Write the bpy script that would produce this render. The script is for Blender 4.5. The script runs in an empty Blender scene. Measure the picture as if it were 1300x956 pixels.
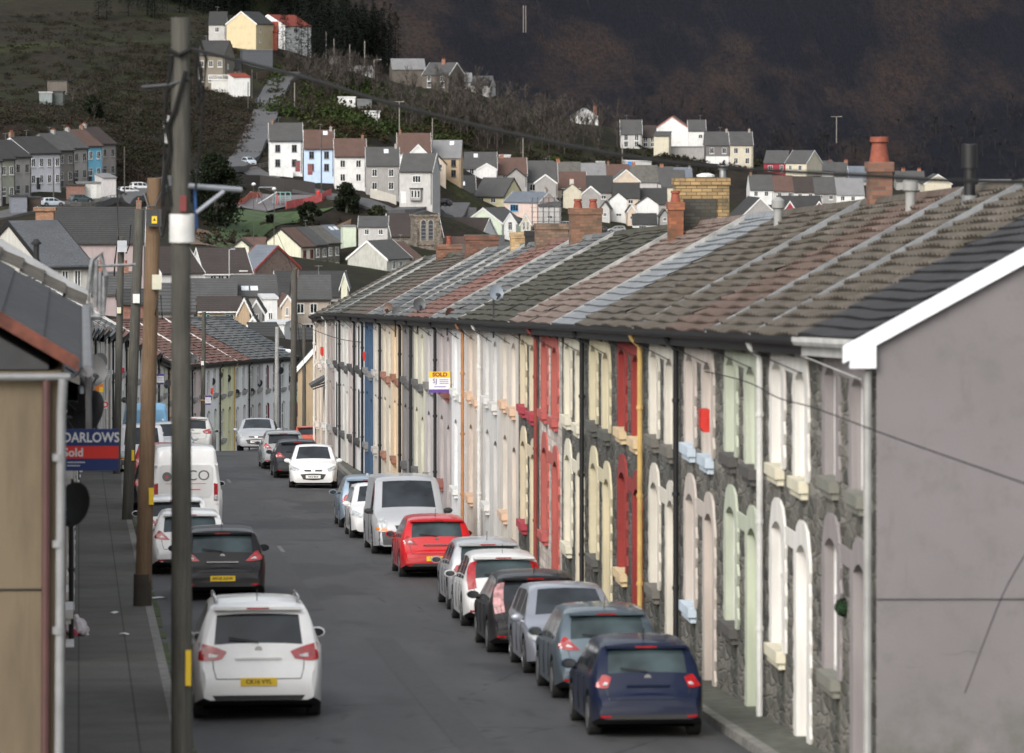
import bpy, bmesh, math, random
import numpy as np
from mathutils import Vector, Matrix
from mathutils.geometry import tessellate_polygon
R = random.Random(7)
rng = np.random.default_rng(11)
C = bpy.context.scene.collection
PI = math.pi
FPX = 6370.0                       # focal length in photo pixels
HOR = 80.0                         # image row of the true horizon
TH = math.atan(550 / FPX)          # the camera looks this far right of the street axis
ST, CT = math.sin(TH), math.cos(TH)
G = 0.0471                         # grade of the street

def U(x, y, d):
    r = (x - 650) / FPX
    return Vector((d * (ST + r * CT), d * (CT - r * ST), -d * (y - HOR) / FPX))

# ------------------------------------------------------------------ materials
MC = {}
def nodes(name):
    m = bpy.data.materials.new(name); m.use_nodes = True
    nt = m.node_tree; b = nt.nodes['Principled BSDF']
    return m, nt, b
def N(nt, t, **kw):
    n = nt.nodes.new(t)
    for k, v in kw.items():
        if k in n.inputs.keys() if hasattr(n.inputs, 'keys') else False: n.inputs[k].default_value = v
        else: setattr(n, k, v)
    return n
def col4(c): return (c[0], c[1], c[2], 1)
def sc(c, k): return tuple(min(1, x * k) for x in c)
def mixc(nt, fac, a, b):
    n = nt.nodes.new('ShaderNodeMix'); n.data_type = 'RGBA'
    nt.links.new(fac, n.inputs[0])
    for i, s in ((6, a), (7, b)):
        if isinstance(s, tuple): n.inputs[i].default_value = col4(s)
        else: nt.links.new(s, n.inputs[i])
    return n.outputs[2]
def ramp(nt, src, a, b):
    n = nt.nodes.new('ShaderNodeMapRange'); n.inputs[1].default_value = a; n.inputs[2].default_value = b
    nt.links.new(src, n.inputs[0]); return n.outputs[0]
def coords(nt, scale=(1, 1, 1)):
    tc = nt.nodes.new('ShaderNodeTexCoord'); mp = nt.nodes.new('ShaderNodeMapping')
    mp.inputs['Scale'].default_value = scale
    nt.links.new(tc.outputs['Object'], mp.inputs[0]); return mp.outputs[0]
def noise(nt, vec, scale, detail=4, rough=.6):
    n = nt.nodes.new('ShaderNodeTexNoise'); n.inputs['Scale'].default_value = scale
    n.inputs['Detail'].default_value = detail; n.inputs['Roughness'].default_value = rough
    nt.links.new(vec, n.inputs['Vector']); return n.outputs['Fac']
def bump(nt, b, h, s, dist=.02):
    n = nt.nodes.new('ShaderNodeBump'); n.inputs['Strength'].default_value = s; n.inputs['Distance'].default_value = dist
    nt.links.new(h, n.inputs['Height']); nt.links.new(n.outputs[0], b.inputs['Normal'])

def plain(col, rough=.7, metal=0, coat=0, var=.18, scale=2.5, nm='painted_surface', emis=None):
    k = ('p', col, rough, metal, coat, var, scale)
    if k in MC: return MC[k]
    m, nt, b = nodes(nm)
    if var:
        f = noise(nt, coords(nt), scale)
        nt.links.new(mixc(nt, ramp(nt, f, .3, .7), sc(col, 1 - var), sc(col, 1 + var)), b.inputs['Base Color'])
    else: b.inputs['Base Color'].default_value = col4(col)
    b.inputs['Roughness'].default_value = rough; b.inputs['Metallic'].default_value = metal
    b.inputs['Coat Weight'].default_value = coat; b.inputs['Coat Roughness'].default_value = .06
    MC[k] = m; return m
def paintm(col, metal=0.0):
    k = ('car', col, metal)
    if k in MC: return MC[k]
    m, nt, b = nodes('car_paint')
    v = coords(nt)
    f = noise(nt, v, 1.6, 5)
    # road dirt film low on the body
    sep = nt.nodes.new('ShaderNodeSeparateXYZ'); nt.links.new(v, sep.inputs[0])
    lo = ramp(nt, sep.outputs[2], .62, .18)
    mu = nt.nodes.new('ShaderNodeMath'); mu.operation = 'MULTIPLY'; nt.links.new(lo, mu.inputs[0]); mu.inputs[1].default_value = .3
    c1 = mixc(nt, ramp(nt, f, .35, .7), sc(col, .93), sc(col, 1.05))
    nt.links.new(mixc(nt, mu.outputs[0], c1, (.09, .085, .08)), b.inputs['Base Color'])
    b.inputs['Roughness'].default_value = .42; b.inputs['Metallic'].default_value = metal; b.inputs['Specular IOR Level'].default_value = .3
    b.inputs['Coat Weight'].default_value = .55 if sum(col) > .12 else .22; b.inputs['Coat Roughness'].default_value = .07
    if sum(col) <= .12: b.inputs['Specular IOR Level'].default_value = .15
    MC[k] = m; return m
def render(col, stain=.3):
    k = ('r', col, stain)
    if k in MC: return MC[k]
    m, nt, b = nodes('weathered_render')
    f1 = noise(nt, coords(nt, (1.6, 1.6, .35)), 2.2, 5); f2 = noise(nt, coords(nt), 14, 3); f3 = noise(nt, coords(nt, (.5, .5, .5)), 1.1, 3)
    c = mixc(nt, ramp(nt, f1, .42, .75), sc(col, 1.03), sc(col, 1 - stain))
    c = mixc(nt, ramp(nt, f3, .5, .85), c, sc(col, .78))
    fs = noise(nt, coords(nt, (3.2, 3.2, .12)), 1.6, 6, .7)
    c = mixc(nt, ramp(nt, fs, .55, .8), c, sc(col, .68))
    nt.links.new(c, b.inputs['Base Color']); b.inputs['Roughness'].default_value = .9
    bump(nt, b, f2, .35, .01)
    MC[k] = m; return m
def stone(col=(.12, .116, .10), mort=(.19, .18, .16)):
    k = ('s', col)
    if k in MC: return MC[k]
    m, nt, b = nodes('rubble_stone')
    v = coords(nt, (2.3, 2.3, 6.0))
    nz = nt.nodes.new('ShaderNodeTexNoise'); nz.inputs['Scale'].default_value = 1.2; nt.links.new(v, nz.inputs['Vector'])
    ad = nt.nodes.new('ShaderNodeVectorMath'); ad.operation = 'MULTIPLY_ADD'; ad.inputs[1].default_value = (.5, .5, .5)
    nt.links.new(nz.outputs['Color'], ad.inputs[0]); nt.links.new(v, ad.inputs[2])
    vo = nt.nodes.new('ShaderNodeTexVoronoi'); vo.inputs['Scale'].default_value = 1.0; nt.links.new(ad.outputs[0], vo.inputs['Vector'])
    ve = nt.nodes.new('ShaderNodeTexVoronoi'); ve.feature = 'DISTANCE_TO_EDGE'; ve.inputs['Scale'].default_value = 1.0; nt.links.new(ad.outputs[0], ve.inputs['Vector'])
    bw = nt.nodes.new('ShaderNodeRGBToBW'); nt.links.new(vo.outputs['Color'], bw.inputs[0])
    c = mixc(nt, ramp(nt, bw.outputs[0], .15, .85), sc(col, .45), sc(col, 1.9))
    brown = noise(nt, coords(nt), 3.5, 3)
    c = mixc(nt, ramp(nt, brown, .52, .75), c, (.10, .062, .04))
    c = mixc(nt, ramp(nt, ve.outputs['Distance'], .09, .02), c, mort)
    st = noise(nt, coords(nt, (1, 1, .5)), .9, 3)
    c = mixc(nt, ramp(nt, st, .5, .8), c, (.035, .04, .03))
    nt.links.new(c, b.inputs['Base Color']); b.inputs['Roughness'].default_value = .9
    bump(nt, b, ramp(nt, ve.outputs['Distance'], 0, .12), .8, .03)
    MC[k] = m; return m
def gablem():
    m, nt, b = nodes('smooth_cement_render'); v = coords(nt)
    f1 = noise(nt, v, .45, 4); f2 = noise(nt, v, 2.3, 5, .7); f3 = noise(nt, coords(nt, (1, 2.5, .5)), 1.0, 5, .65); f4 = noise(nt, v, 22, 3)
    c = mixc(nt, ramp(nt, f1, .35, .7), (.185, .170, .176), (.160, .148, .152)); c = mixc(nt, ramp(nt, f2, .52, .8), c, (.135, .128, .128)); c = mixc(nt, ramp(nt, f3, .62, .85), c, (.125, .12, .115))
    sep = nt.nodes.new('ShaderNodeSeparateXYZ'); nt.links.new(v, sep.inputs[0]); mu = nt.nodes.new('ShaderNodeMath'); mu.operation = 'MULTIPLY'
    nt.links.new(ramp(nt, sep.outputs[2], 1.6, .1), mu.inputs[0]); nt.links.new(ramp(nt, f2, .3, .6), mu.inputs[1]); c = mixc(nt, mu.outputs[0], c, (.10, .10, .085))
    ve = nt.nodes.new('ShaderNodeTexVoronoi'); ve.feature = 'DISTANCE_TO_EDGE'; ve.inputs['Scale'].default_value = .45
    ad = nt.nodes.new('ShaderNodeVectorMath'); ad.operation = 'MULTIPLY_ADD'; ad.inputs[1].default_value = (.5, .5, .5); nz = nt.nodes.new('ShaderNodeTexNoise'); nz.inputs['Scale'].default_value = 2; nt.links.new(v, nz.inputs['Vector'])
    nt.links.new(nz.outputs['Color'], ad.inputs[0]); nt.links.new(v, ad.inputs[2]); nt.links.new(ad.outputs[0], ve.inputs['Vector'])
    m2 = nt.nodes.new('ShaderNodeMath'); m2.operation = 'MULTIPLY'; nt.links.new(ramp(nt, ve.outputs['Distance'], .003, .001), m2.inputs[0]); nt.links.new(ramp(nt, f1, .66, .72), m2.inputs[1])
    c = mixc(nt, m2.outputs[0], c, (.07, .065, .065))
    nt.links.new(c, b.inputs['Base Color']); b.inputs['Roughness'].default_value = .92; bump(nt, b, f4, .4, .01); return m
def brick(col=(.28, .1, .055), mort=(.25, .22, .19), s=1.0, moss=.3):
    k = ('b', col, mort, s)
    if k in MC: return MC[k]
    m, nt, b = nodes('brickwork')
    v = coords(nt); sep = nt.nodes.new('ShaderNodeSeparateXYZ'); nt.links.new(v, sep.inputs[0])
    a = nt.nodes.new('ShaderNodeMath'); nt.links.new(sep.outputs[0], a.inputs[0]); nt.links.new(sep.outputs[1], a.inputs[1])
    cb = nt.nodes.new('ShaderNodeCombineXYZ'); nt.links.new(a.outputs[0], cb.inputs[0]); nt.links.new(sep.outputs[2], cb.inputs[1])
    br = nt.nodes.new('ShaderNodeTexBrick'); nt.links.new(cb.outputs[0], br.inputs['Vector'])
    br.inputs['Scale'].default_value = 1 / s; br.inputs['Brick Width'].default_value = .225; br.inputs['Row Height'].default_value = .075
    br.inputs['Mortar Size'].default_value = .008; br.inputs['Color1'].default_value = col4(sc(col, .7)); br.inputs['Color2'].default_value = col4(sc(col, 1.35))
    br.inputs['Mortar'].default_value = col4(mort)
    f = noise(nt, v, 2.2, 4)
    c = mixc(nt, ramp(nt, f, .5, .8), br.outputs['Color'], (.06, .055, .035))
    nt.links.new(c, b.inputs['Base Color']); b.inputs['Roughness'].default_value = .9
    MC[k] = m; return m
def tiles(col, moss=.35, course=0, mossc=(.042, .035, .018)):
    k = ('t', col, moss, course)
    if k in MC: return MC[k]
    m, nt, b = nodes('roof_tiles')
    v = coords(nt)
    f = noise(nt, v, 1.1, 6, .7); f2 = noise(nt, v, 9, 3); f3 = noise(nt, coords(nt, (1, 1, 1)), .45, 3)
    c = mixc(nt, ramp(nt, f2, .3, .7), sc(col, .62), sc(col, 1.35))
    c = mixc(nt, ramp(nt, f3, .4, .7), c, sc(col, .8))
    if moss: c = mixc(nt, ramp(nt, f, .62 - moss * .4, .95 - moss * .35), c, mossc)
    if course:
        w = nt.nodes.new('ShaderNodeTexWave'); w.bands_direction = 'Z'; w.inputs['Scale'].default_value = course; w.inputs['Distortion'].default_value = .6
        nt.links.new(v, w.inputs['Vector'])
        c = mixc(nt, ramp(nt, w.outputs['Fac'], .35, .0), c, sc(col, .38))
    nt.links.new(c, b.inputs['Base Color']); b.inputs['Roughness'].default_value = .85; b.inputs['Specular IOR Level'].default_value = .25
    bump(nt, b, f2, .4, .01)
    MC[k] = m; return m
def glassm(col=(.02, .024, .028), rough=.06, var=.6):
    k = ('g', col, rough)
    if k in MC: return MC[k]
    m, nt, b = nodes('window_glass')
    f = noise(nt, coords(nt), 1.3, 2)
    nt.links.new(mixc(nt, ramp(nt, f, .35, .65), sc(col, 1 - var), sc(col, 1 + var)), b.inputs['Base Color'])
    b.inputs['Roughness'].default_value = rough; b.inputs['IOR'].default_value = 1.5
    MC[k] = m; return m
def islandm(c1, c2, nm='foliage', rough=.9, c3=None, patch=.02):
    k = ('i', c1, c2, nm, c3)
    if k in MC: return MC[k]
    m, nt, b = nodes(nm)
    g = nt.nodes.new('ShaderNodeNewGeometry')
    c = mixc(nt, g.outputs['Random Per Island'], c1, c2)
    if c3: c = mixc(nt, ramp(nt, noise(nt, coords(nt), patch, 4), .45, .6), c, c3)
    nt.links.new(c, b.inputs['Base Color']); b.inputs['Roughness'].default_value = rough; b.inputs['Specular IOR Level'].default_value = .1
    MC[k] = m; return m

WHITE = (.74, .74, .72); GLASS = glassm(); GLASSL = glassm((.10, .11, .12), .1, .5); NET = glassm((.3, .3, .29), .25, .4)
BLACK = plain((.012, .012, .013), .45, var=.1); RUBBER = plain((.015, .015, .015), .85); CHROME = plain((.55, .55, .56), .2, 1, var=.05)
RIM = plain((.35, .35, .36), .35, .8, var=.05); TRIMW = plain((.66, .66, .65), .5, var=.08); FASCIA = plain((.6, .6, .58), .6, var=.2)
POT = plain((.22, .06, .035), .8, var=.35, scale=6); LEAD = plain((.2, .21, .22), .6, .1, var=.3, scale=3)
REDL = plain((.30, .005, .008), .2, coat=.5, var=.4, scale=14); CLEARL = plain((.40, .42, .43), .12, coat=1, var=.45, scale=14); YEL = plain((.72, .48, .02), .5, var=.04)
PLW = plain((.75, .75, .72), .5, var=.04); AMB = plain((.75, .22, .01), .2, coat=1, var=.1)
DARKP = plain((.02, .02, .021), .7, var=.15)

# ------------------------------------------------------------------ mesh builder
class MB:
    def __init__(s): s.v = []; s.f = []; s.m = []
    def add(s, vs, fs, mi=0):
        n = len(s.v); s.v += [tuple(p) for p in vs]
        for f in fs: s.f.append(tuple(n + i for i in f)); s.m.append(mi)
    def quad(s, a, b, c, d, mi=0): s.add([a, b, c, d], [(0, 1, 2, 3)], mi)
    def box(s, x0, x1, y0, y1, z0, z1, mi=0):
        s.add([(x0, y0, z0), (x1, y0, z0), (x1, y1, z0), (x0, y1, z0), (x0, y0, z1), (x1, y0, z1), (x1, y1, z1), (x0, y1, z1)],
              [(0, 3, 2, 1), (4, 5, 6, 7), (0, 1, 5, 4), (1, 2, 6, 5), (2, 3, 7, 6), (3, 0, 4, 7)], mi)
    def prism(s, poly, x0, x1, ax='x', mi=0):
        n = len(poly)
        if ax == 'x': a = [(x0, p[0], p[1]) for p in poly]; b = [(x1, p[0], p[1]) for p in poly]
        elif ax == 'y': a = [(p[0], x0, p[1]) for p in poly]; b = [(p[0], x1, p[1]) for p in poly]
        else: a = [(p[0], p[1], x0) for p in poly]; b = [(p[0], p[1], x1) for p in poly]
        s.add(a + b, [tuple(range(n))[::-1], tuple(range(n, 2 * n))] + [(i, (i + 1) % n, n + (i + 1) % n, n + i) for i in range(n)], mi)
    def tube(s, pts, r, n=6, mi=0, caps=True):
        pts = [Vector(p) for p in pts]; k = len(pts); vs = []
        rs = r if isinstance(r, (list, tuple)) else [r] * k
        for i, p in enumerate(pts):
            t = (pts[min(i + 1, k - 1)] - pts[max(i - 1, 0)]).normalized()
            u = t.cross(Vector((0, 0, 1)));
            if u.length < .05: u = t.cross(Vector((0, 1, 0)))
            u.normalize(); w = t.cross(u)
            for j in range(n):
                a = 2 * PI * j / n; vs.append(p + (u * math.cos(a) + w * math.sin(a)) * rs[i])
        fs = [(i * n + j, i * n + (j + 1) % n, (i + 1) * n + (j + 1) % n, (i + 1) * n + j) for i in range(k - 1) for j in range(n)]
        if caps: fs += [tuple(range(n))[::-1], tuple(range((k - 1) * n, k * n))]
        s.add(vs, fs, mi)
    def lathe(s, prof, c=(0, 0, 0), n=12, mi=0, ax='z'):
        vs = []
        for r, z in prof:
            for j in range(n):
                a = 2 * PI * j / n; p = (r * math.cos(a), r * math.sin(a), z)
                if ax == 'x': p = (z, p[0], p[1])
                if ax == 'y': p = (p[0], z, p[1])
                vs.append((p[0] + c[0], p[1] + c[1], p[2] + c[2]))
        k = len(prof)
        fs = [(i * n + j, i * n + (j + 1) % n, (i + 1) * n + (j + 1) % n, (i + 1) * n + j) for i in range(k - 1) for j in range(n)]
        fs += [tuple(range(n))[::-1], tuple(range((k - 1) * n, k * n))]
        s.add(vs, fs, mi)
    def build(s, name, mats, parent=None, smooth=False, loc=None, rot=None, fix=True):
        me = bpy.data.meshes.new(name); me.from_pydata(s.v, [], s.f)
        if not isinstance(mats, (list, tuple)): mats = [mats]
        for m in mats: me.materials.append(m)
        if any(s.m): me.polygons.foreach_set('material_index', s.m)
        if fix and len(s.f) < 4000:
            bm = bmesh.new(); bm.from_mesh(me); bmesh.ops.recalc_face_normals(bm, faces=bm.faces); bm.to_mesh(me); bm.free()
        if smooth:
            me.polygons.foreach_set('use_smooth', [True] * len(me.polygons)); me.set_sharp_from_angle(angle=math.radians(38))
        me.update()
        o = bpy.data.objects.new(name, me); C.objects.link(o)
        if parent: o.parent = parent
        if loc is not None: o.location = loc
        if rot is not None: o.rotation_euler = rot
        return o
def thing(name, label, cat, loc=(0, 0, 0), rz=0, group=None, rx=0):
    o = bpy.data.objects.new(name, None); C.objects.link(o); o.empty_display_size = .2
    o.location = loc; o.rotation_euler = (rx, 0, rz); o['label'] = label; o['category'] = cat
    if group: o['group'] = group
    return o
def tag(o, label, cat, group=None):
    o['label'] = label; o['category'] = cat
    if group: o['group'] = group
    return o
def kind(o, k): o['kind'] = k; return o
def text(s, size, mat, parent, loc, rot=(PI / 2, 0, 0), name='lettering', align='CENTER', sx=1, bold=0.0):
    cu = bpy.data.curves.new('lettering', 'FONT'); cu.body = s; cu.size = size; cu.align_x = align; cu.align_y = 'CENTER'; cu.extrude = .002; cu.offset = bold
    cu.resolution_u = 3
    t = bpy.data.objects.new('tmp', cu); C.objects.link(t); bpy.context.view_layer.update()
    me = bpy.data.meshes.new_from_object(t.evaluated_get(bpy.context.evaluated_depsgraph_get()))
    bpy.data.objects.remove(t); me.materials.clear(); me.materials.append(mat)
    o = bpy.data.objects.new(name, me); C.objects.link(o); o.parent = parent; o.location = loc; o.rotation_euler = rot; o.scale = (sx, 1, 1)
    return o

# ------------------------------------------------------------------ street line
def drop(Y):
    if Y < 185: return 0
    if Y < 222: return .00055 * (Y - 185) ** 2
    return .753 + .062 * (min(Y, 247) - 222) + max(0, min(Y, 360) - 300) * .02
def zr(Y): return -6 - G * Y - drop(Y)
LW = [(-.2, -10), (-.2, 58), (-.2, 100), (-.2, 150), (0, 175), (.55, 195), (1.6, 214), (3.0, 232), (4.7, 248), (7.4, 264), (11.0, 282), (15.4, 300), (20.5, 320)]
_ly = [p[1] for p in LW]; _lx = [p[0] for p in LW]
def lwx(Y):
    return float(np.mean([np.interp(Y + k, _ly, _lx) for k in (-8, -4, 0, 4, 8)]))
def lhead(Y): return math.atan((lwx(Y + 2) - lwx(Y - 2)) / 4)   # heading right of the Y axis
def lp(Y, off):     # point offset to the right of the left house line
    a = lhead(Y); return (lwx(Y) + off * math.cos(a), Y - off * math.sin(a))
# ------------------------------------------------------------------ terrace houses with modelled openings
def arch(cx, z0, z1, w, rise=.12, n=6, jag=0):
    h = w / 2; pts = []
    k = max(1, int((z1 - rise - z0) / .15)) if jag else 1
    for i in range(k + 1): pts.append((cx - h, z0 + (z1 - rise - z0) * i / k))
    for i in range(1, n): t = i / n; pts.append((cx - h + w * t, z1 - rise + rise * math.sin(PI * t) ** .8))
    for i in range(k, -1, -1): pts.append((cx + h, z0 + (z1 - rise - z0) * i / k))
    return pts, k
def reveal(mb, cx, z0, z1, w, rise, ring, proud, dep=.2, mi=0):
    inn, k = arch(cx, z0, z1, w, rise, jag=1 if ring else 0)
    n = len(inn); y0 = -proud if ring else 0
    for i in range(n - 1):
        a, b = inn[i], inn[i + 1]
        mb.quad((a[0], y0, a[1]), (b[0], y0, b[1]), (b[0], dep, b[1]), (a[0], dep, a[1]), mi)
    if not ring: return
    out = []
    for i, (x, z) in enumerate(inn):
        if i <= k: o = ring + (.035 if i % 2 else -.02) + R.uniform(-.03, .03); out.append((x - o, z))
        elif i >= n - k - 1: o = ring + (.035 if (n - 1 - i) % 2 else -.02) + R.uniform(-.03, .03); out.append((x + o, z))
        else:
            t = (i - k) / (n - 1 - 2 * k); out.append((cx + (x - cx) * (1 + 2 * ring / w), z + ring * 1.05 + (.05 if abs(t - .5) < .2 else 0)))
    for i in range(n - 1):
        a, b, c, d = inn[i], inn[i + 1], out[i + 1], out[i]
        mb.quad((a[0], y0, a[1]), (b[0], y0, b[1]), (c[0], y0, c[1]), (d[0], y0, d[1]), mi)
        mb.quad((d[0], y0, d[1]), (c[0], y0, c[1]), (c[0], .02, c[1]), (d[0], .02, d[1]), mi)
def window(parent, cx, z0, z1, w, fm, pm, y=.09, lod=0, name='window', label=None):
    mb = MB(); t = .055; h = w / 2
    mb.box(cx - h, cx - h + t, y, y + .05, z0, z1); mb.box(cx + h - t, cx + h, y, y + .05, z0, z1)
    mb.box(cx - h + t, cx + h - t, y, y + .05, z0, z0 + t); mb.box(cx - h + t, cx + h - t, y, y + .05, z1 - .17, z1)
    zm = z0 + (z1 - z0) * .55; mb.box(cx - h + t, cx + h - t, y - .01, y + .045, zm - .03, zm + .03)
    o = mb.build(name, fm, parent)
    if label: o['label'] = label
    p = MB(); p.quad((cx - h, y + .03, z0), (cx + h, y + .03, z0), (cx + h, y + .03, z1), (cx - h, y + .03, z1))
    p.build('pane', pm, o)
    return o
def tile_slope(mb, w, y0, z0, run, rise, slope, rows, du, amp, lip=.04, x0=0, seed=0, mi=0):
    r = random.Random(seed); ph = r.uniform(0, 6); nx = max(2, int(w / du)); xs = [x0 + w * i / nx for i in range(nx + 1)]
    ln = math.hypot(run, rise); nyv = -rise / ln; nzv = run / ln
    for k in range(rows):
        a, b = k / rows, (k + 1) / rows; j = r.uniform(-.006, .012); V = []
        for e, (t, off) in enumerate(((a, -.03), (a, lip + j), (b, .004))):
            for i, x in enumerate(xs):
                wv = (amp * math.sin(2 * PI * (x - x0) / .32 + (k % 2) * 1.1) + amp * .9 * math.sin(x * 2.3 + k * 2.1)) if e < 2 else 0
                wv += .018 * math.sin(x * 1.27 + ph) * math.sin(t * 5.1 + ph)
                o = off + wv; V.append((x, y0 + run * t + nyv * o, z0 + rise * t + nzv * o + slope * x))
        m = nx + 1; F = []
        for i in range(nx):
            F.append((i, i + 1, m + i + 1, m + i)); F.append((m + i, m + i + 1, 2 * m + i + 1, 2 * m + i))
        mb.add(V, F, mi)
def chimney(parent, x, y, z0, z1, wx, wy, bm, pots=2, potm=None, poth=.35, pr=.13, label=None):
    mb = MB(); mb.box(x - wx / 2, x + wx / 2, y - wy / 2, y + wy / 2, z0, z1 - .16)
    mb.box(x - wx / 2 - .025, x + wx / 2 + .025, y - wy / 2 - .025, y + wy / 2 + .025, z1 - .16, z1)
    o = mb.build('chimney', bm, parent)
    if label: o['label'] = label
    for i in range(pots):
        t = (i + .5) / pots - .5
        p = MB(); p.lathe([(pr, 0), (pr * .95, .04), (pr * .72, poth * .75), (pr * .95, poth * .8), (pr * .9, poth), (pr * .6, poth), (pr * .6, poth - .1)], (x + (t * wx if wx >= wy else 0), y + (t * wy if wy > wx else 0), z1), 10)
        p.build('chimney_pot', potm or POT, o, smooth=True)
    return o
def row_house(lab, loc, rz, w, P, lod=0, group=None, cat='house'):
    g = lambda k, d=None: P.get(k, d)
    T = thing('terraced_house', lab, cat, loc, rz, group)
    eh = g('eh', 5.5); hd = g('hd', 3.75); rise = g('rise', 2.1); sl = g('slope', 0); wm = g('wall'); tr = g('trim'); gap = .004
    flip = g('flip', 0); X = (lambda u: w - u) if flip else (lambda u: u)
    ops = g('ops') or [(X(1.3), 3.62, 5.05, .92), (X(3.55), 3.62, 5.05, .92), (X(3.5), 1.12, 2.85, 1.05), (X(1.15), .12, 2.75, .95)]
    top = lambda x: eh + sl * (x - w / 2)
    mb = MB(); outer = [(gap, -1.6), (w - gap, -1.6), (w - gap, top(w)), (gap, top(0))]
    ris = .14 if lod < 2 else .1
    loops = [[Vector((a, 0, b)) for a, b in outer]]
    for cx, z0, z1, ww in ops: loops.append([Vector((a, 0, b)) for a, b in arch(cx, z0, z1, ww, ris, jag=0)[0]])
    flat = [p for l in loops for p in l]
    mb.add(flat, [tuple(t) for t in tessellate_polygon(loops)])
    for xx in (gap, w - gap):
        mb.add([(xx, 0, -1.6), (xx, 2 * hd, -1.6), (xx, 2 * hd, top(xx)), (xx, hd, top(xx) + rise), (xx, 0, top(xx))], [(0, 1, 2, 3, 4)], 1)
    mb.quad((gap, 2 * hd, -1.6), (w - gap, 2 * hd, -1.6), (w - gap, 2 * hd, top(w)), (gap, 2 * hd, top(0)), 1)
    mb.build('wall', [wm, g('gable', wm)], T, fix=False)
    # lower storey in another colour
    if g('lower'):
        q = MB(); q.box(.01, w - .01, -.012, .0, -.3, 2.95)
    ring = .26 if tr else 0
    for cx, z0, z1, ww in ops: s = MB(); reveal(s, cx, z0, z1, ww, ris, ring if lod < 2 else ring * .8, .035); s.build('surround', tr or g('rev', wm), T, fix=False)
    if tr:
        s = MB(); a, b = ops[0], ops[1]; s.box(min(a[0], b[0]) + .5, max(a[0], b[0]) - .5, -.03, .02, 4.98, 5.2)
        s.build('upper_band', tr, T); s = MB()
        a, b = ops[2], ops[3]; s.box(min(a[0], b[0]) + .55, max(a[0], b[0]) - .55, -.03, .02, 2.62, 2.85)
        s.build('lower_band', tr, T)
    fm = g('frame', TRIMW)
    for i, (cx, z0, z1, ww) in enumerate(ops):
        pm = R.choice([GLASS, GLASS, GLASSL, NET])
        if i == 3 and not g('nodoor'):
            d = MB(); d.box(cx - ww / 2, cx + ww / 2, .14, .19, z0, z1 - .45); d.box(cx - ww / 2 + .12, cx - .05, .12, .14, z0 + .25, z0 + 1.0); d.box(cx + .05, cx + ww / 2 - .12, .12, .14, z0 + .25, z0 + 1.0)
            d.box(cx - ww / 2, cx + ww / 2, .13, .19, z1 - .5, z1 - .43)
            do = d.build('door', g('door', TRIMW), T)
            f = MB(); f.quad((cx - ww / 2, .165, z1 - .43), (cx + ww / 2, .165, z1 - .43), (cx + ww / 2, .165, z1), (cx - ww / 2, .165, z1)); f.build('fanlight', GLASS, do)
            h = MB(); h.box(cx + ww / 2 - .16, cx + ww / 2 - .12, .08, .14, z0 + 1.0, z0 + 1.12); h.build('handle', CHROME, do)
            st = MB(); st.box(cx - ww / 2 - .1, cx + ww / 2 + .1, -.14, .14, z0 - .3, z0 - .01); st.build('doorstep', g('sillm', FASCIA), T)
        else:
            window(T, cx, z0, z1, ww, fm, pm, lod=lod)
            sm = MB(); sm.box(cx - ww / 2 - .1, cx + ww / 2 + .1, -.13, .12, z0 - .15, z0 - .002)
            sm.box(cx - ww / 2 - .06, cx + ww / 2 + .06, -.09, .0, z0 - .24, z0 - .15)
            sm.build('sill', g('sillm', tr or TRIMW), T)
    # roof
    rm = g('roof'); run = hd + .22; ri = rise * run / hd; z00 = eh - rise * .22 / hd - sl * w / 2
    rb = MB(); rows = g('rows', 18)
    du = (.08, .16, .5)[lod]; amp = (.024, .015, 0)[lod] * g('amp', 1)
    tile_slope(rb, w - .008, -.22, z00 + .08, run, ri, sl, rows, du, amp, lip=.034, x0=.004, seed=sum(map(ord, lab)))
    rb.quad((.004, hd, eh + rise + .08 - sl * w / 2), (w - .004, hd, eh + rise + .08 + sl * w / 2), (w - .004, 2 * hd + .2, eh + .02 + sl * w / 2), (.004, 2 * hd + .2, eh + .02 - sl * w / 2))
    if lod < 2:  # underside / soffit
        rb.quad((.004, -.22, z00 - .02 + sl * .004), (w - .004, -.22, z00 - .02 + sl * w), (w - .004, 0, z00 + .04 + sl * w), (.004, 0, z00 + .04 + sl * .004))
    ro = rb.build('roof', rm, T, fix=False)
    rt = MB(); rt.tube([(0.004, hd, eh + rise + .06 - sl * w / 2), (w - .004, hd, eh + rise + .06 + sl * w / 2)], .12, 6); rt.build('ridge_tiles', g('ridgem', rm), ro)
    if g('verge'):
        for xe in g('vergex', (w - .07,)):
            v = MB(); hw = g('vw', .05)
            v.add([(xe - hw, -.24, z00 + .1 + sl * xe), (xe + hw, -.24, z00 + .1 + sl * xe), (xe + hw, hd, eh + rise + .19 + sl * (xe - w / 2)), (xe - hw, hd, eh + rise + .19 + sl * (xe - w / 2)),
                   (xe - hw, -.24, z00 - .0 + sl * xe), (xe + hw, -.24, z00 - .0 + sl * xe), (xe + hw, hd, eh + rise + .05 + sl * (xe - w / 2)), (xe - hw, hd, eh + rise + .05 + sl * (xe - w / 2))],
                  [(0, 1, 2, 3), (4, 5, 1, 0), (5, 6, 2, 1), (7, 4, 0, 3)]); v.build('verge', g('verge'), ro)
    gm = g('gutter', BLACK); gu = MB(); zg = z00 + .02
    prof = [(-.33, .06), (-.33, .0), (-.30, -.05), (-.24, -.05), (-.22, 0), (-.22, .06)]
    for i in range(len(prof) - 1):
        a, b = prof[i], prof[i + 1]
        gu.quad((0, a[0], zg + a[1]), (w, a[0], zg + a[1] + sl * w), (w, b[0], zg + b[1] + sl * w), (0, b[0], zg + b[1]))
    gu.box(.0, w, -.205, -.185, z00 - .17, z00 - .16)
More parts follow.
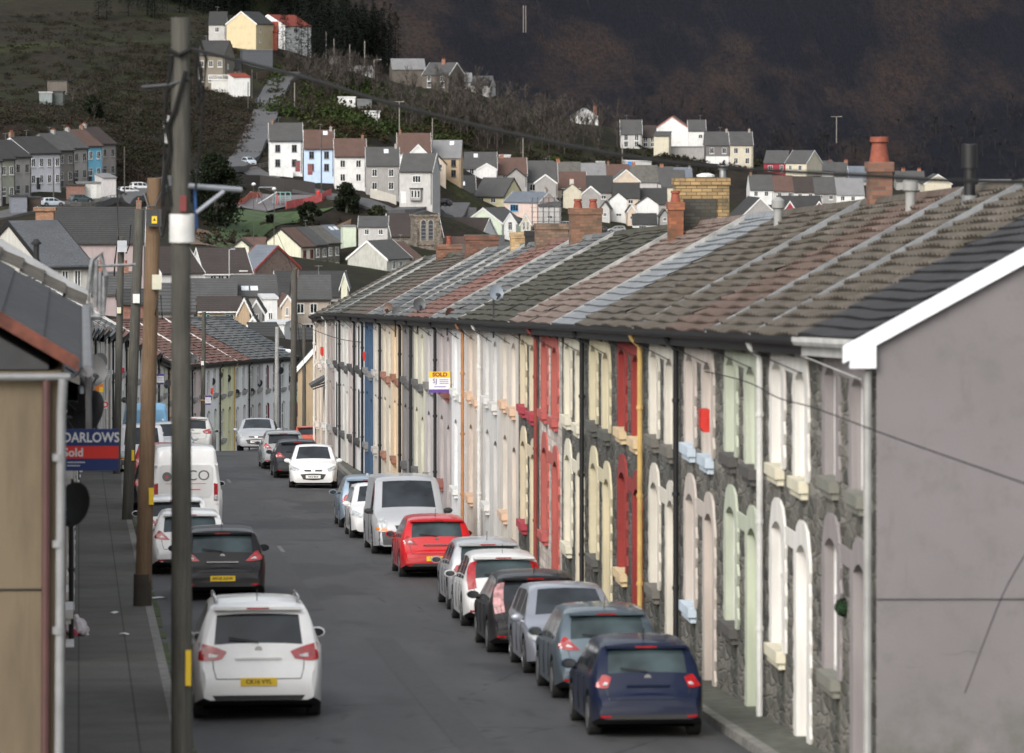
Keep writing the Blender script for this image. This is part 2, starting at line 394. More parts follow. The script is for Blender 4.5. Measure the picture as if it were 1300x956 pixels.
    gu.build('gutter', gm, T, fix=False)
    fa = MB(); fa.add([(0, -.2, z00 - .16), (w, -.2, z00 - .16 + sl * w), (w, -.2, z00 + .05 + sl * w), (0, -.2, z00 + .05), (0, 0, z00 - .14), (w, 0, z00 - .14 + sl * w)], [(0, 1, 2, 3), (0, 4, 5, 1)]); fa.build('fascia', g('fasc', gm), T, fix=False)
    if g('pipe'):
        px = g('pipex', .12 if flip else w - .12); pr = g('pr', .045)
        zz = z00 + sl * px
        p = MB(); p.tube([(px, -.25, zz - .02), (px, -.22, zz - .1), (px, -.09, zz - .24), (px, -.09, 0)], pr, 8)
        for zc in (4.2, 2.7, 1.2): p.tube([(px, -.09, zc), (px, -.09, zc + .06)], pr * 1.35, 8)
        p.build('downpipe', g('pipe'), T, smooth=True)
    for c in g('chim', ()): chimney(T, *c[:7], **(c[7] if len(c) > 7 else {}))
    return T

# ------------------------------------------------------------------ general houses of the valley
def wins_auto(w, he, n, m=1.0, h=1.45, st=2, up=None):
    r = []
    for s in range(st):
        zc = he * (.74 if s == st - 1 else .28) if st == 2 else he * .5
        for i in range(n): r.append((w * (i + .5) / n, zc, m, h))
    return r
CTRL = []       # terrain control points gathered from buildings
BT = []         # deferred building builds
def B(label, xl, xr, yb, ye, yr, d, a=0, dep=8, wall=None, roof=None, ridge='x', n=2, wins=None, barge=None, chim=(), sky=(), frame=None, door=None, gut=None, cat='house', name='house', group=None, ctrl=True, band=None, gw=(), extra=None, below=3, sidewin=None):
    s = d / FPX; ar = math.radians(a); w = (xr - xl) * s / max(.2, math.cos(ar))
    near = U(xl, yb, d) if a >= 0 else U(xr, yb, d)
    t = Vector((math.cos(ar) * CT + math.sin(ar) * ST, -math.cos(ar) * ST + math.sin(ar) * CT, 0)); nrm = Vector((-t.y, t.x, 0))
    o = near if a >= 0 else near - t * w
    he = (yb - ye) * s; hr = (ye - yr) * s
    if ctrl:
        for p in (o, o + t * w, o + nrm * dep, o + t * w + nrm * dep): CTRL.append((p.x, p.y, o.z - .15))
    BT.append(dict(label=label, o=o, rz=math.atan2(t.y, t.x), w=w, dep=dep, he=he, hr=hr, wall=wall, roof=roof, ridge=ridge, n=n, wins=wins, barge=barge, chim=chim, sky=sky, frame=frame, door=door, gut=gut, cat=cat, name=name, group=group, band=band, gw=gw, extra=extra, below=below, sidewin=sidewin))
def wframe(T, cx, zc, m, h, fm, pm, face='f', x0=0, label=None, bars=1):
    """window on a plane: face f -> y=0 facing -y ; l -> x=0 facing -x ; r -> x=x0 facing +x"""
    def q(mb, a0, a1, z0, z1, p0, p1):
        if face == 'f': mb.box(a0, a1, -p1, -p0, z0, z1)
        elif face == 'l': mb.box(-p1, -p0, a0, a1, z0, z1)
        else: mb.box(x0 + p0, x0 + p1, a0, a1, z0, z1)
    t = .075; f = MB(); l, r, b, tt = cx - m / 2, cx + m / 2, zc - h / 2, zc + h / 2
    q(f, l, l + t, b, tt, -.05, .07); q(f, r - t, r, b, tt, -.05, .07); q(f, l + t, r - t, b, b + t, -.05, .07); q(f, l + t, r - t, tt - t, tt, -.05, .07)
    for i in range(bars): xm = l + m * (i + 1) / (bars + 1); q(f, xm - .035, xm + .035, b + t, tt - t, -.05, .06)
    q(f, l - .08, r + .08, b - .1, b - .003, -.05, .14)
    o = f.build('window', fm, T)
    if label: o['label'] = label
    p = MB(); q(p, l + t * .9, r - t * .9, b + t * .9, tt - t * .9, -.04, .02); p.build('pane', pm, o)
def build_B(b):
    T = thing(b['name'], b['label'], b['cat'], b['o'], b['rz'], b['group'])
    w, dep, he, hr = b['w'], b['dep'], b['he'], b['hr']; e = .004; bl = -b['below']
    m = MB()
    if b['ridge'] == 'x':
        m.prism([(0, bl), (dep, bl), (dep, he), (dep / 2, he + hr), (0, he)], e, w - e, 'x')
    elif b['ridge'] == 'y':
        m.prism([(e, bl), (w - e, bl), (w - e, he), (w / 2, he + hr), (e, he)], 0, dep, 'y')
    elif b['ridge'] == 'mono':
        m.prism([(0, bl), (dep, bl), (dep, he + hr), (0, he)], e, w - e, 'x')
    else: m.box(e, w - e, 0, dep, bl, he)
    wo = m.build('wall', b['wall'], T)
    if b['band']:
        q = MB(); q.box(.0, w, -.03, .02, -.2, he * b['band'][0]); q.build('painted_lower_wall', b['band'][1], T)
    r = MB(); th = .16; ov = .28; go = .12
    if b['ridge'] == 'x':
        k = hr / (dep / 2)
        r.prism([(-ov, he - k * ov + .02), (dep / 2, he + hr + .02), (dep + ov, he - k * ov + .02), (dep + ov, he - k * ov + th), (dep / 2, he + hr + th), (-ov, he - k * ov + th)], -go, w + go, 'x') if not b['group'] or 'row' not in b['group'] else \
            r.prism([(-ov, he - k * ov + .02), (dep / 2, he + hr + .02), (dep + ov, he - k * ov + .02), (dep + ov, he - k * ov + th), (dep / 2, he + hr + th), (-ov, he - k * ov + th)], e, w - e, 'x')
    elif b['ridge'] == 'y':
        k = hr / (w / 2)
        r.prism([(-ov, he - k * ov + .02), (w / 2, he + hr + .02), (w + ov, he - k * ov + .02), (w + ov, he - k * ov + th), (w / 2, he + hr + th), (-ov, he - k * ov + th)], -go, dep + go, 'y')
    elif b['ridge'] == 'mono':
        k = hr / dep
        r.prism([(-ov, he - k * ov + .02), (dep + ov, he + hr + k * ov + .02), (dep + ov, he + hr + k * ov + th), (-ov, he - k * ov + th)], -go, w + go, 'x')
    else: r.box(-.15, w + .15, -.15, dep + .15, he + .003, he + .25)
    ro = r.build('roof', b['roof'], T)
    fm = b['frame'] or TRIMW
    if b['barge']:
        g_ = MB(); q = .035
        if b['ridge'] == 'x':
            for xx in (-go - q, w + go - .02):
                for sgn in (0, 1):
                    y0, y1 = (-ov, dep / 2) if not sgn else (dep + ov, dep / 2); k = hr / (dep / 2)
                    z0, z1 = he - k * ov, he + hr
                    g_.add([(xx, y0, z0 - .16), (xx, y1, z1 - .16), (xx, y1, z1 + th + .03), (xx, y0, z0 + th + .03), (xx + .055, y0, z0 - .16), (xx + .055, y1, z1 - .16), (xx + .055, y1, z1 + th + .03), (xx + .055, y0, z0 + th + .03)],
                           [(0, 1, 2, 3), (7, 6, 5, 4), (0, 4, 5, 1), (3, 2, 6, 7), (0, 3, 7, 4), (1, 5, 6, 2)])
        elif b['ridge'] == 'y':
            k = hr / (w / 2)
            for yy in (-go - q,):
                for x0, x1 in ((-ov, w / 2), (w + ov, w / 2)):
                    z0, z1 = he - k * ov, he + hr
                    g_.add([(x0, yy, z0 - .16), (x1, yy, z1 - .16), (x1, yy, z1 + th + .03), (x0, yy, z0 + th + .03), (x0, yy + .055, z0 - .16), (x1, yy + .055, z1 - .16), (x1, yy + .055, z1 + th + .03), (x0, yy + .055, z0 + th + .03)],
                           [(0, 1, 2, 3), (7, 6, 5, 4), (0, 4, 5, 1), (3, 2, 6, 7), (0, 3, 7, 4), (1, 5, 6, 2)])
        if g_.v: g_.build('bargeboard', b['barge'], ro)
    if b['gut'] and b['ridge'] in ('x', 'mono'):
        k = hr / (dep / 2); q = MB(); q.box(.0, w, -ov - .12, -ov, he - k * ov - .08, he - k * ov + .06); q.build('gutter', b['gut'], ro)
    ws = b['wins'] if b['wins'] is not None else wins_auto(w, he, b['n'])
    for i, c in enumerate(ws):
        wframe(T, c[0] if c[0] > 0 else w + c[0], c[1] if c[1] > 0 else he + c[1], c[2], c[3], fm, GLASS, 'f', bars=1 if c[2] < 1.4 else 2)
    for c in b['gw']:   # windows on the visible side wall: (face, pos, z, w, h)
        wframe(T, c[1], c[2], c[3], c[4], fm, GLASS, c[0], w)
    if b['door']:
        for dx, dm in b['door']:
            q = MB(); q.box(dx - .48, dx + .48, -.05, .03, 0, 2.1); do = q.build('door', dm, T)
            q = MB(); q.box(dx - .55, dx + .55, -.08, .03, 2.1, 2.22); q.build('lintel', fm, do)
    for c in b['chim']:
        x, y = c[0], c[1]
        zb = he + hr * .3; hh = c[2] if len(c) > 2 else .9
        chimney(T, x, y, zb, he + hr + hh, .9, .55, c[3] if len(c) > 3 else brick(), 2)
    rq = random.Random(sum(map(ord, b['label'])))
    if b['name'] == 'house' and b['ridge'] == 'x' and he > 2.6 and w > 3:
        q = MB(); xx = w - .25; q.tube([(xx, -.09, he - .2), (xx, -.09, -.3)], .06, 6); q.build('downpipe', rq.choice([BLACK, BLACK, PGYD]), T)
        if not b['chim'] and rq.random() < .4:
            zb = he + hr * .4; chimney(T, rq.choice([.6, w - .6]), dep / 2, zb, he + hr + .75, .5, .8, brick((.16, .085, .055)) if rq.random() < .6 else render((.3, .29, .27)), 2, poth=.28, pr=.12)
        if rq.random() < .5:
            q = MB(); ax = rq.uniform(.8, w - .8); q.tube([(ax, dep / 2, he + hr), (ax, dep / 2, he + hr + 1.3)], .03, 4); q.tube([(ax - .5, dep / 2, he + hr + 1.2), (ax + .5, dep / 2, he + hr + 1.2)], .025, 4)
            for k_ in range(5): q.tube([(ax - .45 + .22 * k_, dep / 2 - .25, he + hr + 1.2), (ax - .45 + .22 * k_, dep / 2 + .25, he + hr + 1.2)], .015, 3)
            q.build('aerial', PGYD, T)
    for c in b['sky']:
        k = hr / (dep / 2); q = MB(); x, t = c[0], c[1]; y = dep / 2 * t; z = he + hr * t + th
        q.add([(x - .45, y - .4, z - k * .4 + .0), (x + .45, y - .4, z - k * .4), (x + .45, y + .4, z + k * .4), (x - .45, y + .4, z + k * .4),
               (x - .45, y - .4, z - k * .4 + .1), (x + .45, y - .4, z - k * .4 + .1), (x + .45, y + .4, z + k * .4 + .1), (x - .45, y + .4, z + k * .4 + .1)],
              [(4, 5, 6, 7), (0, 1, 5, 4), (1, 2, 6, 5), (2, 3, 7, 6), (3, 0, 4, 7)])
        q.build('skylight', SKYL, ro)
    if b['extra']: b['extra'](T, w, dep, he, hr, ro)
    return T
PGYD = plain((.2, .2, .2), .6)
SKYL = plain((.62, .66, .7), .1, coat=1, var=.05)
# ------------------------------------------------------------------ vehicles: one lofted shell, split into panels
KINDS = {
 # y from rear, roofline z ; width factor
 'hatch': dict(L=4.15, W=1.76, zt=[(0, .50), (.03, .64), (.09, .68), (.12, .80), (.20, .99), (.44, 1.30), (.52, 1.40), (.80, 1.45), (1.3, 1.475), (1.9, 1.475), (2.35, 1.43), (2.75, 1.22), (3.12, 1.0), (3.25, .95), (3.65, .87), (3.95, .76), (4.08, .65), (4.13, .5), (4.15, .36)],
     belt=[(0, .98), (.3, .97), (2.0, .92), (3.3, .88)], rw=(.20, .46), ws=(2.38, 3.10), sw=[(.62, 1.2), (1.27, 2.05), (2.13, 2.9)], tl=(.12, .21), hl=(3.62, 3.98), rear=.78, front=3.32, r=.31),
 'suv': dict(L=4.52, W=1.84, zt=[(0, .52), (.03, .72), (.08, .77), (.11, .90), (.17, 1.08), (.42, 1.46), (.48, 1.60), (.62, 1.64), (1.2, 1.68), (2.0, 1.68), (2.55, 1.63), (2.95, 1.40), (3.35, 1.14), (3.5, 1.09), (3.95, 1.02), (4.3, .90), (4.44, .75), (4.5, .55), (4.52, .4)],
     belt=[(0, 1.10), (.3, 1.1), (2.0, 1.03), (3.5, .98)], rw=(.17, .43), ws=(2.6, 3.35), sw=[(.6, 1.3), (1.37, 2.25), (2.33, 3.15)], tl=(.10, .18), hl=(4.0, 4.32), rear=.86, front=3.6, r=.35),
 'van': dict(L=5.0, W=1.95, zt=[(0, .50), (.03, .62), (.06, .66), (.08, 1.1), (.13, 1.75), (.2, 1.93), (.4, 1.97), (2.0, 1.98), (3.2, 1.97), (3.55, 1.90), (3.95, 1.58), (4.35, 1.2), (4.45, 1.13), (4.75, .98), (4.9, .82), (4.96, .62), (5.0, .45)],
     belt=[(0, 1.12), (3.4, 1.12), (4.5, 1.05)], rw=None, ws=(3.58, 4.33), sw=[(3.0, 3.95)], tl=(.07, .1), hl=(4.5, 4.82), rear=.95, front=4.1, r=.33),
 'bigvan': dict(L=5.5, W=2.04, zt=[(0, .48), (.03, .58), (.05, .62), (.06, 1.3), (.10, 2.1), (.17, 2.32), (.32, 2.40), (2.0, 2.42), (3.4, 2.40), (3.9, 2.25), (4.4, 1.75), (4.8, 1.3), (4.9, 1.24), (5.2, 1.1), (5.4, .9), (5.47, .65), (5.5, .45)],
     belt=[(0, 1.25), (4, 1.25), (4.9, 1.15)], rw=None, ws=(3.95, 4.78), sw=[(3.3, 4.2)], tl=(.04, .08), hl=(4.95, 5.3), rear=1.1, front=4.55, r=.35),
}
VBLACK = plain((.003, .003, .003), 1, var=0)
VBLACK.node_tree.nodes['Principled BSDF'].inputs['Specular IOR Level'].default_value = 0
DARKG = plain((.06, .062, .065), .7, var=.15)
from mathutils.bvhtree import BVHTree
def car(kd, paint, Y, lat, away, label, cat='car', name='parked_car', plate=None, L=None, W=None, H=None, yaw=0, group=None, rails=False, metal=0, pos=None, tallamp=False, front_txt=None, tint=None, chrome=False, lampm=None, grade=G, lamp='slant', clear=False):
    K = KINDS[kd]; sL = (L or K['L']) / K['L']; sW = (W or K['W']) / K['W']; zmax = max(z for _, z in K['zt']); sH = (H or zmax) / zmax
    if pos is None:
        loc = (lat, Y, zr(Y) + .005); rz = (0 if away else PI) - yaw; gr = math.atan((zr(Y + 2) - zr(Y - 2)) / 4)
        rx = gr if away else -gr
    else: loc, rz, rx = pos; 
    T = thing(name, label, cat, loc, rz, group, rx)
    Lc = K['L']; hb = K['W'] / 2
    ys = set(y for y, _ in K['zt'])
    for yw in (K['rear'], K['front']):
        for k in (-.40, -.37, -.3, -.2, -.08, .08, .2, .3, .37, .40): ys.add(yw + k)
    for a, b in K['sw']: ys |= {a, b}
    for a, b in (K['ws'], K['tl'], K['hl']): ys |= {a, b}
    if K['rw']: ys |= set(K['rw'])
    base = sorted(ys); S = [base[0]]
    keep = set()
    for a, b in K['sw'] + [K['ws'], K['tl'], K['hl']] + ([K['rw']] if K['rw'] else []): keep |= {a, b}
    for y in base[1:]:
        if y - S[-1] > .012: S.append(y)
        elif y in keep: S[-1] = y if S[-1] not in keep else S[-1]
    zx, zy = zip(*K['zt']); bx, by = zip(*K['belt']); ra = K['r'] + .065
    rings = []
    for y in S:
        zt = float(np.interp(y, zx, zy)); bt = min(float(np.interp(y, bx, by)), zt - .05)
        e0 = min(1, y / .5); e1 = min(1, (Lc - y) / .75)
        wf = 1 - .14 * (1 - e0) ** 2.2 - .2 * (1 - e1) ** 2.2
        wb = hb * wf; tum = max(0, zt - .1 - bt); w3 = wb - .045 - tum * (.36 if kd in ('hatch', 'suv') else .14)
        zb = .2 + .1 * max(0, 1 - y / .35) + .04 * max(0, 1 - (Lc - y) / .4)
        for yw in (K['rear'], K['front']):
            if abs(y - yw) < ra: zb = max(zb, K['r'] + math.sqrt(ra * ra - (y - yw) ** 2))
        zb = min(zb, bt - .1)
        h = [(0, zb), (wb - .1, zb), (wb - .015, zb + .035), (wb, zb + .55 * (bt - zb)), (wb - .012, bt - .05), (wb - .045, bt), (w3, max(zt - .10, bt + .008)), (w3 - .045, zt - .035), (w3 * .80 - .03, zt - .004), (w3 * .45, zt + .012), (0, zt + .02)]
        rings.append([(x * sW, (y - Lc / 2) * sL, z * sH) for x, z in h])
    NP = 11; parts = {}
    def put(key, vs):
        mb = parts.setdefault(key, MB()); mb.add(vs, [tuple(range(len(vs)))])
    inr = lambda ym, r, e=0: r and r[0] + e < ym < r[1] - e
    for i in range(len(S) - 1):
        ym = (S[i] + S[i + 1]) / 2; zt = float(np.interp(ym, zx, zy)); bt = float(np.interp(ym, bx, by))
        for j in range(NP - 1):
            for sd in (1, -1):
                key = ('body', 0)
                if j >= 7 and inr(ym, K['ws']) and j >= 8: key = ('windscreen', 0)
                elif j >= 8 and K['rw'] and inr(ym, K['rw']): key = ('rear_window', 0)
                elif j == 5 and zt - bt > .22:
                    for n_, q in enumerate(K['sw']):
                        if inr(ym, q): key = ('side_window', sd * (n_ + 1))
                if tallamp and K['rw'] and inr(ym, (K['tl'][0], K['rw'][1])) and j in (6, 7): key = ('tail_light', sd)
                if j <= 1 and key[0] == 'body': key = ('sill_trim', 0)
                a, b = rings[i], rings[i + 1]
                vs = [(sd * a[j][0], a[j][1], a[j][2]), (sd * a[j + 1][0], a[j + 1][1], a[j + 1][2]), (sd * b[j + 1][0], b[j + 1][1], b[j + 1][2]), (sd * b[j][0], b[j][1], b[j][2])]
                put(key, vs)
    for rg in (rings[0], rings[-1]):   # ends
        put(('body', 0), [(x, y, z) for x, y, z in rg[1:]] + [(-x, y, z) for x, y, z in rg[::-1][1:-1]])
    pm = paintm(paint, metal); gl = tint or GLASSCAR
    mats = {'body': pm, 'windscreen': GLASSWS, 'rear_window': gl, 'side_window': GLASSCAR, 'tail_light': lampm or REDL, 'headlight': CLEARL, 'sill_trim': DARKP}
    for key, mb in parts.items():
        me = bpy.data.meshes.new(key[0]); me.from_pydata(mb.v, [], mb.f); bm = bmesh.new(); bm.from_mesh(me)
        bmesh.ops.remove_doubles(bm, verts=bm.verts, dist=.002); bmesh.ops.recalc_face_normals(bm, faces=bm.faces)
        bm.to_mesh(me); bm.free(); me.materials.append(mats[key[0]])
        me.polygons.foreach_set('use_smooth', [True] * len(me.polygons)); me.set_sharp_from_angle(angle=math.radians(42))
        o = bpy.data.objects.new(key[0], me); C.objects.link(o); o.parent = T
    AV, AF = [], []
    for mb in parts.values():
        n0 = len(AV); AV += [Vector(p) for p in mb.v]; AF += [tuple(n0 + i for i in fc) for fc in mb.f]
    tree = BVHTree.FromPolygons(AV, AF)
    def cast(x, z, back=True):
        x *= sW; z *= sH
        for k in range(8):
            h_ = tree.ray_cast(Vector((x, -9 if back else 9, z)), Vector((0, 1 if back else -1, 0)))
            if h_[0] is not None: return h_[0]
            x *= .97
        return Vector((x, -Lc / 2 * sL if back else Lc / 2 * sL, z))
    def decal(nm, quad_, mat_, par, back=True, off=.012, nu=9, nv=5, bend=0):
        m = MB(); g_ = []
        for i in range(nv + 1):
            v_ = i / nv; r_ = []
            for j in range(nu + 1):
                u = j / nu; a, b, c, d = quad_
                x = (a[0] * (1 - u) + b[0] * u) * (1 - v_) + (d[0] * (1 - u) + c[0] * u) * v_
                z = (a[1] * (1 - u) + b[1] * u) * (1 - v_) + (d[1] * (1 - u) + c[1] * u) * v_ + bend * math.sin(PI * u) * (1 if v_ < .5 else -1) * abs(v_ - .5) * 2
                p = cast(x, z, back); r_.append((p.x, p.y + (-off if back else off), p.z))
            g_.append(r_)
        for i in range(nv):
            for j in range(nu): m.quad(g_[i][j], g_[i][j + 1], g_[i + 1][j + 1], g_[i + 1][j])
        return m.build(nm, mat_, par, smooth=True, fix=False)
    def seam(pts, nm='shut_line', r_=.007, back=True, mat_=None):
        Q = []
        for a, b in zip(pts, pts[1:]):
            for k in range(5): t = k / 5; p = cast(a[0] + (b[0] - a[0]) * t, a[1] + (b[1] - a[1]) * t, back); Q.append(p)
        Q.append(cast(*pts[-1], back)); m = MB(); m.tube(Q, r_, 4); m.build(nm, mat_ or BLACK, T)
    if kd in ('hatch', 'suv'):
        LS = {'suv': [(.84, 1.10), (.45, .98), (.52, .88), (.86, .86)], 'slant': [(.72, 1.03), (.62, .97), (.46, .82), (.84, .86)], 'almond': [(.70, .97), (.56, .93), (.62, .78), (.82, .80)]}[lamp if kd == 'hatch' else 'suv']
        for sd in (1, -1):
            if not tallamp:
                lo_ = decal('tail_light', [(sd * x, z) for x, z in LS], lampm or REDL, T, bend=.015)
                cx_ = sum(x for x, z in LS) / 4; cz_ = sum(z for x, z in LS) / 4
                decal('reversing_lamp', [(sd * (cx_ + (x - cx_) * .34 - .02), cz_ + (z - cz_) * .24 - .03) for x, z in LS], CLEARL, lo_, off=.018, nu=4, nv=2)
            hz0 = .72 if kd == 'hatch' else .86
            decal('headlight', [(sd * .48, hz0 - .03), (sd * .80, hz0 + .09), (sd * .84, hz0 - .06), (sd * .56, hz0 - .13)], CLEARL, T, back=False)
        seam([(-.60, .60), (-.64, .74), (-.66, .92 if kd == 'hatch' else 1.02)]); seam([(.60, .60), (.64, .74), (.66, .92 if kd == 'hatch' else 1.02)]); seam([(-.60, .60), (.60, .60)])
        decal('lower_valance', [(-.66, .37), (.66, .37), (.58, .26), (-.58, .26)], DARKP, T, off=.008)
        decal('lower_grille', [(-.46, .50), (.46, .50), (.36, .33), (-.36, .33)], BLACK, T, back=False, bend=.03)
        decal('upper_grille', [(-.34, hz0 - .06), (.34, hz0 - .06), (.30, hz0 - .12), (-.30, hz0 - .12)], BLACK, T, back=False)
        decal('maker_badge', [(-.07, hz0 - .065), (.07, hz0 - .065), (.07, hz0 - .115), (-.07, hz0 - .115)], CHROME, T, back=False, off=.02, nu=3, nv=2)
        if kd == 'hatch':
            for sd in (1, -1): decal('rear_reflector', [(sd * .58, .36), (sd * .74, .37), (sd * .74, .33), (sd * .58, .33)], REDL, T, off=.016, nu=3, nv=1)
    else:
        for sd in (1, -1):
            q_ = .95 if kd == 'van' else 1.08
            decal('headlight', [(sd * .58, q_ - .02), (sd * .80, q_ + .03), (sd * .86, q_ - .2), (sd * .62, q_ - .24)], CLEARL, T, back=False, bend=.02)
            decal('indicator', [(sd * .60, q_ - .25), (sd * .88, q_ - .22), (sd * .90, q_ - .29), (sd * .60, q_ - .31)], AMB, T, back=False)
        decal('front_bumper', [(-.93, .62), (.93, .62), (.9, .28), (-.9, .28)], DARKG, T, back=False, nu=16)
        decal('grille_slot', [(-.4, .78), (.4, .78), (.36, .68), (-.36, .68)], BLACK, T, back=False)
    f = lambda x, y, z: (x * sW, (y - Lc / 2) * sL, z * sH)
    # wheels
    for yw in (K['rear'], K['front']):
        for sd in (1, -1):
            c = f(sd * (hb - .11), yw, 0); r = K['r'] * sH
            w = MB(); w.lathe([(r * .6, -.1), (r * .93, -.1), (r, -.07), (r, .07), (r * .93, .1), (r * .6, .1)], (c[0], c[1], r), 24, ax='x')
            wo = w.build('wheel', RUBBER, T, smooth=True)
            m = MB(); xo = c[0] + sd * .085
            m.lathe([(r * .64, -.02), (r * .64, .018), (r * .58, .02), (r * .56, -.0)], (xo, c[1], r), 18, ax='x')
            for k in range(5):
                a = 2 * PI * k / 5 + .3; ca, sa = math.cos(a), math.sin(a); q = .035
                m.add([(xo + sd * .018, c[1] + ca * r * .6 - sa * q, r + sa * r * .6 + ca * q), (xo + sd * .018, c[1] + ca * r * .6 + sa * q, r + sa * r * .6 - ca * q), (xo + sd * .024, c[1] + sa * q, r - ca * q), (xo + sd * .024, c[1] - sa * q, r + ca * q)], [(0, 1, 2, 3)])
            m.build('rim', RIM, wo)
    m = MB(); m.box(-hb * sW * .84, hb * sW * .84, (.45 - Lc / 2) * sL, (Lc / 2 - .45) * sL, .15, .36); m.build('underbody_shade', VBLACK, T)  # black box added beneath the car to deepen its shadow
    for sd in (1, -1):      # door shut lines
        m = MB()
        for (a_, b_) in K['sw'][-2:]:
            for yy in ((a_ - .03,) if (a_, b_) != K['sw'][-1] else (a_ - .04, b_ + .02)):
                zb0 = float(np.interp(yy, bx, by))
                if min(abs(yy - K['rear']), abs(yy - K['front'])) < ra: lo_ = .72
                else: lo_ = .32
                m.tube([f(sd * (hb - .008), yy, lo_), f(sd * (hb + .003), yy, .55), f(sd * (hb - .012), yy, zb0 - .05)] if lo_ < .5 else [f(sd * (hb + .0), yy, lo_), f(sd * (hb - .012), yy, zb0 - .05)], .007, 4)
        m.build('door_gap', BLACK, T)
    # mirrors
    ymr = K['ws'][1] - .12; zb = float(np.interp(ymr, bx, by))
    for sd in (1, -1):
        m = MB(); x, y, z = f(sd * (hb + .06), ymr, zb + .06)
        for k, (q, rr) in enumerate(((-.10, .5), (-.06, .95), (0, 1), (.05, .7), (.07, .3))): pass
        m.lathe([(.035, .06), (.075, .04), (.092, -.01), (.09, -.055), (.085, -.06)], (0, 0, 0), 10, ax='y'); m.v = [(v[0] * 1.35 + x, v[1] + y, v[2] * .85 + z) for v in m.v]
        m.tube([(x - sd * .05, y + .02, z - .05), (x - sd * .16, y + .05, z - .08)], .025, 6)
        mo = m.build('wing_mirror', pm if kd != 'van' else DARKP, T, smooth=True)
        q = MB(); q.lathe([(.075, -.064), (.075, -.068)], (0, 0, 0), 10, ax='y'); q.v = [(v[0] * 1.35 + x, v[1] + y, v[2] * .8 + z) for v in q.v]; q.build('mirror_glass', GLASSCAR, mo)
    rear = lambda z: float(np.interp(z, zy[:6], zx[:6]))
    yr = -Lc / 2 * sL; yf = Lc / 2 * sL
    # rear furniture
    if kd in ('hatch', 'suv'):
        m = MB(); zl = K['zt'][6][1] * sH; yl = (K['zt'][5][0] - Lc / 2) * sL
        m.box(-.62, .62, yl - .06, yl + .12, zl - .045, zl + .0); m.build('spoiler', pm, T)
        m = MB(); m.box(-.16, .16, yl - .066, yl - .04, zl - .035, zl - .012); m.build('high_brake_light', REDL, T)
        z0 = K['zt'][4][1]; y0, y1 = K['rw'][0], K['rw'][1]
        a = f(.0, y0 - .005, z0 + .03); b = f(-.42, y0 + (y1 - y0) * .16 - .015, z0 + (K['zt'][5][1] - z0) * .2 + .02)
        m = MB(); m.tube([(a[0], a[1] - .02, a[2]), (b[0], b[1] - .02, b[2])], .014, 5); m.build('rear_wiper', DARKP, T)
        # bumper crease, plate recess, lower valance
        zp = (.72 if kd == 'hatch' else .80) * sH if not tallamp else .72
        yp = (rear(zp / sH) - Lc / 2) * sL
        m = MB(); m.box(-.33, .33, yp - .012, yp + .03, zp + .07, zp + .1); m.build('tailgate_grip', CHROME if chrome else pm, T)
        m = MB(); m.lathe([(.055, -.016), (.055, .02)], (0, (rear(z0 * .95) - Lc / 2) * sL - .0, z0 * .93 * sH), 14, ax='y'); m.build('badge', CHROME, T)
        continue_ = 0
    if kd in ('van', 'bigvan'):
        zt = K['zt'][5][1] * sH
        m = MB(); m.box(-.008, .008, yr - .006 + .05, yr + .12, .6, zt - .02)
        m.build('door_gap', BLACK, T)
        for sd in (1, -1):
            m = MB(); x = sd * (hb * .86 - .06); m.box(x - .055, x + .055, yr + .02, yr + .14, .95, 1.42); lo = m.build('tail_light', lampm or REDL, T)
            m = MB(); m.box(x - .05, x + .05, yr + .012, yr + .1, .97, 1.10); m.build('reversing_lamp', CLEARL, lo)
            m = MB()
            for z in (.85, 1.4, 1.9): m.box(sd * .84 - .03, sd * .84 + .03, yr + .02, yr + .12, z, z + .07)
            m.build('door_hinge', pm, T)
        m = MB(); m.box(-hb * .86, hb * .86, yr - .06, yr + .06, .36, .52); m.build('rear_bumper', DARKP, T)
        if kd == 'bigvan':     # the recessed panels of the back doors
            m = MB(); zz = [(-.66, 1.02), (-.72, 1.2), (-.72, 1.86), (-.66, 1.92), (.66, 1.92), (.72, 1.86), (.72, 1.2), (.66, 1.02)]
            m.prism(zz, yr + .043, yr + .2, 'y'); m.build('door_panel', paintm(sc(paint, .9), metal), T)
    if plate:
        zp = {'hatch': .48, 'suv': .56, 'van': .5, 'bigvan': .5}[kd] if not clear else .72
        zp = zp if away else .42
        y = (yr + (0.0 if zp < .6 else .06)) if away else yf
        m = MB(); q = -1 if away else 1
        m.box(-.26, .26, min(y + q * .02, y - q * .02), max(y + q * .02, y - q * .02), zp - .056, zp + .056)
        po = m.build('number_plate', YEL if away else PLW, T)
        text(plate, .085, BLACK, po, (0, y + q * .024, zp), (PI / 2, 0, 0 if away else PI), 'registration', bold=.0015)
    # front
    for sd in (1, -1):
        m = MB(); m.lathe([(.05, -.02), (.05, .02)], (sd * .62 * sW, yf - .05, .3), 10, ax='y'); m.build('fog_lamp', CLEARL, T)
    # door handles, pillars
    for sd in (1, -1):
        for (a, b) in K['sw'][-2:]:
            x, y, z = f(sd * (hb - .012), a + .12, float(np.interp(a, bx, by)) - .09)
            m = MB(); m.box(x - .02, x + .02, y - .08, y + .08, z - .013, z + .013); m.build('door_handle', pm, T)
    if kd != 'van':
        m = MB(); x, y, z = f(.0, .75 if kd != 'bigvan' else 3, K['zt'][7][1]); m.tube([(x, y, z), (x, y - .12, z + .2)], .006, 4); m.build('aerial', BLACK, T)
    if rails:
        for sd in (1, -1):
            m = MB(); m.tube([f(sd * .58, .6, 1.63), f(sd * .6, .72, 1.70), f(sd * .6, 2.3, 1.715), f(sd * .6, 2.5, 1.65)], .022, 6); m.build('roof_rail', CHROME, T, smooth=True)
    return T
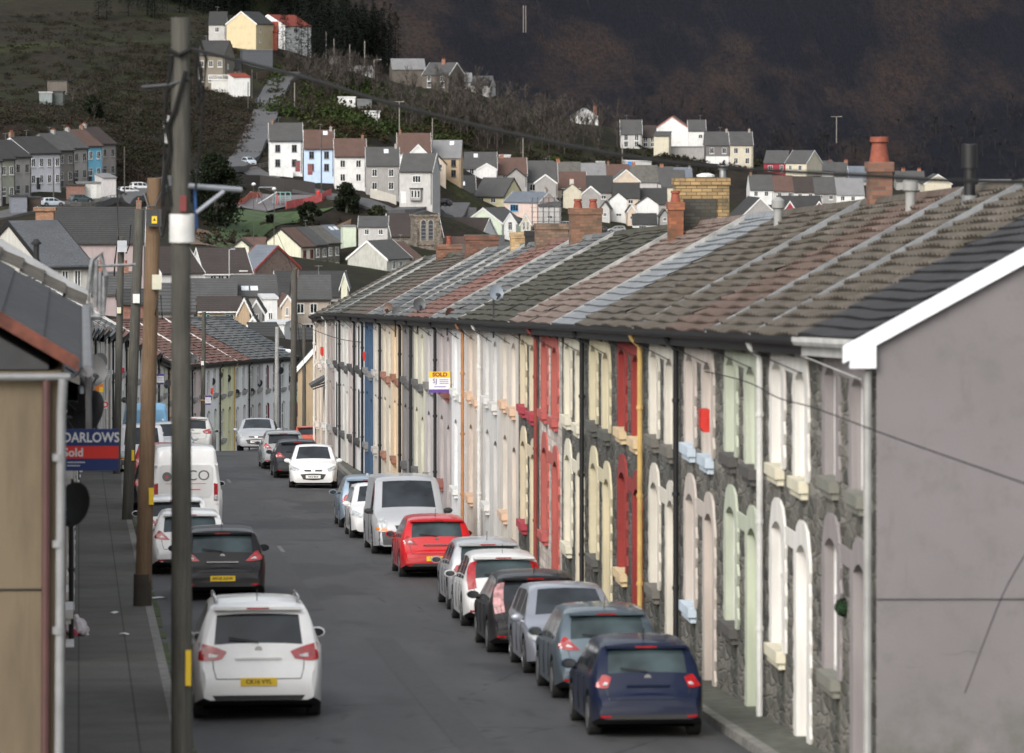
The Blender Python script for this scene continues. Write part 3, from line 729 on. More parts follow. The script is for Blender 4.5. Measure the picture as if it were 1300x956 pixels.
GLASSCAR = glassm((.018, .021, .024), .04, .5); GLASSWS = glassm((.022, .027, .032), .05, .5); GLASSTINT = glassm((.028, .042, .046), .06, .7)
# ------------------------------------------------------------------ the street: right terrace
Y0, PW, NR = 60.0, 4.95, 29
def S_(c, st=.3): return render(c, st)
ST1, ST2 = stone(), stone((.06, .06, .055), (.12, .115, .1)); STG = stone((.078, .078, .07), (.15, .145, .13))
cream = (.62, .55, .36); white = (.66, .65, .62); beige = (.55, .46, .38); pinkb = (.5, .42, .37); mauve = (.37, .32, .31)
RT_B = lambda: tiles((.135, .088, .066), .38); RT_G = lambda: tiles((.10, .10, .095), .3)
RT = {'br': tiles((0.106, 0.092, 0.077), .40), 'pu': tiles((0.120, 0.085, 0.070), .32), 'moss': tiles((0.072, 0.072, 0.060), .55), 'dk': tiles((0.041, 0.041, 0.044), .05), 'pale': tiles((0.221, 0.235, 0.247), .02),
      'pink': tiles((0.183, 0.140, 0.120), .3), 'gr': tiles((0.128, 0.132, 0.132), .18), 'red': tiles((0.178, 0.098, 0.081), .2), 'sl': tiles((0.102, 0.110, 0.115), .12), 'gr2': tiles((0.162, 0.166, 0.166), .12)}
PB = plain((.015, .015, .016), .5); PWt = plain((.6, .6, .58), .5); PYel = plain((.52, .35, .12), .6); PRed = plain((.22, .045, .035), .6); POr = plain((.36, .17, .07), .6); PGy = plain((.28, .28, .27), .6)
sill_l = lambda c: render(c, .2)
RIGHT = [
 # label, wall, trim, roof, door, pipe, sill, extra
 ('stone terraced house with mauve-grey window surrounds at the near end of the right-hand terrace', ST1, (.27, .245, .245), 'dk', (.12, .115, .12), None, (.2, .2, .17), dict(amp=.3, gable=gablem(), gutter=PWt, fasc=PWt)),
 ('stone terraced house with bright white surrounds next to the near end house', ST1, (.72, .70, .66), 'br', (.6, .6, .58), PWt, (.66, .62, .48), dict(gutter=PB)),
 ('stone terraced house with pale green window surrounds and white frames', ST1, (.50, .54, .43), 'br', (.38, .45, .25), None, (.09, .085, .08), {}),
 ('stone terraced house with pinkish surrounds and pale blue sills beside a black downpipe', ST1, (.53, .47, .42), 'pu', (.3, .2, .14), PB, (.52, .6, .68), dict(pipex=.1)),
 ('stone terraced house with off-white surrounds next to the yellow downpipe', STG, (.64, .6, .52), 'br', (.6, .6, .56), None, (.16, .15, .13), {}),
 ('stone terraced house with dark red surrounds beside the yellow downpipe', STG, (.27, .035, .03), 'br', (.25, .02, .02), PYel, (.65, .5, .3), dict(pipex='near')),
 ('dark stone terraced house with yellow cream surrounds', ST2, (.58, .52, .36), 'br', (.5, .4, .2), None, (.1, .1, .09), {}),
 ('stone terraced house with cream white surrounds and a thick black downpipe', STG, (.66, .62, .5), 'pale', (.5, .28, .1), PB, (.66, .62, .5), dict(pipex='near', amp=.2)),
 ('painted white brick terraced house with faded red surrounds and sills', brick((.56, .5, .45), (.42, .38, .34), 2.2), (.42, .11, .09), 'pink', (.4, .08, .07), PRed, (.42, .1, .09), {}),
 ('stone terraced house with yellow surrounds and raspberry red sills', ST2, (.60, .53, .38), 'pink', (.5, .4, .25), None, (.38, .05, .07), {}),
 ('beige rendered terraced house with peach sills', render((0.64, 0.59, 0.52)), None, 'moss', (.4, .2, .08), None, (.6, .42, .3), {}),
 ('pale grey rendered terraced house with a white downpipe', render((0.60, 0.59, 0.57)), None, 'moss', (.3, .2, .14), PWt, (.6, .58, .56), {}),
 ('light tan rendered terraced house with peach window sills', render((0.62, 0.53, 0.45)), None, 'moss', (.5, .4, .32), None, (.6, .42, .3), {}),
 ('clean white rendered terraced house beside an orange downpipe', render((0.74, 0.74, 0.74), .12), None, 'gr', (.66, .66, .66), POr, (.62, .62, .6), dict(pipex='near')),
 ('mauve rendered terraced house behind the sold board', render((0.47, 0.42, 0.41)), None, 'gr2', (.3, .3, .3), PB, (.25, .1, .08), {}),
 ('grey rendered terraced house beside a rusty red roof', render((0.53, 0.50, 0.49)), None, 'red', (.4, .2, .1), None, (.2, .19, .18), {}),
 ('cream and grey rendered terraced house in the middle of the right terrace', render((0.61, 0.59, 0.48)), None, 'red', (.45, .42, .3), PB, (.1, .1, .1), {}),
 ('terraced house with a charcoal grey render front', render((0.23, 0.22, 0.22)), None, 'gr', (.3, .3, .3), PB, (.1, .1, .1), {}),
 ('peach orange rendered terraced house between two black downpipes', render((0.74, 0.56, 0.37), .15), None, 'gr', (.6, .42, .25), None, (.25, .12, .08), {}),
 ('pale buff rendered terraced house with brown sills next to the peach one', render((0.64, 0.57, 0.46)), None, 'sl', (.5, .42, .3), PB, (.28, .14, .1), dict(amp=.2)),
 ('light beige rendered terraced house beside the deep blue one', render((0.59, 0.55, 0.50)), None, 'gr2', (.5, .4, .3), None, (.4, .38, .36), dict(amp=.2)),
 ('terraced house with a deep blue rendered front', render((0.045, 0.095, 0.175), .1), None, 'pu', (.6, .6, .6), PB, (.2, .2, .2), {}),
 ('white terraced house with black window reveals beside the blue one', render((0.74, 0.74, 0.74), .1), None, 'br', (.05, .05, .05), PB, (.05, .05, .05), dict(rev=BLACK)),
 ('pinkish grey rendered terraced house with a black sill', render((0.54, 0.47, 0.45)), None, 'br', (.3, .1, .1), None, (.06, .06, .06), {}),
 ('off-white rendered terraced house with dark sills near the far end', render((0.66, 0.64, 0.60)), None, 'moss', (.4, .3, .2), PB, (.08, .08, .08), {}),
 ('white rendered terraced house with tall black windows near the far end', render((0.74, 0.73, 0.71)), None, 'gr', (.05, .05, .05), None, (.05, .05, .05), dict(rev=BLACK)),
 ('mauve brown rendered terraced house near the far end with a small roof canopy', render((0.38, 0.33, 0.31)), None, 'moss', (.1, .08, .07), PWt, (.3, .3, .3), {}),
 ('buff rendered terraced house third from the far end', render((0.60, 0.53, 0.45)), None, 'br', (.4, .3, .2), None, (.55, .53, .5), {}),
 ('cream rendered terraced house at the far end of the right-hand terrace', render((0.70, 0.60, 0.50)), None, 'br', (.4, .3, .2), PWt, (.6, .55, .5), {}),
]
CH = {3: (.45, .5, 0), }
for i, (lab, wl, tr, rf, dr, pp, sl_, ex) in enumerate(RIGHT):
    P = dict(wall=wl, trim=render(tr, .18) if tr else None, roof=RT[rf], door=plain(dr, .5), pipe=pp, sillm=render(sl_, .15), slope=G, flip=1, rise=1.98, hd=3.75)
    P.update(ex)
    yc = Y0 + PW * (i + .5); lod = 0 if i < 6 else 1 if i < 18 else 2
    if P.get('pipex') == 'near': P['pipex'] = PW - .1
    P['verge'] = LEAD if i in (1, 2, 4) else plain((.27, .27, .26), .7, var=.35, scale=4) if i in (7, 9, 12, 14, 17, 18, 20, 24, 26) else None
    if i == 0: P['verge'] = None
    if i in (7, 9, 12, 14, 20, 24): P['vw'] = .11
    P['vergex'] = (.1,)
    ch = []
    if i == 4: ch = [(1.6, 3.75, 6.9, 8.2, .4, .38, brick((.18, .085, .055), (.12, .1, .09)), dict(pots=1, poth=.42, pr=.17, label='dark brick chimney with one tall orange pot'))]
    if i == 8: ch = [(0.7, 3.6, 6.9, 8.1, 1.2, .55, None, dict(pots=0))]
    P['chim'] = ch if i == 4 else ()
    T = row_house(lab, (9.6, yc + PW / 2, zr(yc) + .02), -PI / 2, PW, P, lod, 'houses of the right-hand terrace')
    def chn(x, y, z0, z1, lx, ly, bm, **k):   # lx along the ridge, ly across the street axis
        return chimney(T, x, y, z0, z1, lx, ly, bm, **k)
    if i == 9:   # broad yellow stack with a dark brick inset and orange stack beside it
        c = chn(2.2, 3.75, 6.7, 8.55, .5, 1.16, brick((.30, .20, .09), (.07, .065, .05)), pots=0, label='yellow brick chimney stack with a blackened inset')
        m = MB(); m.box(2.46, 2.49, 3.33, 4.05, 7.2, 8.1); m.build('blackened_panel', brick((.05, .047, .04), (.03, .03, .03)), c)
        m = MB(); m.lathe([(.16, 0), (.2, .02), (.2, .06), (.08, .1)], (2.2, 3.85, 8.55), 10); m.build('cowl', PWt, c)
        chn(3.0, 3.1, 6.4, 8.05, .4, .3, brick((.22, .08, .04), (.18, .08, .05)), pots=1, poth=.24, pr=.11, label='orange brick chimney')
        m = MB(); m.tube([(1.2, 4.35, 7.2), (1.2, 4.35, 8.75)], .075, 10); m.tube([(1.2, 4.35, 7.25), (1.2, 4.35, 7.45)], .11, 10); m.tube([(1.2, 4.35, 8.7), (1.2, 4.35, 8.8)], .11, 10)
        m.build('flue_pipe', plain((.4, .41, .42), .35, .8, var=.1), T, smooth=True)
    if i == 14: chn(2.2, 3.75, 7.0, 8.35, .6, .82, brick((.16, .08, .048), (.12, .09, .07)), pots=2, poth=.24, pr=.12, label='broad orange-brown brick chimney with two red pots')
    if i == 18: chn(3.0, 3.75, 7.1, 8.0, .5, .7, brick((.40, .26, .12), (.3, .25, .18)), pots=0)
    if i == 17: chn(.6, 3.75, 7.1, 7.9, .4, .25, BLACK, pots=0)
    if i == 16: 
        c = chn(2.5, 3.75, 7.1, 8.1, .6, .9, brick((.16, .1, .07), (.1, .09, .07)), pots=0)
    if i == 21: chn(2.5, 3.75, 6.9, 8.1, .5, 1.1, brick((.13, .056, .04), (.1, .07, .05)), pots=0, label='broad red brick chimney without pots')
    if i == 24: chn(2.5, 3.75, 6.9, 7.95, .5, .9, brick((.18, .08, .05), (.13, .08, .06)), pots=1, poth=.3, pr=.1)
    if i == 2:
        m = MB(); m.tube([(2.2, 3.4, 7.2), (2.2, 3.4, 8.15)], .085, 10); m.tube([(2.2, 3.4, 7.85), (2.2, 3.4, 8.2)], .12, 10); m.build('black_flue', BLACK, T, smooth=True)
        m = MB(); m.tube([(2.2, 3.4, 7.1), (2.2, 3.4, 7.45)], .12, 10); m.build('flue_collar', LEAD, T, smooth=True)
    if i in (3, 6):
        m = MB(); m.lathe([(.08, 7.1), (.08, 7.62), (.12, 7.64), (.12, 7.78), (.04, 7.84)], (2.5, 3.3, 0), 10); m.build('vent_pipe', plain((.25, .25, .24), .6), T, smooth=True)
    if i == 0:
        # barge boards and details of the gable
        sl = G; eh = 5.5; w = PW; run = 3.97; z0 = eh - 1.98 * .22 / 3.75 + sl * w / 2
        m = MB(); x0, x1 = w - .0, w + .1
        for (y0, y1, za, zb) in ((-.42, 3.75, z0 - .1, eh + 1.98 + sl * w / 2 + .04), (7.9, 3.75, z0 - .1, eh + 1.98 + sl * w / 2 + .04)):
            m.add([(x0, y0, za - .10), (x0, y1, zb - .10), (x0, y1, zb + .1), (x0, y0, za + .1), (x1, y0, za - .10), (x1, y1, zb - .10), (x1, y1, zb + .1), (x1, y0, za + .1)],
                  [(0, 1, 2, 3), (7, 6, 5, 4), (0, 4, 5, 1), (3, 2, 6, 7), (0, 3, 7, 4), (1, 5, 6, 2)])
        m.build('bargeboard', plain((.74, .75, .78), .45, var=.04), T)
        m = MB(); m.box(w - .01, w + .11, -.34, -.02, z0 - .26, z0 + .02); m.build('box_end', plain((.70, .71, .74), .45, var=.04), T)
        m = MB(); m.tube([(w + .012, .0, 2.45), (w + .012, 2.5, 2.43), (w + .012, 7.5, 2.47)], .008, 5); m.build('surface_cable', plain((.07, .07, .07), .6), T)
        m = MB(); m.tube([(w - .06, -.1, 5.2), (w - .06, -.1, 0)], .05, 8); m.build('downpipe', PGy, T, smooth=True)
    if i in (0, 11):
        pass
# ------------------------------------------------------------------ the street: left side
LEFT_SPEC = [  # far curved stretch, from near to far
 ('white rendered terraced house seen between the first poles on the left', render((0.78, 0.77, 0.73), .12), 'gr', PWt, BLACK),
 ('grey-white terraced house behind the dark pole with a red alarm box', render((0.73, 0.72, 0.70), .12), 'red', PB, None),
 ('tan terraced house just left of the brown wooden pole', render((0.59, 0.49, 0.37), .12), 'red', PB, None),
 ('white terraced house carrying a blue and white board on the left', render((0.76, 0.74, 0.73), .12), 'red', PWt, None),
 ('mauve terraced house with orange door beside the near wooden pole', render((0.49, 0.44, 0.43), .12), 'red', PWt, None),
 ('pale terraced house hidden partly by the near wooden pole', render((0.63, 0.60, 0.56), .12), 'red', PB, None),
 ('grey-green terraced house right of the near pole', render((0.61, 0.60, 0.54), .12), 'red', PB, None),
 ('peach terraced house with a red pipe on the left curve', render((0.76, 0.55, 0.40), .12), 'pink', PRed, None),
 ('white terraced house with black windows on the left curve', render((0.76, 0.74, 0.71), .12), 'red', PB, BLACK),
 ('pinkish terraced house with two satellite dishes on the left curve', render((0.59, 0.49, 0.46), .12), 'red', None, None),
 ('bright white terraced house with a satellite dish on the left curve', render((0.80, 0.79, 0.78), .12), 'red', PB, None),
 ('pale yellow terraced house on the left curve', render((0.73, 0.71, 0.46), .12), 'red', PYel, None),
 ('white terraced house beside the yellow one on the left curve', render((0.79, 0.78, 0.76), .12), 'red', PB, None),
 ('grey terraced house behind the pale lamp post', render((0.51, 0.50, 0.49), .12), 'gr', None, None),
 ('white terraced house with maroon door near the end of the left curve', render((0.78, 0.77, 0.76), .12), 'gr', PB, plain((.2, .02, .04), .5)),
 ('last white terraced house at the far end of the left curve', render((0.73, 0.73, 0.71), .12), 'sl', PB, None),
]
Yc = 209.0; idx = 0
DISH_AT = {}
while idx < len(LEFT_SPEC):
    lab, wl, rf, pp, rev = LEFT_SPEC[idx]
    a = lhead(Yc + 2.5); x0 = lwx(Yc); step = PW * math.cos(a)
    ym = Yc + step / 2
    # direction of the front in plan
    x1 = lwx(Yc + step); ang = math.atan2(step, x1 - x0)
    stepd = idx < 6
    P = dict(wall=wl, roof=RT[rf], door=plain((R.uniform(.2, .6), R.uniform(.15, .5), R.uniform(.1, .4)), .5), pipe=pp, rev=rev or wl, slope=0 if stepd else (zr(ym + 2.5) - zr(ym - 2.5)) / 5, rise=2.1, hd=3.75, eh=5.05,
             sillm=render((.3, .29, .28)), verge=plain((.6, .6, .58), .7) if stepd or idx in (7, 9, 11) else None, vergex=(PW - .1,), vw=.09 if stepd else .05,
             ops=[(1.3, 3.35, 4.7, .92), (3.55, 3.35, 4.7, .92), (1.4, 1.0, 2.6, 1.05), (3.75, .12, 2.55, .95)])
    row_house(lab, (x0, Yc, zr(ym) + .02), ang, PW, P, 1, 'houses of the left-hand terrace')
    DISH_AT[idx] = (x0, Yc, zr(ym), ang)
    Yc += step; idx += 1
# straight stretch left, nearer
for k, (ya, nn, lab, wl, rf) in enumerate([(82, 5, 'stepped terraced house behind the satellite dishes on the left', render((.30, .13, .09)), 'br')]):
    pass
NEARL = [(58.4, 9.0), (67.4, 9.0)]
def near_left():
    zE = -3.55 ; y0, y1 = 58.4, 73.0
    T = thing('end_house', 'cream rendered end house with a dark felted roof and rusty bargeboard at the left edge', 'house', (-.2, y0, 0), 0)
    cr = render((.135, .105, .068), .3)  # cream wall with vignette darkening put into its colour
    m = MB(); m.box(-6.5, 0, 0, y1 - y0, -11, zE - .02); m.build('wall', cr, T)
    pit = .585; m = MB()
    m.prism([(-.15, zE + .05), (-.15, zE + .0), (-6.5, zE + .0), (-6.5, zE + 6.35 * pit)], -.02, y1 - y0, 'y'); m.build('gable_cladding', plain((.035, .036, .038), .8, var=.25), T)
    m = MB()
    # roof sheet rows parallel to the eaves
    n = 14; 
    for i in range(n):
        a = .28 - i * .5; b = a - .5; za = zE - .06 + (.28 - a) * pit; zb = za + .5 * pit
        m.add([(a, -.12, za + .05), (a, y1 - y0, za + .05), (b, y1 - y0, zb + .03), (b, -.12, zb + .03), (a, -.12, za - .03), (a, y1 - y0, za - .03)], [(0, 1, 2, 3), (4, 5, 1, 0)])
    ro = m.build('roof', tiles((.055, .056, .06), .05), T)
    m = MB(); m.add([(.2, -.2, zE - .02), (-6.6, -.2, zE - .02 + 6.8 * pit), (-6.6, -.2, zE + .27 + 6.8 * pit), (.2, -.2, zE + .14), (.2, -.12, zE - .02), (-6.6, -.12, zE - .02 + 6.8 * pit), (-6.6, -.12, zE + .27 + 6.8 * pit), (.2, -.12, zE + .14)],
                    [(0, 1, 2, 3), (7, 6, 5, 4), (0, 4, 5, 1), (3, 2, 6, 7), (0, 3, 7, 4)]); m.build('bargeboard', plain((.11, .035, .022), .85, var=.55, scale=4), ro)
    m = MB(); m.tube([(-6.5, -.12, zE - .08), (.1, -.12, zE - .08)], .045, 8); m.build('gutter', plain((.16, .165, .17), .5), T, smooth=True)
    m = MB(); m.tube([(.30, -.1, zE - .02), (.30, y1 - y0, zE - .02)], .07, 8); m.build('eaves_gutter', plain((.12, .12, .125), .5), T, smooth=True)
    m = MB(); m.tube([(.02, -.16, zE - .1), (-.0, -.16, zE - .5), (-.05, -.14, -12)], .055, 10)
    for z in (-4.6, -5.6, -6.6): m.tube([(-.03, -.15, z), (-.03, -.15, z + .08)], .075, 10)
    m.build('downpipe', plain((.2, .205, .21), .5), T, smooth=True)
    m = MB(); m.tube([(-.17, -.1, zE - .1), (-.2, -.1, -12)], .05, 8); m.build('dark_downpipe', plain((.07, .03, .028), .5), T, smooth=True)
    m = MB(); m.tube([(-6, -.012, -6.08), (-.2, -.012, -6.1)], .012, 4); m.build('surface_cable', BLACK, T)
    # second house beyond
    T = thing('terraced_house', 'narrow brown-tiled roofed house just behind the cream end house on the left', 'house', (-.2, 73.1, 0), 0)
    m = MB(); m.box(-6.5, -.02, 0, 4.1, -13, zE - .02); m.build('wall', render((.36, .33, .3)), T)
    m = MB(); tile_slope(m, 4.2, 0, 0, 7, 7 * pit, 0, 22, .16, .012)
    # turn the slope so that it climbs to the left
    m.v = [(.3 - y, x, zE - .05 + z) for x, y, z in m.v]; ro = m.build('roof', RT['br'], T, fix=False)
    m = MB(); m.add([(.34, 4.1, zE - .1), (.34, 4.28, zE - .1), (-6.5, 4.28, zE - .1 + 6.84 * pit + .12), (-6.5, 4.1, zE - .1 + 6.84 * pit + .12), (.34, 4.1, zE + .05), (.34, 4.28, zE + .05), (-6.5, 4.28, zE + .05 + 6.84 * pit + .14), (-6.5, 4.1, zE + .05 + 6.84 * pit + .14)],
                    [(0, 1, 2, 3), (4, 5, 6, 7), (0, 1, 5, 4), (1, 2, 6, 5), (3, 0, 4, 7)]); m.build('verge', plain((.33, .34, .35), .6), ro)
near_left()
# straight left terrace from 82 m to 184 m: stepped houses
cols = [(.20, .075, .05), (.5, .42, .33), (.45, .43, .4), (.6, .58, .54), (.35, .3, .27), (.55, .5, .4), (.5, .5, .5), (.42, .3, .22), (.6, .6, .58), (.5, .45, .38), (.62, .6, .56), (.4, .36, .34), (.58, .52, .42), (.6, .6, .6), (.5, .46, .42), (.56, .5, .46), (.62, .61, .6), (.45, .4, .36), (.6, .55, .46), (.55, .54, .52)]
nm_ = ['brick red', 'tan', 'grey', 'off-white', 'brown-grey', 'buff', 'light grey', 'brown', 'white', 'sandy', 'ivory', 'dull mauve', 'straw-coloured', 'pale grey', 'greyish beige', 'rosy beige', 'chalk white', 'earth-toned', 'light buff', 'stone grey']
Yc = 82.0
for k in range(25):
    ym = Yc + 2.55; x0 = lwx(Yc); x1 = lwx(Yc + 5.1)
    P = dict(wall=render(cols[k % 20]), roof=RT[['br', 'gr', 'gr2', 'pu', 'gr'][k % 5]], slope=0, rise=2.1, hd=3.75, eh=4.9 if k > 3 else 4.75, pipe=[PB, None, PWt][k % 3], door=plain((.3, .2, .15), .5),
             verge=plain((.6, .6, .58), .7), vergex=(5.0,), sillm=FASCIA, ops=[(1.3, 3.3, 4.6, .92), (3.55, 3.3, 4.6, .92), (1.4, 1.0, 2.6, 1.05), (3.75, .12, 2.5, .95)])
    row_house(('%s terraced house in the straight left-hand row, mostly hidden by dishes and poles' % nm_[k]) if k < 20 else ('%s terraced house where the left-hand row starts to curve' % ['milk white', 'plain white', 'tan brown', 'cool white', 'clay grey'][k - 20]), (x0 - .02, Yc, zr(ym)), math.atan2(5.1, x1 - x0), 5.1, P, 2, 'houses of the left-hand terrace')
    Yc += 5.1

# ------------------------------------------------------------------ road and pavements
def strip(name, offs, zoff, mat, y0=14, y1=330, side=None, n=2.0, curb=None):
    mb = MB(); Y = y0; prev = None
    while Y <= y1:
        cur = []
        for o, dz in offs: x, yy = lp(Y, o); cur.append((x, yy, zr(Y) + dz))
        if prev:
            for j in range(len(cur) - 1): mb.quad(prev[j], prev[j + 1], cur[j + 1], cur[j])
        prev = cur; Y += n
    o = mb.build(name, mat, None, fix=False); kind(o, 'structure'); return o
def asphalt():
    m, nt, b = nodes('asphalt'); v = coords(nt)
    f = noise(nt, v, 34, 3, .7); g = noise(nt, coords(nt, (.9, .12, 1)), 1.0, 5); h = noise(nt, coords(nt, (1, .4, 1)), .35, 3)
    c = mixc(nt, ramp(nt, f, .3, .7), (.030, .030, .032), (.050, .050, .052))
    c = mixc(nt, ramp(nt, g, .42, .75), c, (.064, .064, .066)); c = mixc(nt, ramp(nt, h, .55, .62), c, (.026, .026, .028))
    nt.links.new(c, b.inputs['Base Color']); vo = nt.nodes.new('ShaderNodeTexVoronoi'); vo.feature = 'DISTANCE_TO_EDGE'; vo.inputs['Scale'].default_value = .32; nt.links.new(coords(nt), vo.inputs['Vector'])
    wob = noise(nt, v, 1.3, 4)
    c2 = mixc(nt, ramp(nt, vo.outputs['Distance'], .012, .004), c, (.012, .012, .012)); c2 = mixc(nt, ramp(nt, wob, .50, .56), c, c2)
    st = noise(nt, coords(nt, (.8, .25, 1)), 2.4, 4); c2 = mixc(nt, ramp(nt, st, .62, .72), c2, (.018, .018, .018))
    nt.links.new(c2, b.inputs['Base Color'])
    b.inputs['Roughness'].default_value = .75; bump(nt, b, f, .5, .01); return m
def paving():
    m, nt, b = nodes('tarmac_paving'); v = coords(nt)
    f = noise(nt, v, 26, 3, .7); g = noise(nt, v, .8, 5, .7)
    c = mixc(nt, ramp(nt, f, .3, .7), (.075, .070, .063), (.125, .116, .105)); c = mixc(nt, ramp(nt, g, .45, .7), c, (.055, .057, .043))
    br = nt.nodes.new('ShaderNodeTexBrick'); nt.links.new(v, br.inputs['Vector']); br.inputs['Scale'].default_value = 1; br.inputs['Brick Width'].default_value = .8; br.inputs['Row Height'].default_value = 3.1; br.offset = .0
    br.inputs['Mortar Size'].default_value = .015; br.inputs['Color1'].default_value = (1, 1, 1, 1); br.inputs['Color2'].default_value = (.88, .88, .88, 1); br.inputs['Mortar'].default_value = (.35, .35, .3, 1)
    mx = nt.nodes.new('ShaderNodeMix'); mx.data_type = 'RGBA'; mx.blend_type = 'MULTIPLY'; mx.inputs[0].default_value = 1
    nt.links.new(c, mx.inputs[6]); nt.links.new(br.outputs['Color'], mx.inputs[7]); nt.links.new(mx.outputs[2], b.inputs['Base Color'])
    b.inputs['Roughness'].default_value = .9; bump(nt, b, f, .4, .01); return m
KERB = plain((.17, .165, .15), .85, var=.35, scale=5); PAV = paving()
LK, RK = 1.62, 9.05
strip('road', [(LK - .02, 0), (LK + 1, .02), (LK + 3.4, .05), (LK + 5.8, .02), (RK + .02, 0)], 0, asphalt())
strip('pavement_left', [(-.05, .13), (LK - .15, .12)], 0, PAV)
strip('kerb_left', [(LK - .15, .124), (LK, .12), (LK + .012, -.02)], 0, KERB)
strip('pavement_right', [(RK + .15, .12), (10.2, .13)], 0, plain((.075, .078, .062), .9, var=.4, scale=4))
strip('kerb_right', [(RK - .012, -.02), (RK, .12), (RK + .15, .124)], 0, KERB)
mm = MB()
for Y in (118, 163):
    for q in range(1): mm.add([(lp(Y, 4.95)[0], Y, zr(Y) + .058), (lp(Y, 5.05)[0], Y, zr(Y) + .058), (lp(Y, 5.05)[0], Y + 3, zr(Y + 3) + .058), (lp(Y, 4.95)[0], Y + 3, zr(Y + 3) + .058)], [(0, 1, 2, 3)])
kind(mm.build('road_marking', plain((.13, .13, .13), .8, var=.5, scale=5), None), 'structure')
crown = lambda o: float(np.interp(o, [LK, LK + 1, LK + 3.4, LK + 5.8, RK], [0, .02, .05, .02, 0])) + .005
for k, (o_, w_, Y_, L_, cc) in enumerate(((2.7, 1.6, 84, 5, .042), (3.9, 1.0, 96, 22, .037), (5.1, 1.4, 124, 6, .045), (3.0, 1.1, 138, 9, .04), (4.9, 1.6, 150, 4, .045), (4.0, 2.4, 172, 7, .038), (5.2, .5, 64, 24, .042))):
    mm = MB(); n_ = 6
    for q in range(n_):
        ya, yb = Y_ + L_ * q / n_, Y_ + L_ * (q + 1) / n_; zc = .044 + .006
        mm.add([(lp(ya, o_)[0], ya, zr(ya) + crown(o_)), (lp(ya, o_ + w_)[0], ya, zr(ya) + crown(o_ + w_)), (lp(yb, o_ + w_)[0], yb, zr(yb) + crown(o_ + w_)), (lp(yb, o_)[0], yb, zr(yb) + crown(o_))], [(0, 1, 2, 3)])
    kind(mm.build('road_patch', plain((cc, cc, cc * 1.04), .8, var=.25, scale=8), None), 'structure')
mm = MB()
for q in range(60):
    Y = 58 + q * 3.1; x, yy = lp(Y, LK + .03 + R.uniform(-.01, .02)); mm.box(x - .04, x + .08, yy, yy + R.uniform(.6, 2.2), zr(Y) - .1, zr(Y) + .012)
kind(mm.build('gutter_moss', plain((.05, .065, .02), .95, var=.4), None), 'stuff')

# ------------------------------------------------------------------ cars
WH = (.74, .74, .74); SIL = (.42, .43, .45)
gL, gR = 'cars parked along the left kerb', 'cars parked along the right kerb'
def sc3(T, k): T.scale = (k, k, k); return T
sc3(car('suv', WH, 73.6, 2.55, True, 'white SUV parked nearest the camera on the left, with roof rails and a yellow plate', plate='CK16 VYL', rails=True, group=gL), 1)
sc3(car('hatch', (.014, .014, .016), 101.8, 2.85, True, 'black hatchback parked in front of the white SUV, with large red tail lamps', plate='HV10 AXW', L=4.3, W=1.81, H=1.5, group=gL, chrome=True, tint=GLASSTINT), .95)
sc3(car('hatch', WH, 111.5, 2.42, True, 'white hatchback parked directly ahead of the black one', L=4.3, W=1.8, H=1.48, group=gL, tint=GLASSTINT), .93)
sc3(car('hatch', WH, 119.6, 2.28, True, 'white hatchback parked right behind the white panel van', L=4.3, W=1.82, H=1.47, group=gL), .93)
v = car('bigvan', (.70, .70, .69), 130.5, 2.72, True, 'tall white panel van with grey lettering on its back doors', cat='van', name='panel_van', group=gL); sc3(v, .93)
yv = -2.75 + .038
GRT = plain((.12, .12, .12), .6); RDT = plain((.55, .06, .05), .6)
text('CO', .40, GRT, v, (.34, yv, 1.62), name='van_lettering', sx=1.05)
m = MB(); m.box(-.56, .55, yv - .002, yv, 1.40, 1.415); m.box(-.3, .4, yv - .002, yv, 1.235, 1.26); m.build('red_text_line', RDT, v)
m = MB(); m.lathe([(.13, -.004), (.13, 0), (.08, 0), (.08, -.004)], (-.52, yv + .001, 1.60), 16, ax='y'); m.build('round_emblem', GRT, v)
m = MB(); m.box(-.55, -.49, yv - .004, yv, 1.57, 1.63); m.build('emblem_centre', RDT, v)
m = MB(); m.lathe([(.14, -.003), (.14, 0), (.11, 0), (.11, -.003)], (.62, yv + .028, .86), 16, ax='y'); m.build('sticker', RDT, v); text('60', .12, GRT, v, (.62, yv + .022, .86), name='sticker_number')
sc3(car('suv', (.02, .02, .022), 144, 2.35, True, 'black car tucked in beyond the white panel van on the left', L=4.3, H=1.55, group=gL), .93)
sc3(car('hatch', (.34, .02, .02), 163, 2.55, True, 'red hatchback beyond the white panel van on the left', L=4.0, group=gL), .93)
sc3(car('van', (.68, .68, .68), 174, 2.15, False, 'small white van facing the camera among the left poles', cat='van', name='panel_van', L=4.4, W=1.8, H=1.8, group=gL), .93)
sc3(car('suv', (.45, .46, .48), 183, 3.3, False, 'silver people carrier facing the camera beyond the left poles', L=4.5, H=1.65, group=gL), .93)
sc3(car('bigvan', (.18, .40, .62), 197, 2.6, True, 'light blue van roof showing behind the poles on the left', cat='van', name='panel_van', group=gL, L=5, H=2.2), .93)
x_, y_ = lp(222, 2.9); sc3(car('suv', (.62, .61, .58), 222, x_, True, 'cream-white people carrier dipping below the brow on the left', L=4.4, H=1.62, W=1.8, group=gL, yaw=lhead(222)), .95)
sc3(car('hatch', (.36, .37, .39), 211, 7.5, False, 'silver hatchback driving towards the camera at the brow of the street', name='moving_car', plate='YN64 ZBX', L=4.35, W=1.82, H=1.48, yaw=.07), .93)
k9 = .9
sc3(car('hatch', (.007, .012, .034), 69.6, 7.72, True, 'dark blue hatchback nearest the camera on the right kerb', H=1.46, W=1.74, tint=GLASSTINT, group=gR, lamp='almond'), k9)
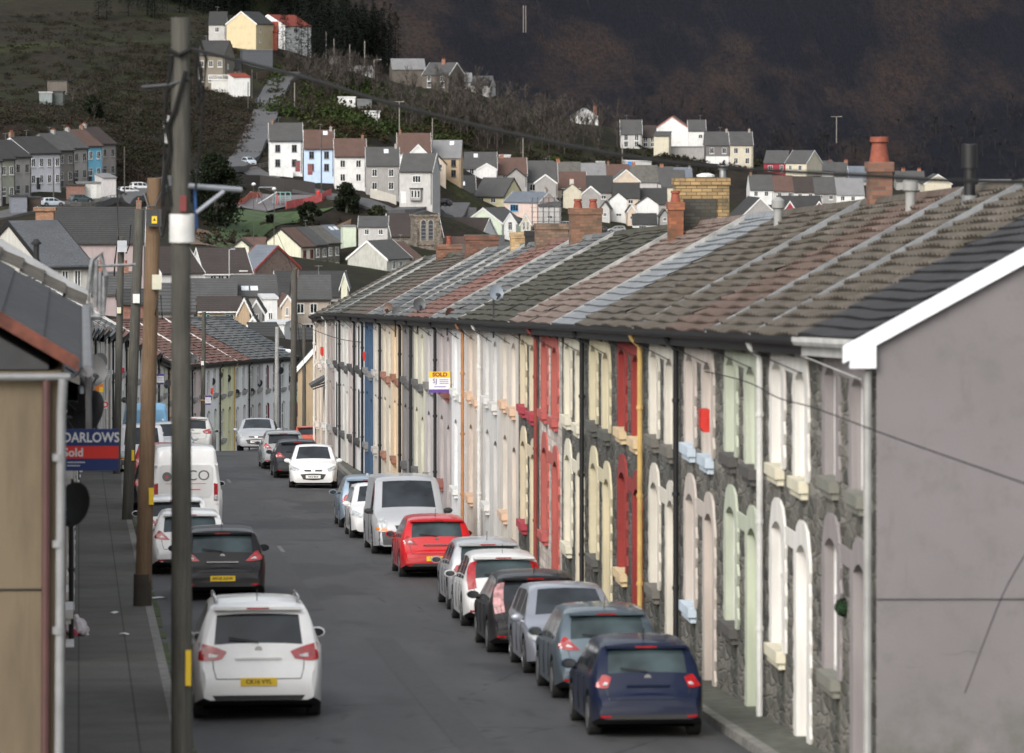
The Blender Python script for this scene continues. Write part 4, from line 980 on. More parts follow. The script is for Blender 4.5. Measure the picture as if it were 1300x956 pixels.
sc3(car('hatch', (.085, .115, .14), 76.0, 7.85, True, 'steel blue hatchback second from the camera on the right', L=4.2, W=1.79, H=1.52, tint=GLASSTINT, metal=.4, group=gR), k9)
sc3(car('hatch', (.33, .35, .40), 81.0, 7.86, False, 'silver hatchback facing the camera between the blue and black cars', L=4.2, W=1.77, H=1.5, metal=.5, group=gR), k9)
sc3(car('hatch', (.016, .015, .017), 85.8, 7.68, True, 'black hatchback with tall pillar lamps on the right kerb', L=4.3, W=1.82, H=1.5, group=gR, tallamp=True, lampm=plain((.42, .2, .2), .15, coat=1, var=.7, scale=7)), k9)
sc3(car('hatch', (.66, .66, .66), 92.6, 7.72, True, 'white hatchback with red lamps between the black and silver cars', L=4.0, W=1.7, H=1.5, group=gR, tallamp=True, tint=GLASSTINT), k9)
sc3(car('hatch', (.46, .47, .49), 97.6, 7.84, True, 'silver hatchback parked behind the red car', L=4.1, W=1.74, H=1.5, metal=.4, group=gR, tint=GLASSTINT, lamp='almond'), k9)
sc3(car('hatch', (.50, .008, .012), 109, 7.65, True, 'bright red hatchback with a chrome tailgate strip', plate='YB06 DLK', L=4.25, W=1.76, H=1.46, group=gR, chrome=True, tint=GLASSTINT), k9)
sc3(car('van', (.44, .45, .47), 119.2, 7.72, False, 'silver van with grey bumper facing the camera behind the red car', cat='van', name='panel_van', metal=.3, group=gR), k9)
sc3(car('hatch', (.68, .68, .68), 126.6, 7.5, False, 'small white hatchback hidden behind the silver van', L=3.7, W=1.66, group=gR), k9)
sc3(car('hatch', (.26, .34, .42), 132.5, 7.55, True, 'pale blue small hatchback parked beyond the silver van', L=3.9, W=1.7, H=1.5, metal=.4, group=gR, lamp='almond'), k9)
sc3(car('hatch', (.74, .74, .74), 160.5, 7.48, False, 'white hatchback facing the camera with dark oval grille, after the gap', plate='YB12 BUV', L=3.95, W=1.72, H=1.48, group=gR, yaw=.05), k9)
sc3(car('hatch', (.025, .027, .032), 169.5, 7.3, True, 'black saloon-like car parked past the white hatchback', L=4.4, W=1.8, H=1.42, group=gR), k9)
sc3(car('hatch', (.25, .26, .27), 178.5, 7.2, True, 'grey estate car parked near the brow on the right', L=4.3, W=1.76, H=1.5, group=gR), k9)
x_, y_ = lp(238, 7.6); sc3(car('hatch', (.02, .03, .08), 238, x_, True, 'dark blue car parked beyond the brow', H=1.45, group=gR, yaw=lhead(238)), k9)
x_, y_ = lp(252, 8.2); sc3(car('hatch', (.03, .03, .03), 254, x_, True, 'black car parked farthest down the right side', group=gR, yaw=lhead(250)), k9)
sc3(car('hatch', (.42, .06, .02), 228, 10.4, True, 'orange-red car at the far end of the right terrace', group=gR), k9)
# ------------------------------------------------------------------ poles, dishes, boards, wires in the street
def woodm(c1, c2):
    k = ('wood', c1)
    if k in MC: return MC[k]
    m, nt, b = nodes('weathered_wood'); f = noise(nt, coords(nt, (16, 16, .8)), 1.6, 8, .8); g = noise(nt, coords(nt, (1, 1, .5)), 1.2, 3)
    c = mixc(nt, ramp(nt, f, .3, .72), c1, c2); c = mixc(nt, ramp(nt, g, .45, .8), c, sc(c1, .7)); nt.links.new(c, b.inputs['Base Color'])
    b.inputs['Roughness'].default_value = .9; bump(nt, b, f, .6, .01); MC[k] = m; return m
WD = woodm((.034, .033, .027), (.12, .115, .098)); WB = woodm((.10, .060, .032), (.21, .14, .085)); WK = woodm((.05, .048, .04), (.11, .10, .085))
DG = plain((.035, .036, .038), .5, var=.2); GALV = plain((.34, .36, .39), .45, .4, var=.15)
def pole(label, xb, yb, xt, yt, d, wpx, mat, name='utility_pole', cat='pole', n=16, dt=0):
    b = U(xb, yb, d); t = U(xt, yt, d + dt); r = wpx * d / FPX / 2
    T = thing(name, label, cat, b)
    m = MB(); v = t - b; m.tube([Vector((0, 0, -.6)), (0, 0, 0), v * .5, v], [r * 1.08, r * 1.05, r * .97, r * .9], n); m.build('pole', mat, T, smooth=True)
    return T, b, v, r
# P1 near pole
T, b, v, r = pole('thick grey wooden pole nearest the camera, crossing the left of the street', 231, 1000, 229, 22, 62.5, 26, WD)
s1 = 62.5 / FPX
def on(px, py, off=0): p = U(px, py, 62.5 + off) - b; return p
m = MB(); p = on(231, 290); m.lathe([(r + .02, -.18), (r + .03, -.17), (r + .03, .17), (r + .02, .18)], p, 16); m.build('white_band', PWt, T, smooth=True)
m = MB(); p = on(211, 164, -.05); m.box(p.x - .035, p.x + .035, p.y - .05, p.y + .04, p.z - .17, p.z + .17); m.build('terminal_box', PWt, T)
m = MB(); p = on(239, 848, -.12); m.box(p.x - .035, p.x + .035, p.y - .03, p.y + .03, p.z - .22, p.z + .22); m.build('yellow_tag', YEL, T)
m = MB(); a = on(238, 236, -.05); e = on(306, 241, .4); m.tube([a, e], .034, 8); m.tube([on(249, 270, 0), on(284, 243, .2)], .028, 8); m.build('bracket_arm', GALV, T, smooth=True)
m = MB(); m.tube([on(247, 240, .1), on(249, 290, .1)], .022, 6); m.build('blue_strap', plain((.02, .09, .28), .5), T)
m = MB(); m.box(on(228, 255).x, on(236, 255).x, -.2, -.15, on(0, 268).z, on(0, 248).z); m.build('faded_mark', plain((.16, .03, .03), .7), T)
m = MB()
for q in range(7):
    x0 = 214 + R.uniform(-3, 3) if q < 3 else 246 + R.uniform(-3, 8); yy0 = R.uniform(60, 80); yy1 = [150, 180, 262, 130, 165, 115, 240][q]
    pts = [on(x0 + 6 * math.sin(t * 5 + q) * .5 - (4 if q < 3 else -3) * math.sin(t * PI), yy0 + (yy1 - yy0) * t, -.1) for t in [i / 10 for i in range(11)]]
    m.tube(pts, .016 + .008 * (q % 2), 5)
m.tube([on(243, 60, -.1), on(252, 48, -.1), on(262, 75, -.1), on(258, 120, -.1), on(248, 140, -.1)], .02, 5); m.tube([on(215, 64, -.12), on(228, 70, -.17), on(244, 62, -.12)], .03, 5); m.tube([on(206, 262, -.1), on(210, 215, -.1), on(216, 190, -.1), on(213, 160, -.1), on(222, 140, -.15), on(236, 90, -.15)], .028, 6)
m.build('cable_bunch', plain((.006, .006, .006), 1, var=.01), T, smooth=True)
m = MB(); m.tube([on(180, 111, -.1), on(215, 108, -.1), on(240, 100, -.1)], .025, 5); m.build('cross_arm', DG, T)
# P2
T, b, v, r = pole('leaning orange-brown wooden pole standing on the left pavement kerb', 181, 778, 196, 226, 96.5, 20, WB)
def on2(px, py, off=0, d=96.5): return U(px, py, d + off) - b
m = MB(); m.lathe([(r + .03, -.35), (r + .035, -.33), (r + .02, .75)], (0, 0, 0), 14); m.build('tar_sleeve', plain((.05, .042, .033), .9), T, smooth=True)
m = MB(); p = on2(199, 358, -.2); m.box(p.x - .09, p.x + .09, p.y - .06, p.y + .06, p.z - .14, p.z + .14); m.build('cable_box', plain((.5, .48, .38), .6), T)
m = MB(); p = on2(195, 277, -.22); m.box(p.x - .15, p.x + .15, p.y - .05, p.y + .05, p.z - .16, p.z + .17); bo = m.build('steel_plate', DG, T)
m = MB(); p = on2(196, 279, -.28); m.box(p.x - .05, p.x + .05, p.y - .012, p.y, p.z - .07, p.z + .07); wo = m.build('warning_sign', YEL, bo)
m = MB(); m.add([(p.x - .03, p.y - .015, p.z - .02), (p.x + .03, p.y - .015, p.z - .02), (p.x, p.y - .015, p.z + .04)], [(0, 1, 2)]); m.build('warning_triangle', BLACK, wo)
m = MB(); p = on2(191, 630, -.18); m.box(p.x - .03, p.x + .06, p.y - .02, p.y + .02, p.z - .16, p.z + .16); m.build('yellow_tag', YEL, T)
m = MB()
m.tube([on2(183, 245, -.1), on2(188, 262, -.2), on2(197, 262, -.2), on2(206, 240, -.1), on2(209, 180, 0)], .02, 5); m.tube([on2(200, 380, -.2), on2(197, 400, -.2), on2(206, 405, -.2), on2(204, 375, -.2)], .015, 5)
m.build('cable_loop', BLACK, T, smooth=True)
# P3
T, b, v, r = pole('dark grey pole standing just left of the leaning brown pole', 161.5, 664, 177, 266, 134.5, 13.5, WD)
def on3(px, py, off=0, d=134.5): return U(px, py, d + off) - b
m = MB(); p = on3(173, 379, -.2); m.box(p.x - .09, p.x + .09, p.y - .06, p.y + .06, p.z - .12, p.z + .12); m.build('white_box', PWt, T)
m = MB(); p = on3(168, 578, -.2); m.box(p.x - .02, p.x + .05, p.y - .02, p.y + .02, p.z - .14, p.z + .14); m.build('yellow_tag', YEL, T)
# P4
T, b, v, r = pole('thin dark pole with a pale transformer box, farthest left on the pavement', 148, 604, 154, 300, 170, 9, WD)
def on4(px, py, off=0, d=170): return U(px, py, d + off) - b
m = MB(); p = on4(155, 313, -.3); m.box(p.x - .16, p.x + .16, p.y - .12, p.y + .12, p.z - .18, p.z + .2); m.build('transformer_box', plain((.4, .42, .45), .4), T)
m = MB(); p = on4(151, 394, -.2); m.box(p.x - .07, p.x + .07, p.y - .05, p.y + .05, p.z - .1, p.z + .1); m.build('cream_box', plain((.55, .53, .4), .6), T)
m = MB(); m.tube([on4(149, 240, 0), on4(150, 300, -.1), on4(146, 330, -.1), on4(145, 350, 0)], .03, 5); m.tube([on4(160, 322, -.1), on4(164, 312, 0), on4(166, 285, 0)], .025, 5); m.build('hanging_cable', BLACK, T)
T, b, v, r = pole('slim pole with a white tag in front of the curved left terrace', 257, 590, 259, 396, 247, 5.6, WD, n=10)
m = MB(); p = U(257, 461, 246.8) - b; m.box(p.x - .07, p.x + .07, p.y - .04, p.y + .04, p.z - .1, p.z + .1); m.build('white_tag', PWt, T)
T, b, v, r = pole('tall dark pole beside the far end of the right-hand terrace', 371.5, 572, 374, 341, 207, 8, WK, n=12)
T, b, v, r = pole('thin pole in front of the orange house beyond the street', 386, 575, 386, 412, 300, 4.6, WK, n=10)
T, b, v, r = pole('pale concrete street lamp on the left curve with its lamp over the road', 350, 585, 352, 415, 266, 5.5, plain((.27, .27, .26), .8), name='street_lamp', cat='street lamp', n=10)
m = MB(); a = U(352, 442, 266) - b; e = U(366, 444, 265) - b; m.tube([a, e], .04, 6); m.build('lamp_arm', GALV, T)
m = MB(); e = U(367, 445, 265) - b; m.tube([e + Vector((-.18, 0, .02)), e + Vector((0, 0, -.04)), e + Vector((.28, 0, -.02))], [.05, .11, .06], 8); m.build('lamp_head', plain((.6, .62, .65), .3), T, smooth=True)

def dish(label, px, py, d, rad, az, el=.35, col=(.045, .047, .05), post=None, group='satellite dishes on the terraces', rim=False):
    p = U(px, py, d); T = thing('satellite_dish', label, 'satellite dish', p, 0, group)
    dirv = Vector((math.sin(az) * math.cos(el), -math.cos(az) * math.cos(el), math.sin(el)))
    q = dirv.to_track_quat('Z', 'Y').to_matrix()
    m = MB(); prof = [(.02 * rad, 0), (rad * .5, rad * .05), (rad * .85, rad * .16), (rad, rad * .24), (rad * 1.0, rad * .27), (rad * .83, rad * .19), (rad * .48, rad * .08), (.02, .03 * rad)]
    m.lathe(prof, (0, 0, 0), 20); m.v = [tuple(q @ Vector((v[0], v[1] * 1.08, v[2]))) for v in m.v]
    do = m.build('reflector', plain(col, .5, var=.15), T, smooth=True)
    m = MB(); a = q @ Vector((0, -rad * .9, rad * .1)); e = q @ Vector((0, -rad * .55, rad * 1.15)); m.tube([a, e], .018, 5); m.build('feed_arm', DG, T)
    m = MB(); m.tube([e, e + (q @ Vector((0, .05, -.12)))], .04, 8); m.build('receiver', DG, T)
    m = MB()
    if post: m.tube([(0, 0, 0), tuple(q @ Vector((0, 0, -.15))), tuple((q @ Vector((0, 0, -.15))) + Vector((0, 0, -post)))], .022, 6)
    else: bk = q @ Vector((0, 0, -.1)); m.tube([(0, 0, 0), bk, bk + Vector((-.25 if px < 400 else .3, 0, -.05))], .025, 6)
    m.build('bracket', DG, T)
lefts = 'satellite dishes on the left-hand side'
dish('large dark satellite dish low on the left wall above the pavement', 97, 642, 66, .28, -.7, .3, group=lefts)
dish('large black satellite dish hanging directly above the blue and red board', 112, 530, 84, .42, -.8, .5, group=lefts)
dish('round satellite dish seen almost face on beside the end house', 116, 471, 90, .27, .3, .2, (.09, .09, .09), group=lefts)
dish('tall dark dish turned edge-on against the end house gutter', 107, 440, 80, .5, -1.2, .2, (.03, .035, .045), group=lefts)
dish('small dark satellite dish above the red lettered sign', 127, 462, 110, .22, -.6, .3, group=lefts)
dish('dark dish in the middle of the cluster, over the orange sign', 104, 500, 84, .34, -.8, .3, group=lefts)
dish('small round dish on the grey-white house between the dark poles', 157.5, 508, 200, .11, .2, .3, group=lefts)
dish('dark satellite dish to the left of the nearest pole on the mauve house', 213.5, 488, 228, .2, -.7, .3, group=lefts)
dish('dish at the right edge of the nearest pole, high on the wall', 246, 456, 240, .22, .4, .3, (.07, .07, .07), group=lefts)
far = [(270, 485, 'satellite dish on the peach house beside the red pipe'), (279.5, 477, 'highest satellite dish of the curved terrace, beside the red pipe'), (290, 481, 'dish between the black windows of the curved terrace'), (301, 499, 'left dish of the row of three at one height'), (310, 498, 'middle dish of the row of three at one height'),
       (320, 497.7, 'right dish of the row of three at one height'), (330, 487, 'satellite dish on the pale yellow house'), (341, 498.5, 'small satellite dish left of the pale lamp post'), (357, 471, 'satellite dish high beside the tall dark pole'), (366.5, 482, 'dish on the last house just left of the tall dark pole')]
for px, py, lb in far:
    dd = min(range(230, 300), key=lambda Y: abs(100 + lwx(Y) * FPX / Y - px)) - .4
    dish(lb, px, py, dd, .19 if px != 341 else .09, -.55, .3, group=lefts)
dish('grey satellite dish on a short pole at the far eaves of the right terrace', 504, 397, 151, .17, .25, .25, (.10, .105, .11), post=.7)
dish('brown satellite dish beside the grey one at the far eaves', 493, 392, 156, .17, -.5, .25, (.10, .06, .045), post=.7)
dish('dark grey satellite dish above the eaves near the middle of the right terrace', 532, 387, 142, .18, .2, .25, (.07, .075, .08), post=.8)
dish('rust-brown satellite dish over the eaves above the sold board', 571.5, 400, 130, .17, .5, .25, (.085, .035, .025), post=.5)
dish('pale grey satellite dish on a tall thin pole before the red and grey roofs', 629.5, 372, 115, .17, .3, .25, (.22, .25, .29), post=1.0)
# hanging topiary ball
p = U(1071, 771, 63.0); T = thing('hanging_topiary_ball', 'dark green ball of artificial leaves hanging on the near stone house', 'plant', p)
m = MB()
for q in range(700):
    d3 = Vector((R.gauss(0, 1), R.gauss(0, 1), R.gauss(0, 1))).normalized(); c = d3 * .115 * R.uniform(.85, 1.03); t1 = d3.cross(Vector((R.random(), R.random(), R.random()))).normalized() * .017; t2 = d3.cross(t1).normalized() * .012 + d3 * .006
    m.quad(c - t1, c - t2, c + t1, c + t2)
m.build('leaves', islandm((.012, .03, .014), (.03, .06, .03)), T, fix=False)
m = MB(); m.tube([(0, 0, .11), (0, 0, .35), (.25, 0, .38)], .006, 4); m.build('hook', BLACK, T)
# boards
NAVY = plain((.012, .03, .13), .45, var=.05); REDB = plain((.62, .03, .02), .45, var=.05)
def board(name, label, x0, x1, y0, y1, d, mat, th=.02, cat='sign', post=True, group=None):
    p = U((x0 + x1) / 2, (y0 + y1) / 2, d); w = (x1 - x0) * d / FPX; h = (y1 - y0) * d / FPX
    T = thing(name, label, cat, p, -TH * .6, group); m = MB(); m.box(-w / 2, w / 2, 0, th, -h / 2, h / 2); m.build('board', mat, T)
    if post: m = MB(); m.box(-w / 2 - .3 if x0 < 400 else w / 2, -w / 2 if x0 < 400 else w / 2 + .25, .0, .03, -.03, .03); m.box(-w / 2 - .02 if x0 < 400 else w / 2 - .02, -w / 2 + .02 if x0 < 400 else w / 2 + .02, th, th + .03, -h / 2, h / 2); m.build('bracket', woodm((.3, .2, .1), (.45, .3, .18)), T)
    return T, w, h
T, w, h = board('estate_agent_board', 'navy and red estate agent board above the left pavement reading Sold', 79, 150.5, 544.5, 597.5, 79, NAVY)
m = MB(); m.box(-w / 2, w / 2, -.006, -.002, -h * .21, h * .09); rb = m.build('red_band', REDB, T)
text('DARLOWS', .215, TRIMW, T, (.01, -.006, h * .285), name='lettering', sx=.86, bold=.004)
text('Sold', .185, TRIMW, T, (-.27, -.012, -h * .07), name='lettering', bold=.004)
for zz, ww in ((-.30, .28), (-.38, .2)): m = MB(); m.box(-w / 2 + .08, -w / 2 + .08 + ww, -.005, -.001, h * zz - .008, h * zz + .008); m.build('small_print', plain((.5, .5, .55), .6), T)
T, w, h = board('estate_agent_board', 'yellow, white and purple sold board on the mauve house of the right terrace', 544.5, 571.5, 472, 498.5, 129.5, TRIMW)
m = MB(); m.box(-w / 2, w / 2, -.005, -.001, h * .22, h / 2); m.build('yellow_band', YEL, T)
PUR = plain((.09, .04, .22), .5); m = MB(); m.box(-w / 2, w / 2, -.005, -.001, -h / 2, -h * .34); m.build('purple_band', PUR, T)
text('SOLD', .14, plain((.22, .01, .03), .5), T, (.01, -.008, h * .36), name='lettering', bold=.006, sx=1.1)
text('SJ', .17, PUR, T, (-.12, -.006, h * .05), name='lettering')
m = MB()
for zz in (.12, .03, -.06): m.box(.0, w * .42, -.004, -.001, h * zz - .012, h * zz + .008)
m.box(-w * .25, w * .3, -.004, -.001, -h * .24, -h * .19); m.build('small_print', plain((.25, .22, .4), .6), T)
for lb, x0, x1, y0, y1, d in (('white and blue board on the white house left of the nearest pole', 199, 208, 474.5, 488, 226), ('white and blue board beside the peach house of the left curve', 260.5, 267.5, 502, 514, 246)):
    T, w, h = board('estate_agent_board', lb, x0, x1, y0, y1, d, TRIMW)
    m = MB(); m.box(-w / 2, w / 2, -.006, -.002, h * .3, h / 2); m.box(-w / 2, w / 2, -.006, -.002, -h / 2, -h * .33); m.build('blue_band', PUR, T)
    m = MB()
    for zz in (.15, .02, -.12): m.box(-w * .35, w * .35, -.005, -.001, h * zz - .012, h * zz + .012)
    m.build('small_print', plain((.35, .36, .5), .6), T)
T, w, h = board('shop_sign', 'white sign with red italic letters beside the black dishes', 119, 136, 509, 519, 102, TRIMW)
t = text('KED', .17, plain((.6, .01, .015), .5), T, (0, -.005, 0), name='lettering', bold=.006)
T, w, h = board('orange_sign', 'small orange and yellow sign above the red lettered sign', 121, 131, 487, 498, 102, plain((.55, .16, .03), .6))
m = MB(); m.box(0, w / 2, -.006, -.002, -h / 2, h * .1); m.build('yellow_patch', YEL, T)
def ubox(name, label, cat, x0, x1, y0, y1, d, dep, mat, group=None):
    p = U((x0 + x1) / 2, (y0 + y1) / 2, d); w = (x1 - x0) * d / FPX / 2; h = (y1 - y0) * d / FPX / 2
    T = thing(name, label, cat, p, 0, group); m = MB(); m.prism([(-w, -h * .6), (-w * .4, -h), (w, -h), (w, h), (-w, h)], 0, dep, 'y'); m.build('case', mat, T)
    m = MB(); m.box(-w * .5, w * .5, -.012, 0, -h * .3, h * .3); m.build('cover', mat, T); return T
RB = plain((.55, .03, .02), .5, var=.08)
ubox('alarm_box', 'bright red alarm box under the eaves of the pink-trimmed stone house', 'alarm box', 890, 901, 520, 549, 76.3, .3, RB)
ubox('alarm_box', 'white alarm box beside the black pipe in the middle of the right terrace', 'alarm box', 735, 745, 482, 505, 97, .25, PWt)
ubox('alarm_box', 'red alarm box on a far buff house of the right terrace', 'alarm box', 407, 411, 441, 452, 197, .3, RB)
ubox('alarm_box', 'small red alarm box on the white house beside the blue one', 'alarm box', 461, 464, 447, 458, 167, .25, RB)
ubox('alarm_box', 'red alarm box on the peach house of the left curve', 'alarm box', 267.5, 270.5, 493, 501, 248, .3, RB)
ubox('alarm_box', 'tiny red alarm box between the first dark poles on the left', 'alarm box', 153, 158, 467, 474, 196, .3, plain((.4, .02, .05), .5))
ubox('hanging_basket', 'white hanging flower basket with a red bow on the dark red trimmed house', 'hanging basket', 789, 803, 548, 570, 89, .3, PWt)
# canopy over a far door
p = U(407, 488, 196); T = thing('door_canopy', 'small dark canopy over a doorway at the far end of the right terrace', 'canopy', p)
m = MB(); m.prism([(-.35, -.15), (.3, .22), (.3, .35), (-.4, -.05)], 0, 1.4, 'y'); m.build('roof', DG, T)
m = MB(); m.tube([(.28, .1, .0), (-.3, .1, -.2)], .03, 5); m.tube([(.28, 1.3, .0), (-.3, 1.3, -.2)], .03, 5); m.build('strut', DG, T)
# rubbish and litter on the left pavement
def blob(name, label, cat, px, py, d, w, h, mat, lumps=1, mat2=None):
    p = U(px, py, d); T = thing(name, label, cat, p); bm = bmesh.new(); bmesh.ops.create_icosphere(bm, subdivisions=4, radius=1)
    for v in bm.verts:
        c = v.co; k = 1 + .16 * math.sin(c.x * 5 + c.z * 3) + .12 * math.sin(c.y * 7 - c.z * 6) + .07 * math.sin(c.x * 13 + c.y * 11)
        top = max(0, c.z); v.co = Vector((c.x * w * k * (1 - .35 * top), c.y * w * k * (1 - .35 * top), (c.z * k + .85) * h * .55))
        if v.co.z < 0: v.co.z *= .1
    me = bpy.data.meshes.new('bag'); bm.to_mesh(me); bm.free(); me.materials.append(mat); me.polygons.foreach_set('use_smooth', [True] * len(me.polygons))
    o = bpy.data.objects.new('bag', me); C.objects.link(o); o.parent = T
    if mat2:
        m = MB(); m.tube([(-w * .5, -.05, h * .5), (-w * .3, -w * .75, h * .3), (w * .0, -w * .9, h * .18)], .06, 6); m.build('red_print', mat2, T)
    return T
Yb = 38220 / (812 - 380)
blob('rubbish_bag', 'white plastic rubbish bag with red print slumped against the left wall', 'bag', 99, 811, 88, .2, .38, plain((.55, .5, .52), .35, var=.3, scale=9), mat2=plain((.4, .04, .08), .5))
for k, (lb, px, py) in enumerate((('crumpled white paper lying alone on the pavement beside the brown pole', 145, 787), ('flattened white wrapper on the pavement below the brown pole', 158, 815), ('long white wrapper near the kerb at the foot of the picture', 202, 849), ('small pale scrap in the gutter beside the brown pole', 203, 760))):
    Y = 38220 / (py - 380); p = U(px, py, Y); p.z = zr(p.y) + (.132 if px < 200 else .005)
    m = MB(); s = .06 + .02 * k
    pts = [(s * 1.6 * math.cos(a) * R.uniform(.7, 1), s * math.sin(a) * R.uniform(.7, 1), R.uniform(.005, .04)) for a in [i * PI / 4 for i in range(8)]]
    m.add(pts + [(0, 0, .05)], [(i, (i + 1) % 8, 8) for i in range(8)]); o = m.build('litter', PWt, None, loc=p); tag(o, lb, 'litter')

# overhead wires
CBL = plain((.006, .006, .006), 1, var=0)
def wire(label, pts, rad, mat=CBL, name='overhead_cable', sag=0, group='overhead cables'):
    P = [U(*p) for p in pts]
    # smooth (Catmull-Rom)
    Q = []
    for i in range(len(P) - 1):
        p0, p1, p2, p3 = P[max(0, i - 1)], P[i], P[i + 1], P[min(len(P) - 1, i + 2)]
        for k in range(8):
            t = k / 8; Q.append(.5 * ((2 * p1) + (p2 - p0) * t + (2 * p0 - 5 * p1 + 4 * p2 - p3) * t * t + (3 * p1 - p0 - 3 * p2 + p3) * t ** 3))
    Q.append(P[-1]); m = MB(); m.tube(Q, rad, 6); o = m.build(name, mat, None, smooth=True); tag(o, label, 'cable', group); return o
wire('thick black cable sagging from the nearest pole across the hillside to the right', [(244, 62, 62), (330, 84, 60), (400, 102, 58), (480, 127, 56), (600, 158, 54), (700, 180, 52), (800, 199, 50), (900, 211, 48.5), (1000, 218, 47), (1100, 223, 46), (1200, 229, 45), (1400, 233, 43)], .022)
wire('thin wire crossing the stone fronts and the grey gable on the right', [(812, 455, 92), (932, 480, 72), (988, 505, 66), (1037, 519, 62), (1150, 561, 55), (1400, 648, 48)], .008)
wire('thin black wire hanging in front of the grey gable at the lower right', [(1225, 880, 55), (1255, 800, 55), (1278, 745, 55), (1310, 690, 54)], .006)
wire('thin horizontal wire running to the eaves by the sold board', [(374, 408, 207), (430, 430, 180), (500, 436, 160), (560, 430, 140)], .012)
wire('wire from the nearest pole toward the left curve', [(236, 240, 62.5), (290, 236, 90), (330, 250, 160), (373, 345, 207)], .008)
wire('wire strung between the tall dark pole and the orange house', [(374, 350, 207), (380, 430, 240), (388, 470, 300)], .012)
wire('pair-spun wire drooping beside the brown pole', [(213, 268, 62.5), (205, 300, 75), (199, 262, 96)], .012)
# chaos of pale brackets and aerial near the end-house gutter
p = U(120, 350, 80); T = thing('aerial_mast', 'tangle of pale aerial brackets and pipes above the end house gutter', 'aerial', p)
m = MB(); q = lambda x, y, o=0: U(x, y, 80 + o) - p
m.tube([q(112, 372), q(118, 330), q(128, 322), q(134, 350), q(130, 400), q(118, 402), q(113, 385)], .05, 6); m.tube([q(122, 330), q(121, 390)], .04, 6); m.tube([q(127, 345), q(126, 395)], .035, 6)
m.tube([q(113, 338), q(172, 336)], .025, 5); m.tube([q(110, 402), q(128, 402)], .06, 6); m.build('brackets', plain((.18, .185, .19), .5, var=.4, scale=9), T, smooth=True)
m = MB(); m.tube([q(113, 400), q(112, 470), q(113, 560)], .05, 6); m.build('pipe', plain((.12, .12, .12), .5), T)
p = U(46, 318, 85); T = thing('chimney_cowl', 'small dark metal cowl standing on the low roof at the left edge', 'chimney cowl', p)
m = MB(); m.lathe([(.05, -.5), (.05, .1), (.09, .1), (.09, .14), (.03, .2)], (0, 0, 0), 10); m.build('cowl', BLACK, T)
# ------------------------------------------------------------------ valley buildings
rS = tiles((.085, .085, .085), .12, 1.7); rD = tiles((.05, .05, .05), .08, 1.7); rB = tiles((.12, .075, .062), .15, 1.7); rBl = tiles((.15, .17, .20), .05, 1.7); rDB = tiles((.055, .045, .042), .1, 1.7); rR = tiles((.24, .05, .032), .05, 1.7); rP = tiles((.22, .22, .225), .1, 1.7); rM = tiles((.13, .125, .115), .35, 1.7)
wW = render((.64, .64, .63), .18); wC = render((.52, .48, .38), .2); wG = render((.30, .29, .28), .25); wLG = render((.45, .44, .43), .25); wT = render((.40, .30, .20), .2); wBl = render((.45, .56, .72), .1); wSt = stone((.12, .11, .09), (.22, .2, .17)); wDk = render((.12, .105, .09), .25); wYe = render((.52, .48, .31), .2)
wCy = render((.16, .42, .58), .12); wPG = render((.55, .62, .50), .12); wPk = render((.62, .50, .45), .15); wPe = render((.54, .45, .36), .18); wOr = render((.36, .27, .17), .15); wMa = render((.25, .03, .045), .1); wMv = render((.33, .27, .27), .15); wPY = render((.56, .56, .44), .15)
gB = BLACK; bW = TRIMW
hr_ = 'houses of the hillside row'
# upper-left terrace, house by house
tl = [(-22, 0, 'white rendered', wLG, rD), (0, 17, 'pale green-grey', render((.30, .31, .25), .2), rD), (17, 37, 'grey stone', wG, rD), (37, 73, 'wide bright white', render((.56, .56, .6), .15), rD), (73, 92, 'dark grey', render((.14, .13, .12), .2), rS), (92, 110, 'pale grey', render((.28, .27, .26), .2), rS), (110, 128, 'sky blue', wCy, rB), (128, 146, 'grey end', render((.22, .2, .19), .2), rDB)]
for k, (a_, b_, nm, wl, rf) in enumerate(tl):
    ye = 203 - .150 * (a_ + b_) / 2; d_ = 850 + .75 * a_
    B('%s terraced house in the row below the left hillside' % nm, a_, b_, ye + 46 if a_ > 20 else ye + 58, ye, ye - 20, d_, 55, 9, wl, rf, n=2 if k != 3 else 4, barge=None, gut=gB, frame=PGy if k in (2, 4, 5, 7) else TRIMW, group='row of houses below the left hillside', door=[(1.0 if k != 3 else 2.5, DARKP)], extra=None, chim=[(.5, 4.5, .9, brick((.2, .12, .08)))] if k in (3,) else ())
B('cream garage with white door in front of the blue terraced house', 107, 127, 252, 233, 231, 838, 20, 5, render((.5, .5, .47), .15), rP, ridge='flat', wins=[], cat='garage', name='garage', door=[(1.6, PWt)])
B('white garage extension right of the cream garage on the left hillside road', 130, 147, 246, 226, 222, 850, 20, 5, render((.48, .46, .46), .2), rP, ridge='mono', wins=[], cat='garage', name='garage')
B('brown brick garden wall house front below the dark grey terraced house', 88, 107, 250, 236, 235, 836, 15, 3, brick((.2, .08, .06)), rDB, ridge='flat', wins=[], cat='outbuilding', name='outbuilding')
B('grey corrugated shed at the foot of the left terrace', 14, 34, 266, 250, 249, 815, 10, 4, plain((.14, .15, .18), .6), rD, ridge='flat', wins=[], cat='shed', name='shed')
B('dark brown timber shed beside the grey corrugated one', 36, 52, 264, 252, 251, 818, 10, 4, plain((.05, .035, .025), .8), rD, ridge='flat', wins=[], cat='shed', name='shed')
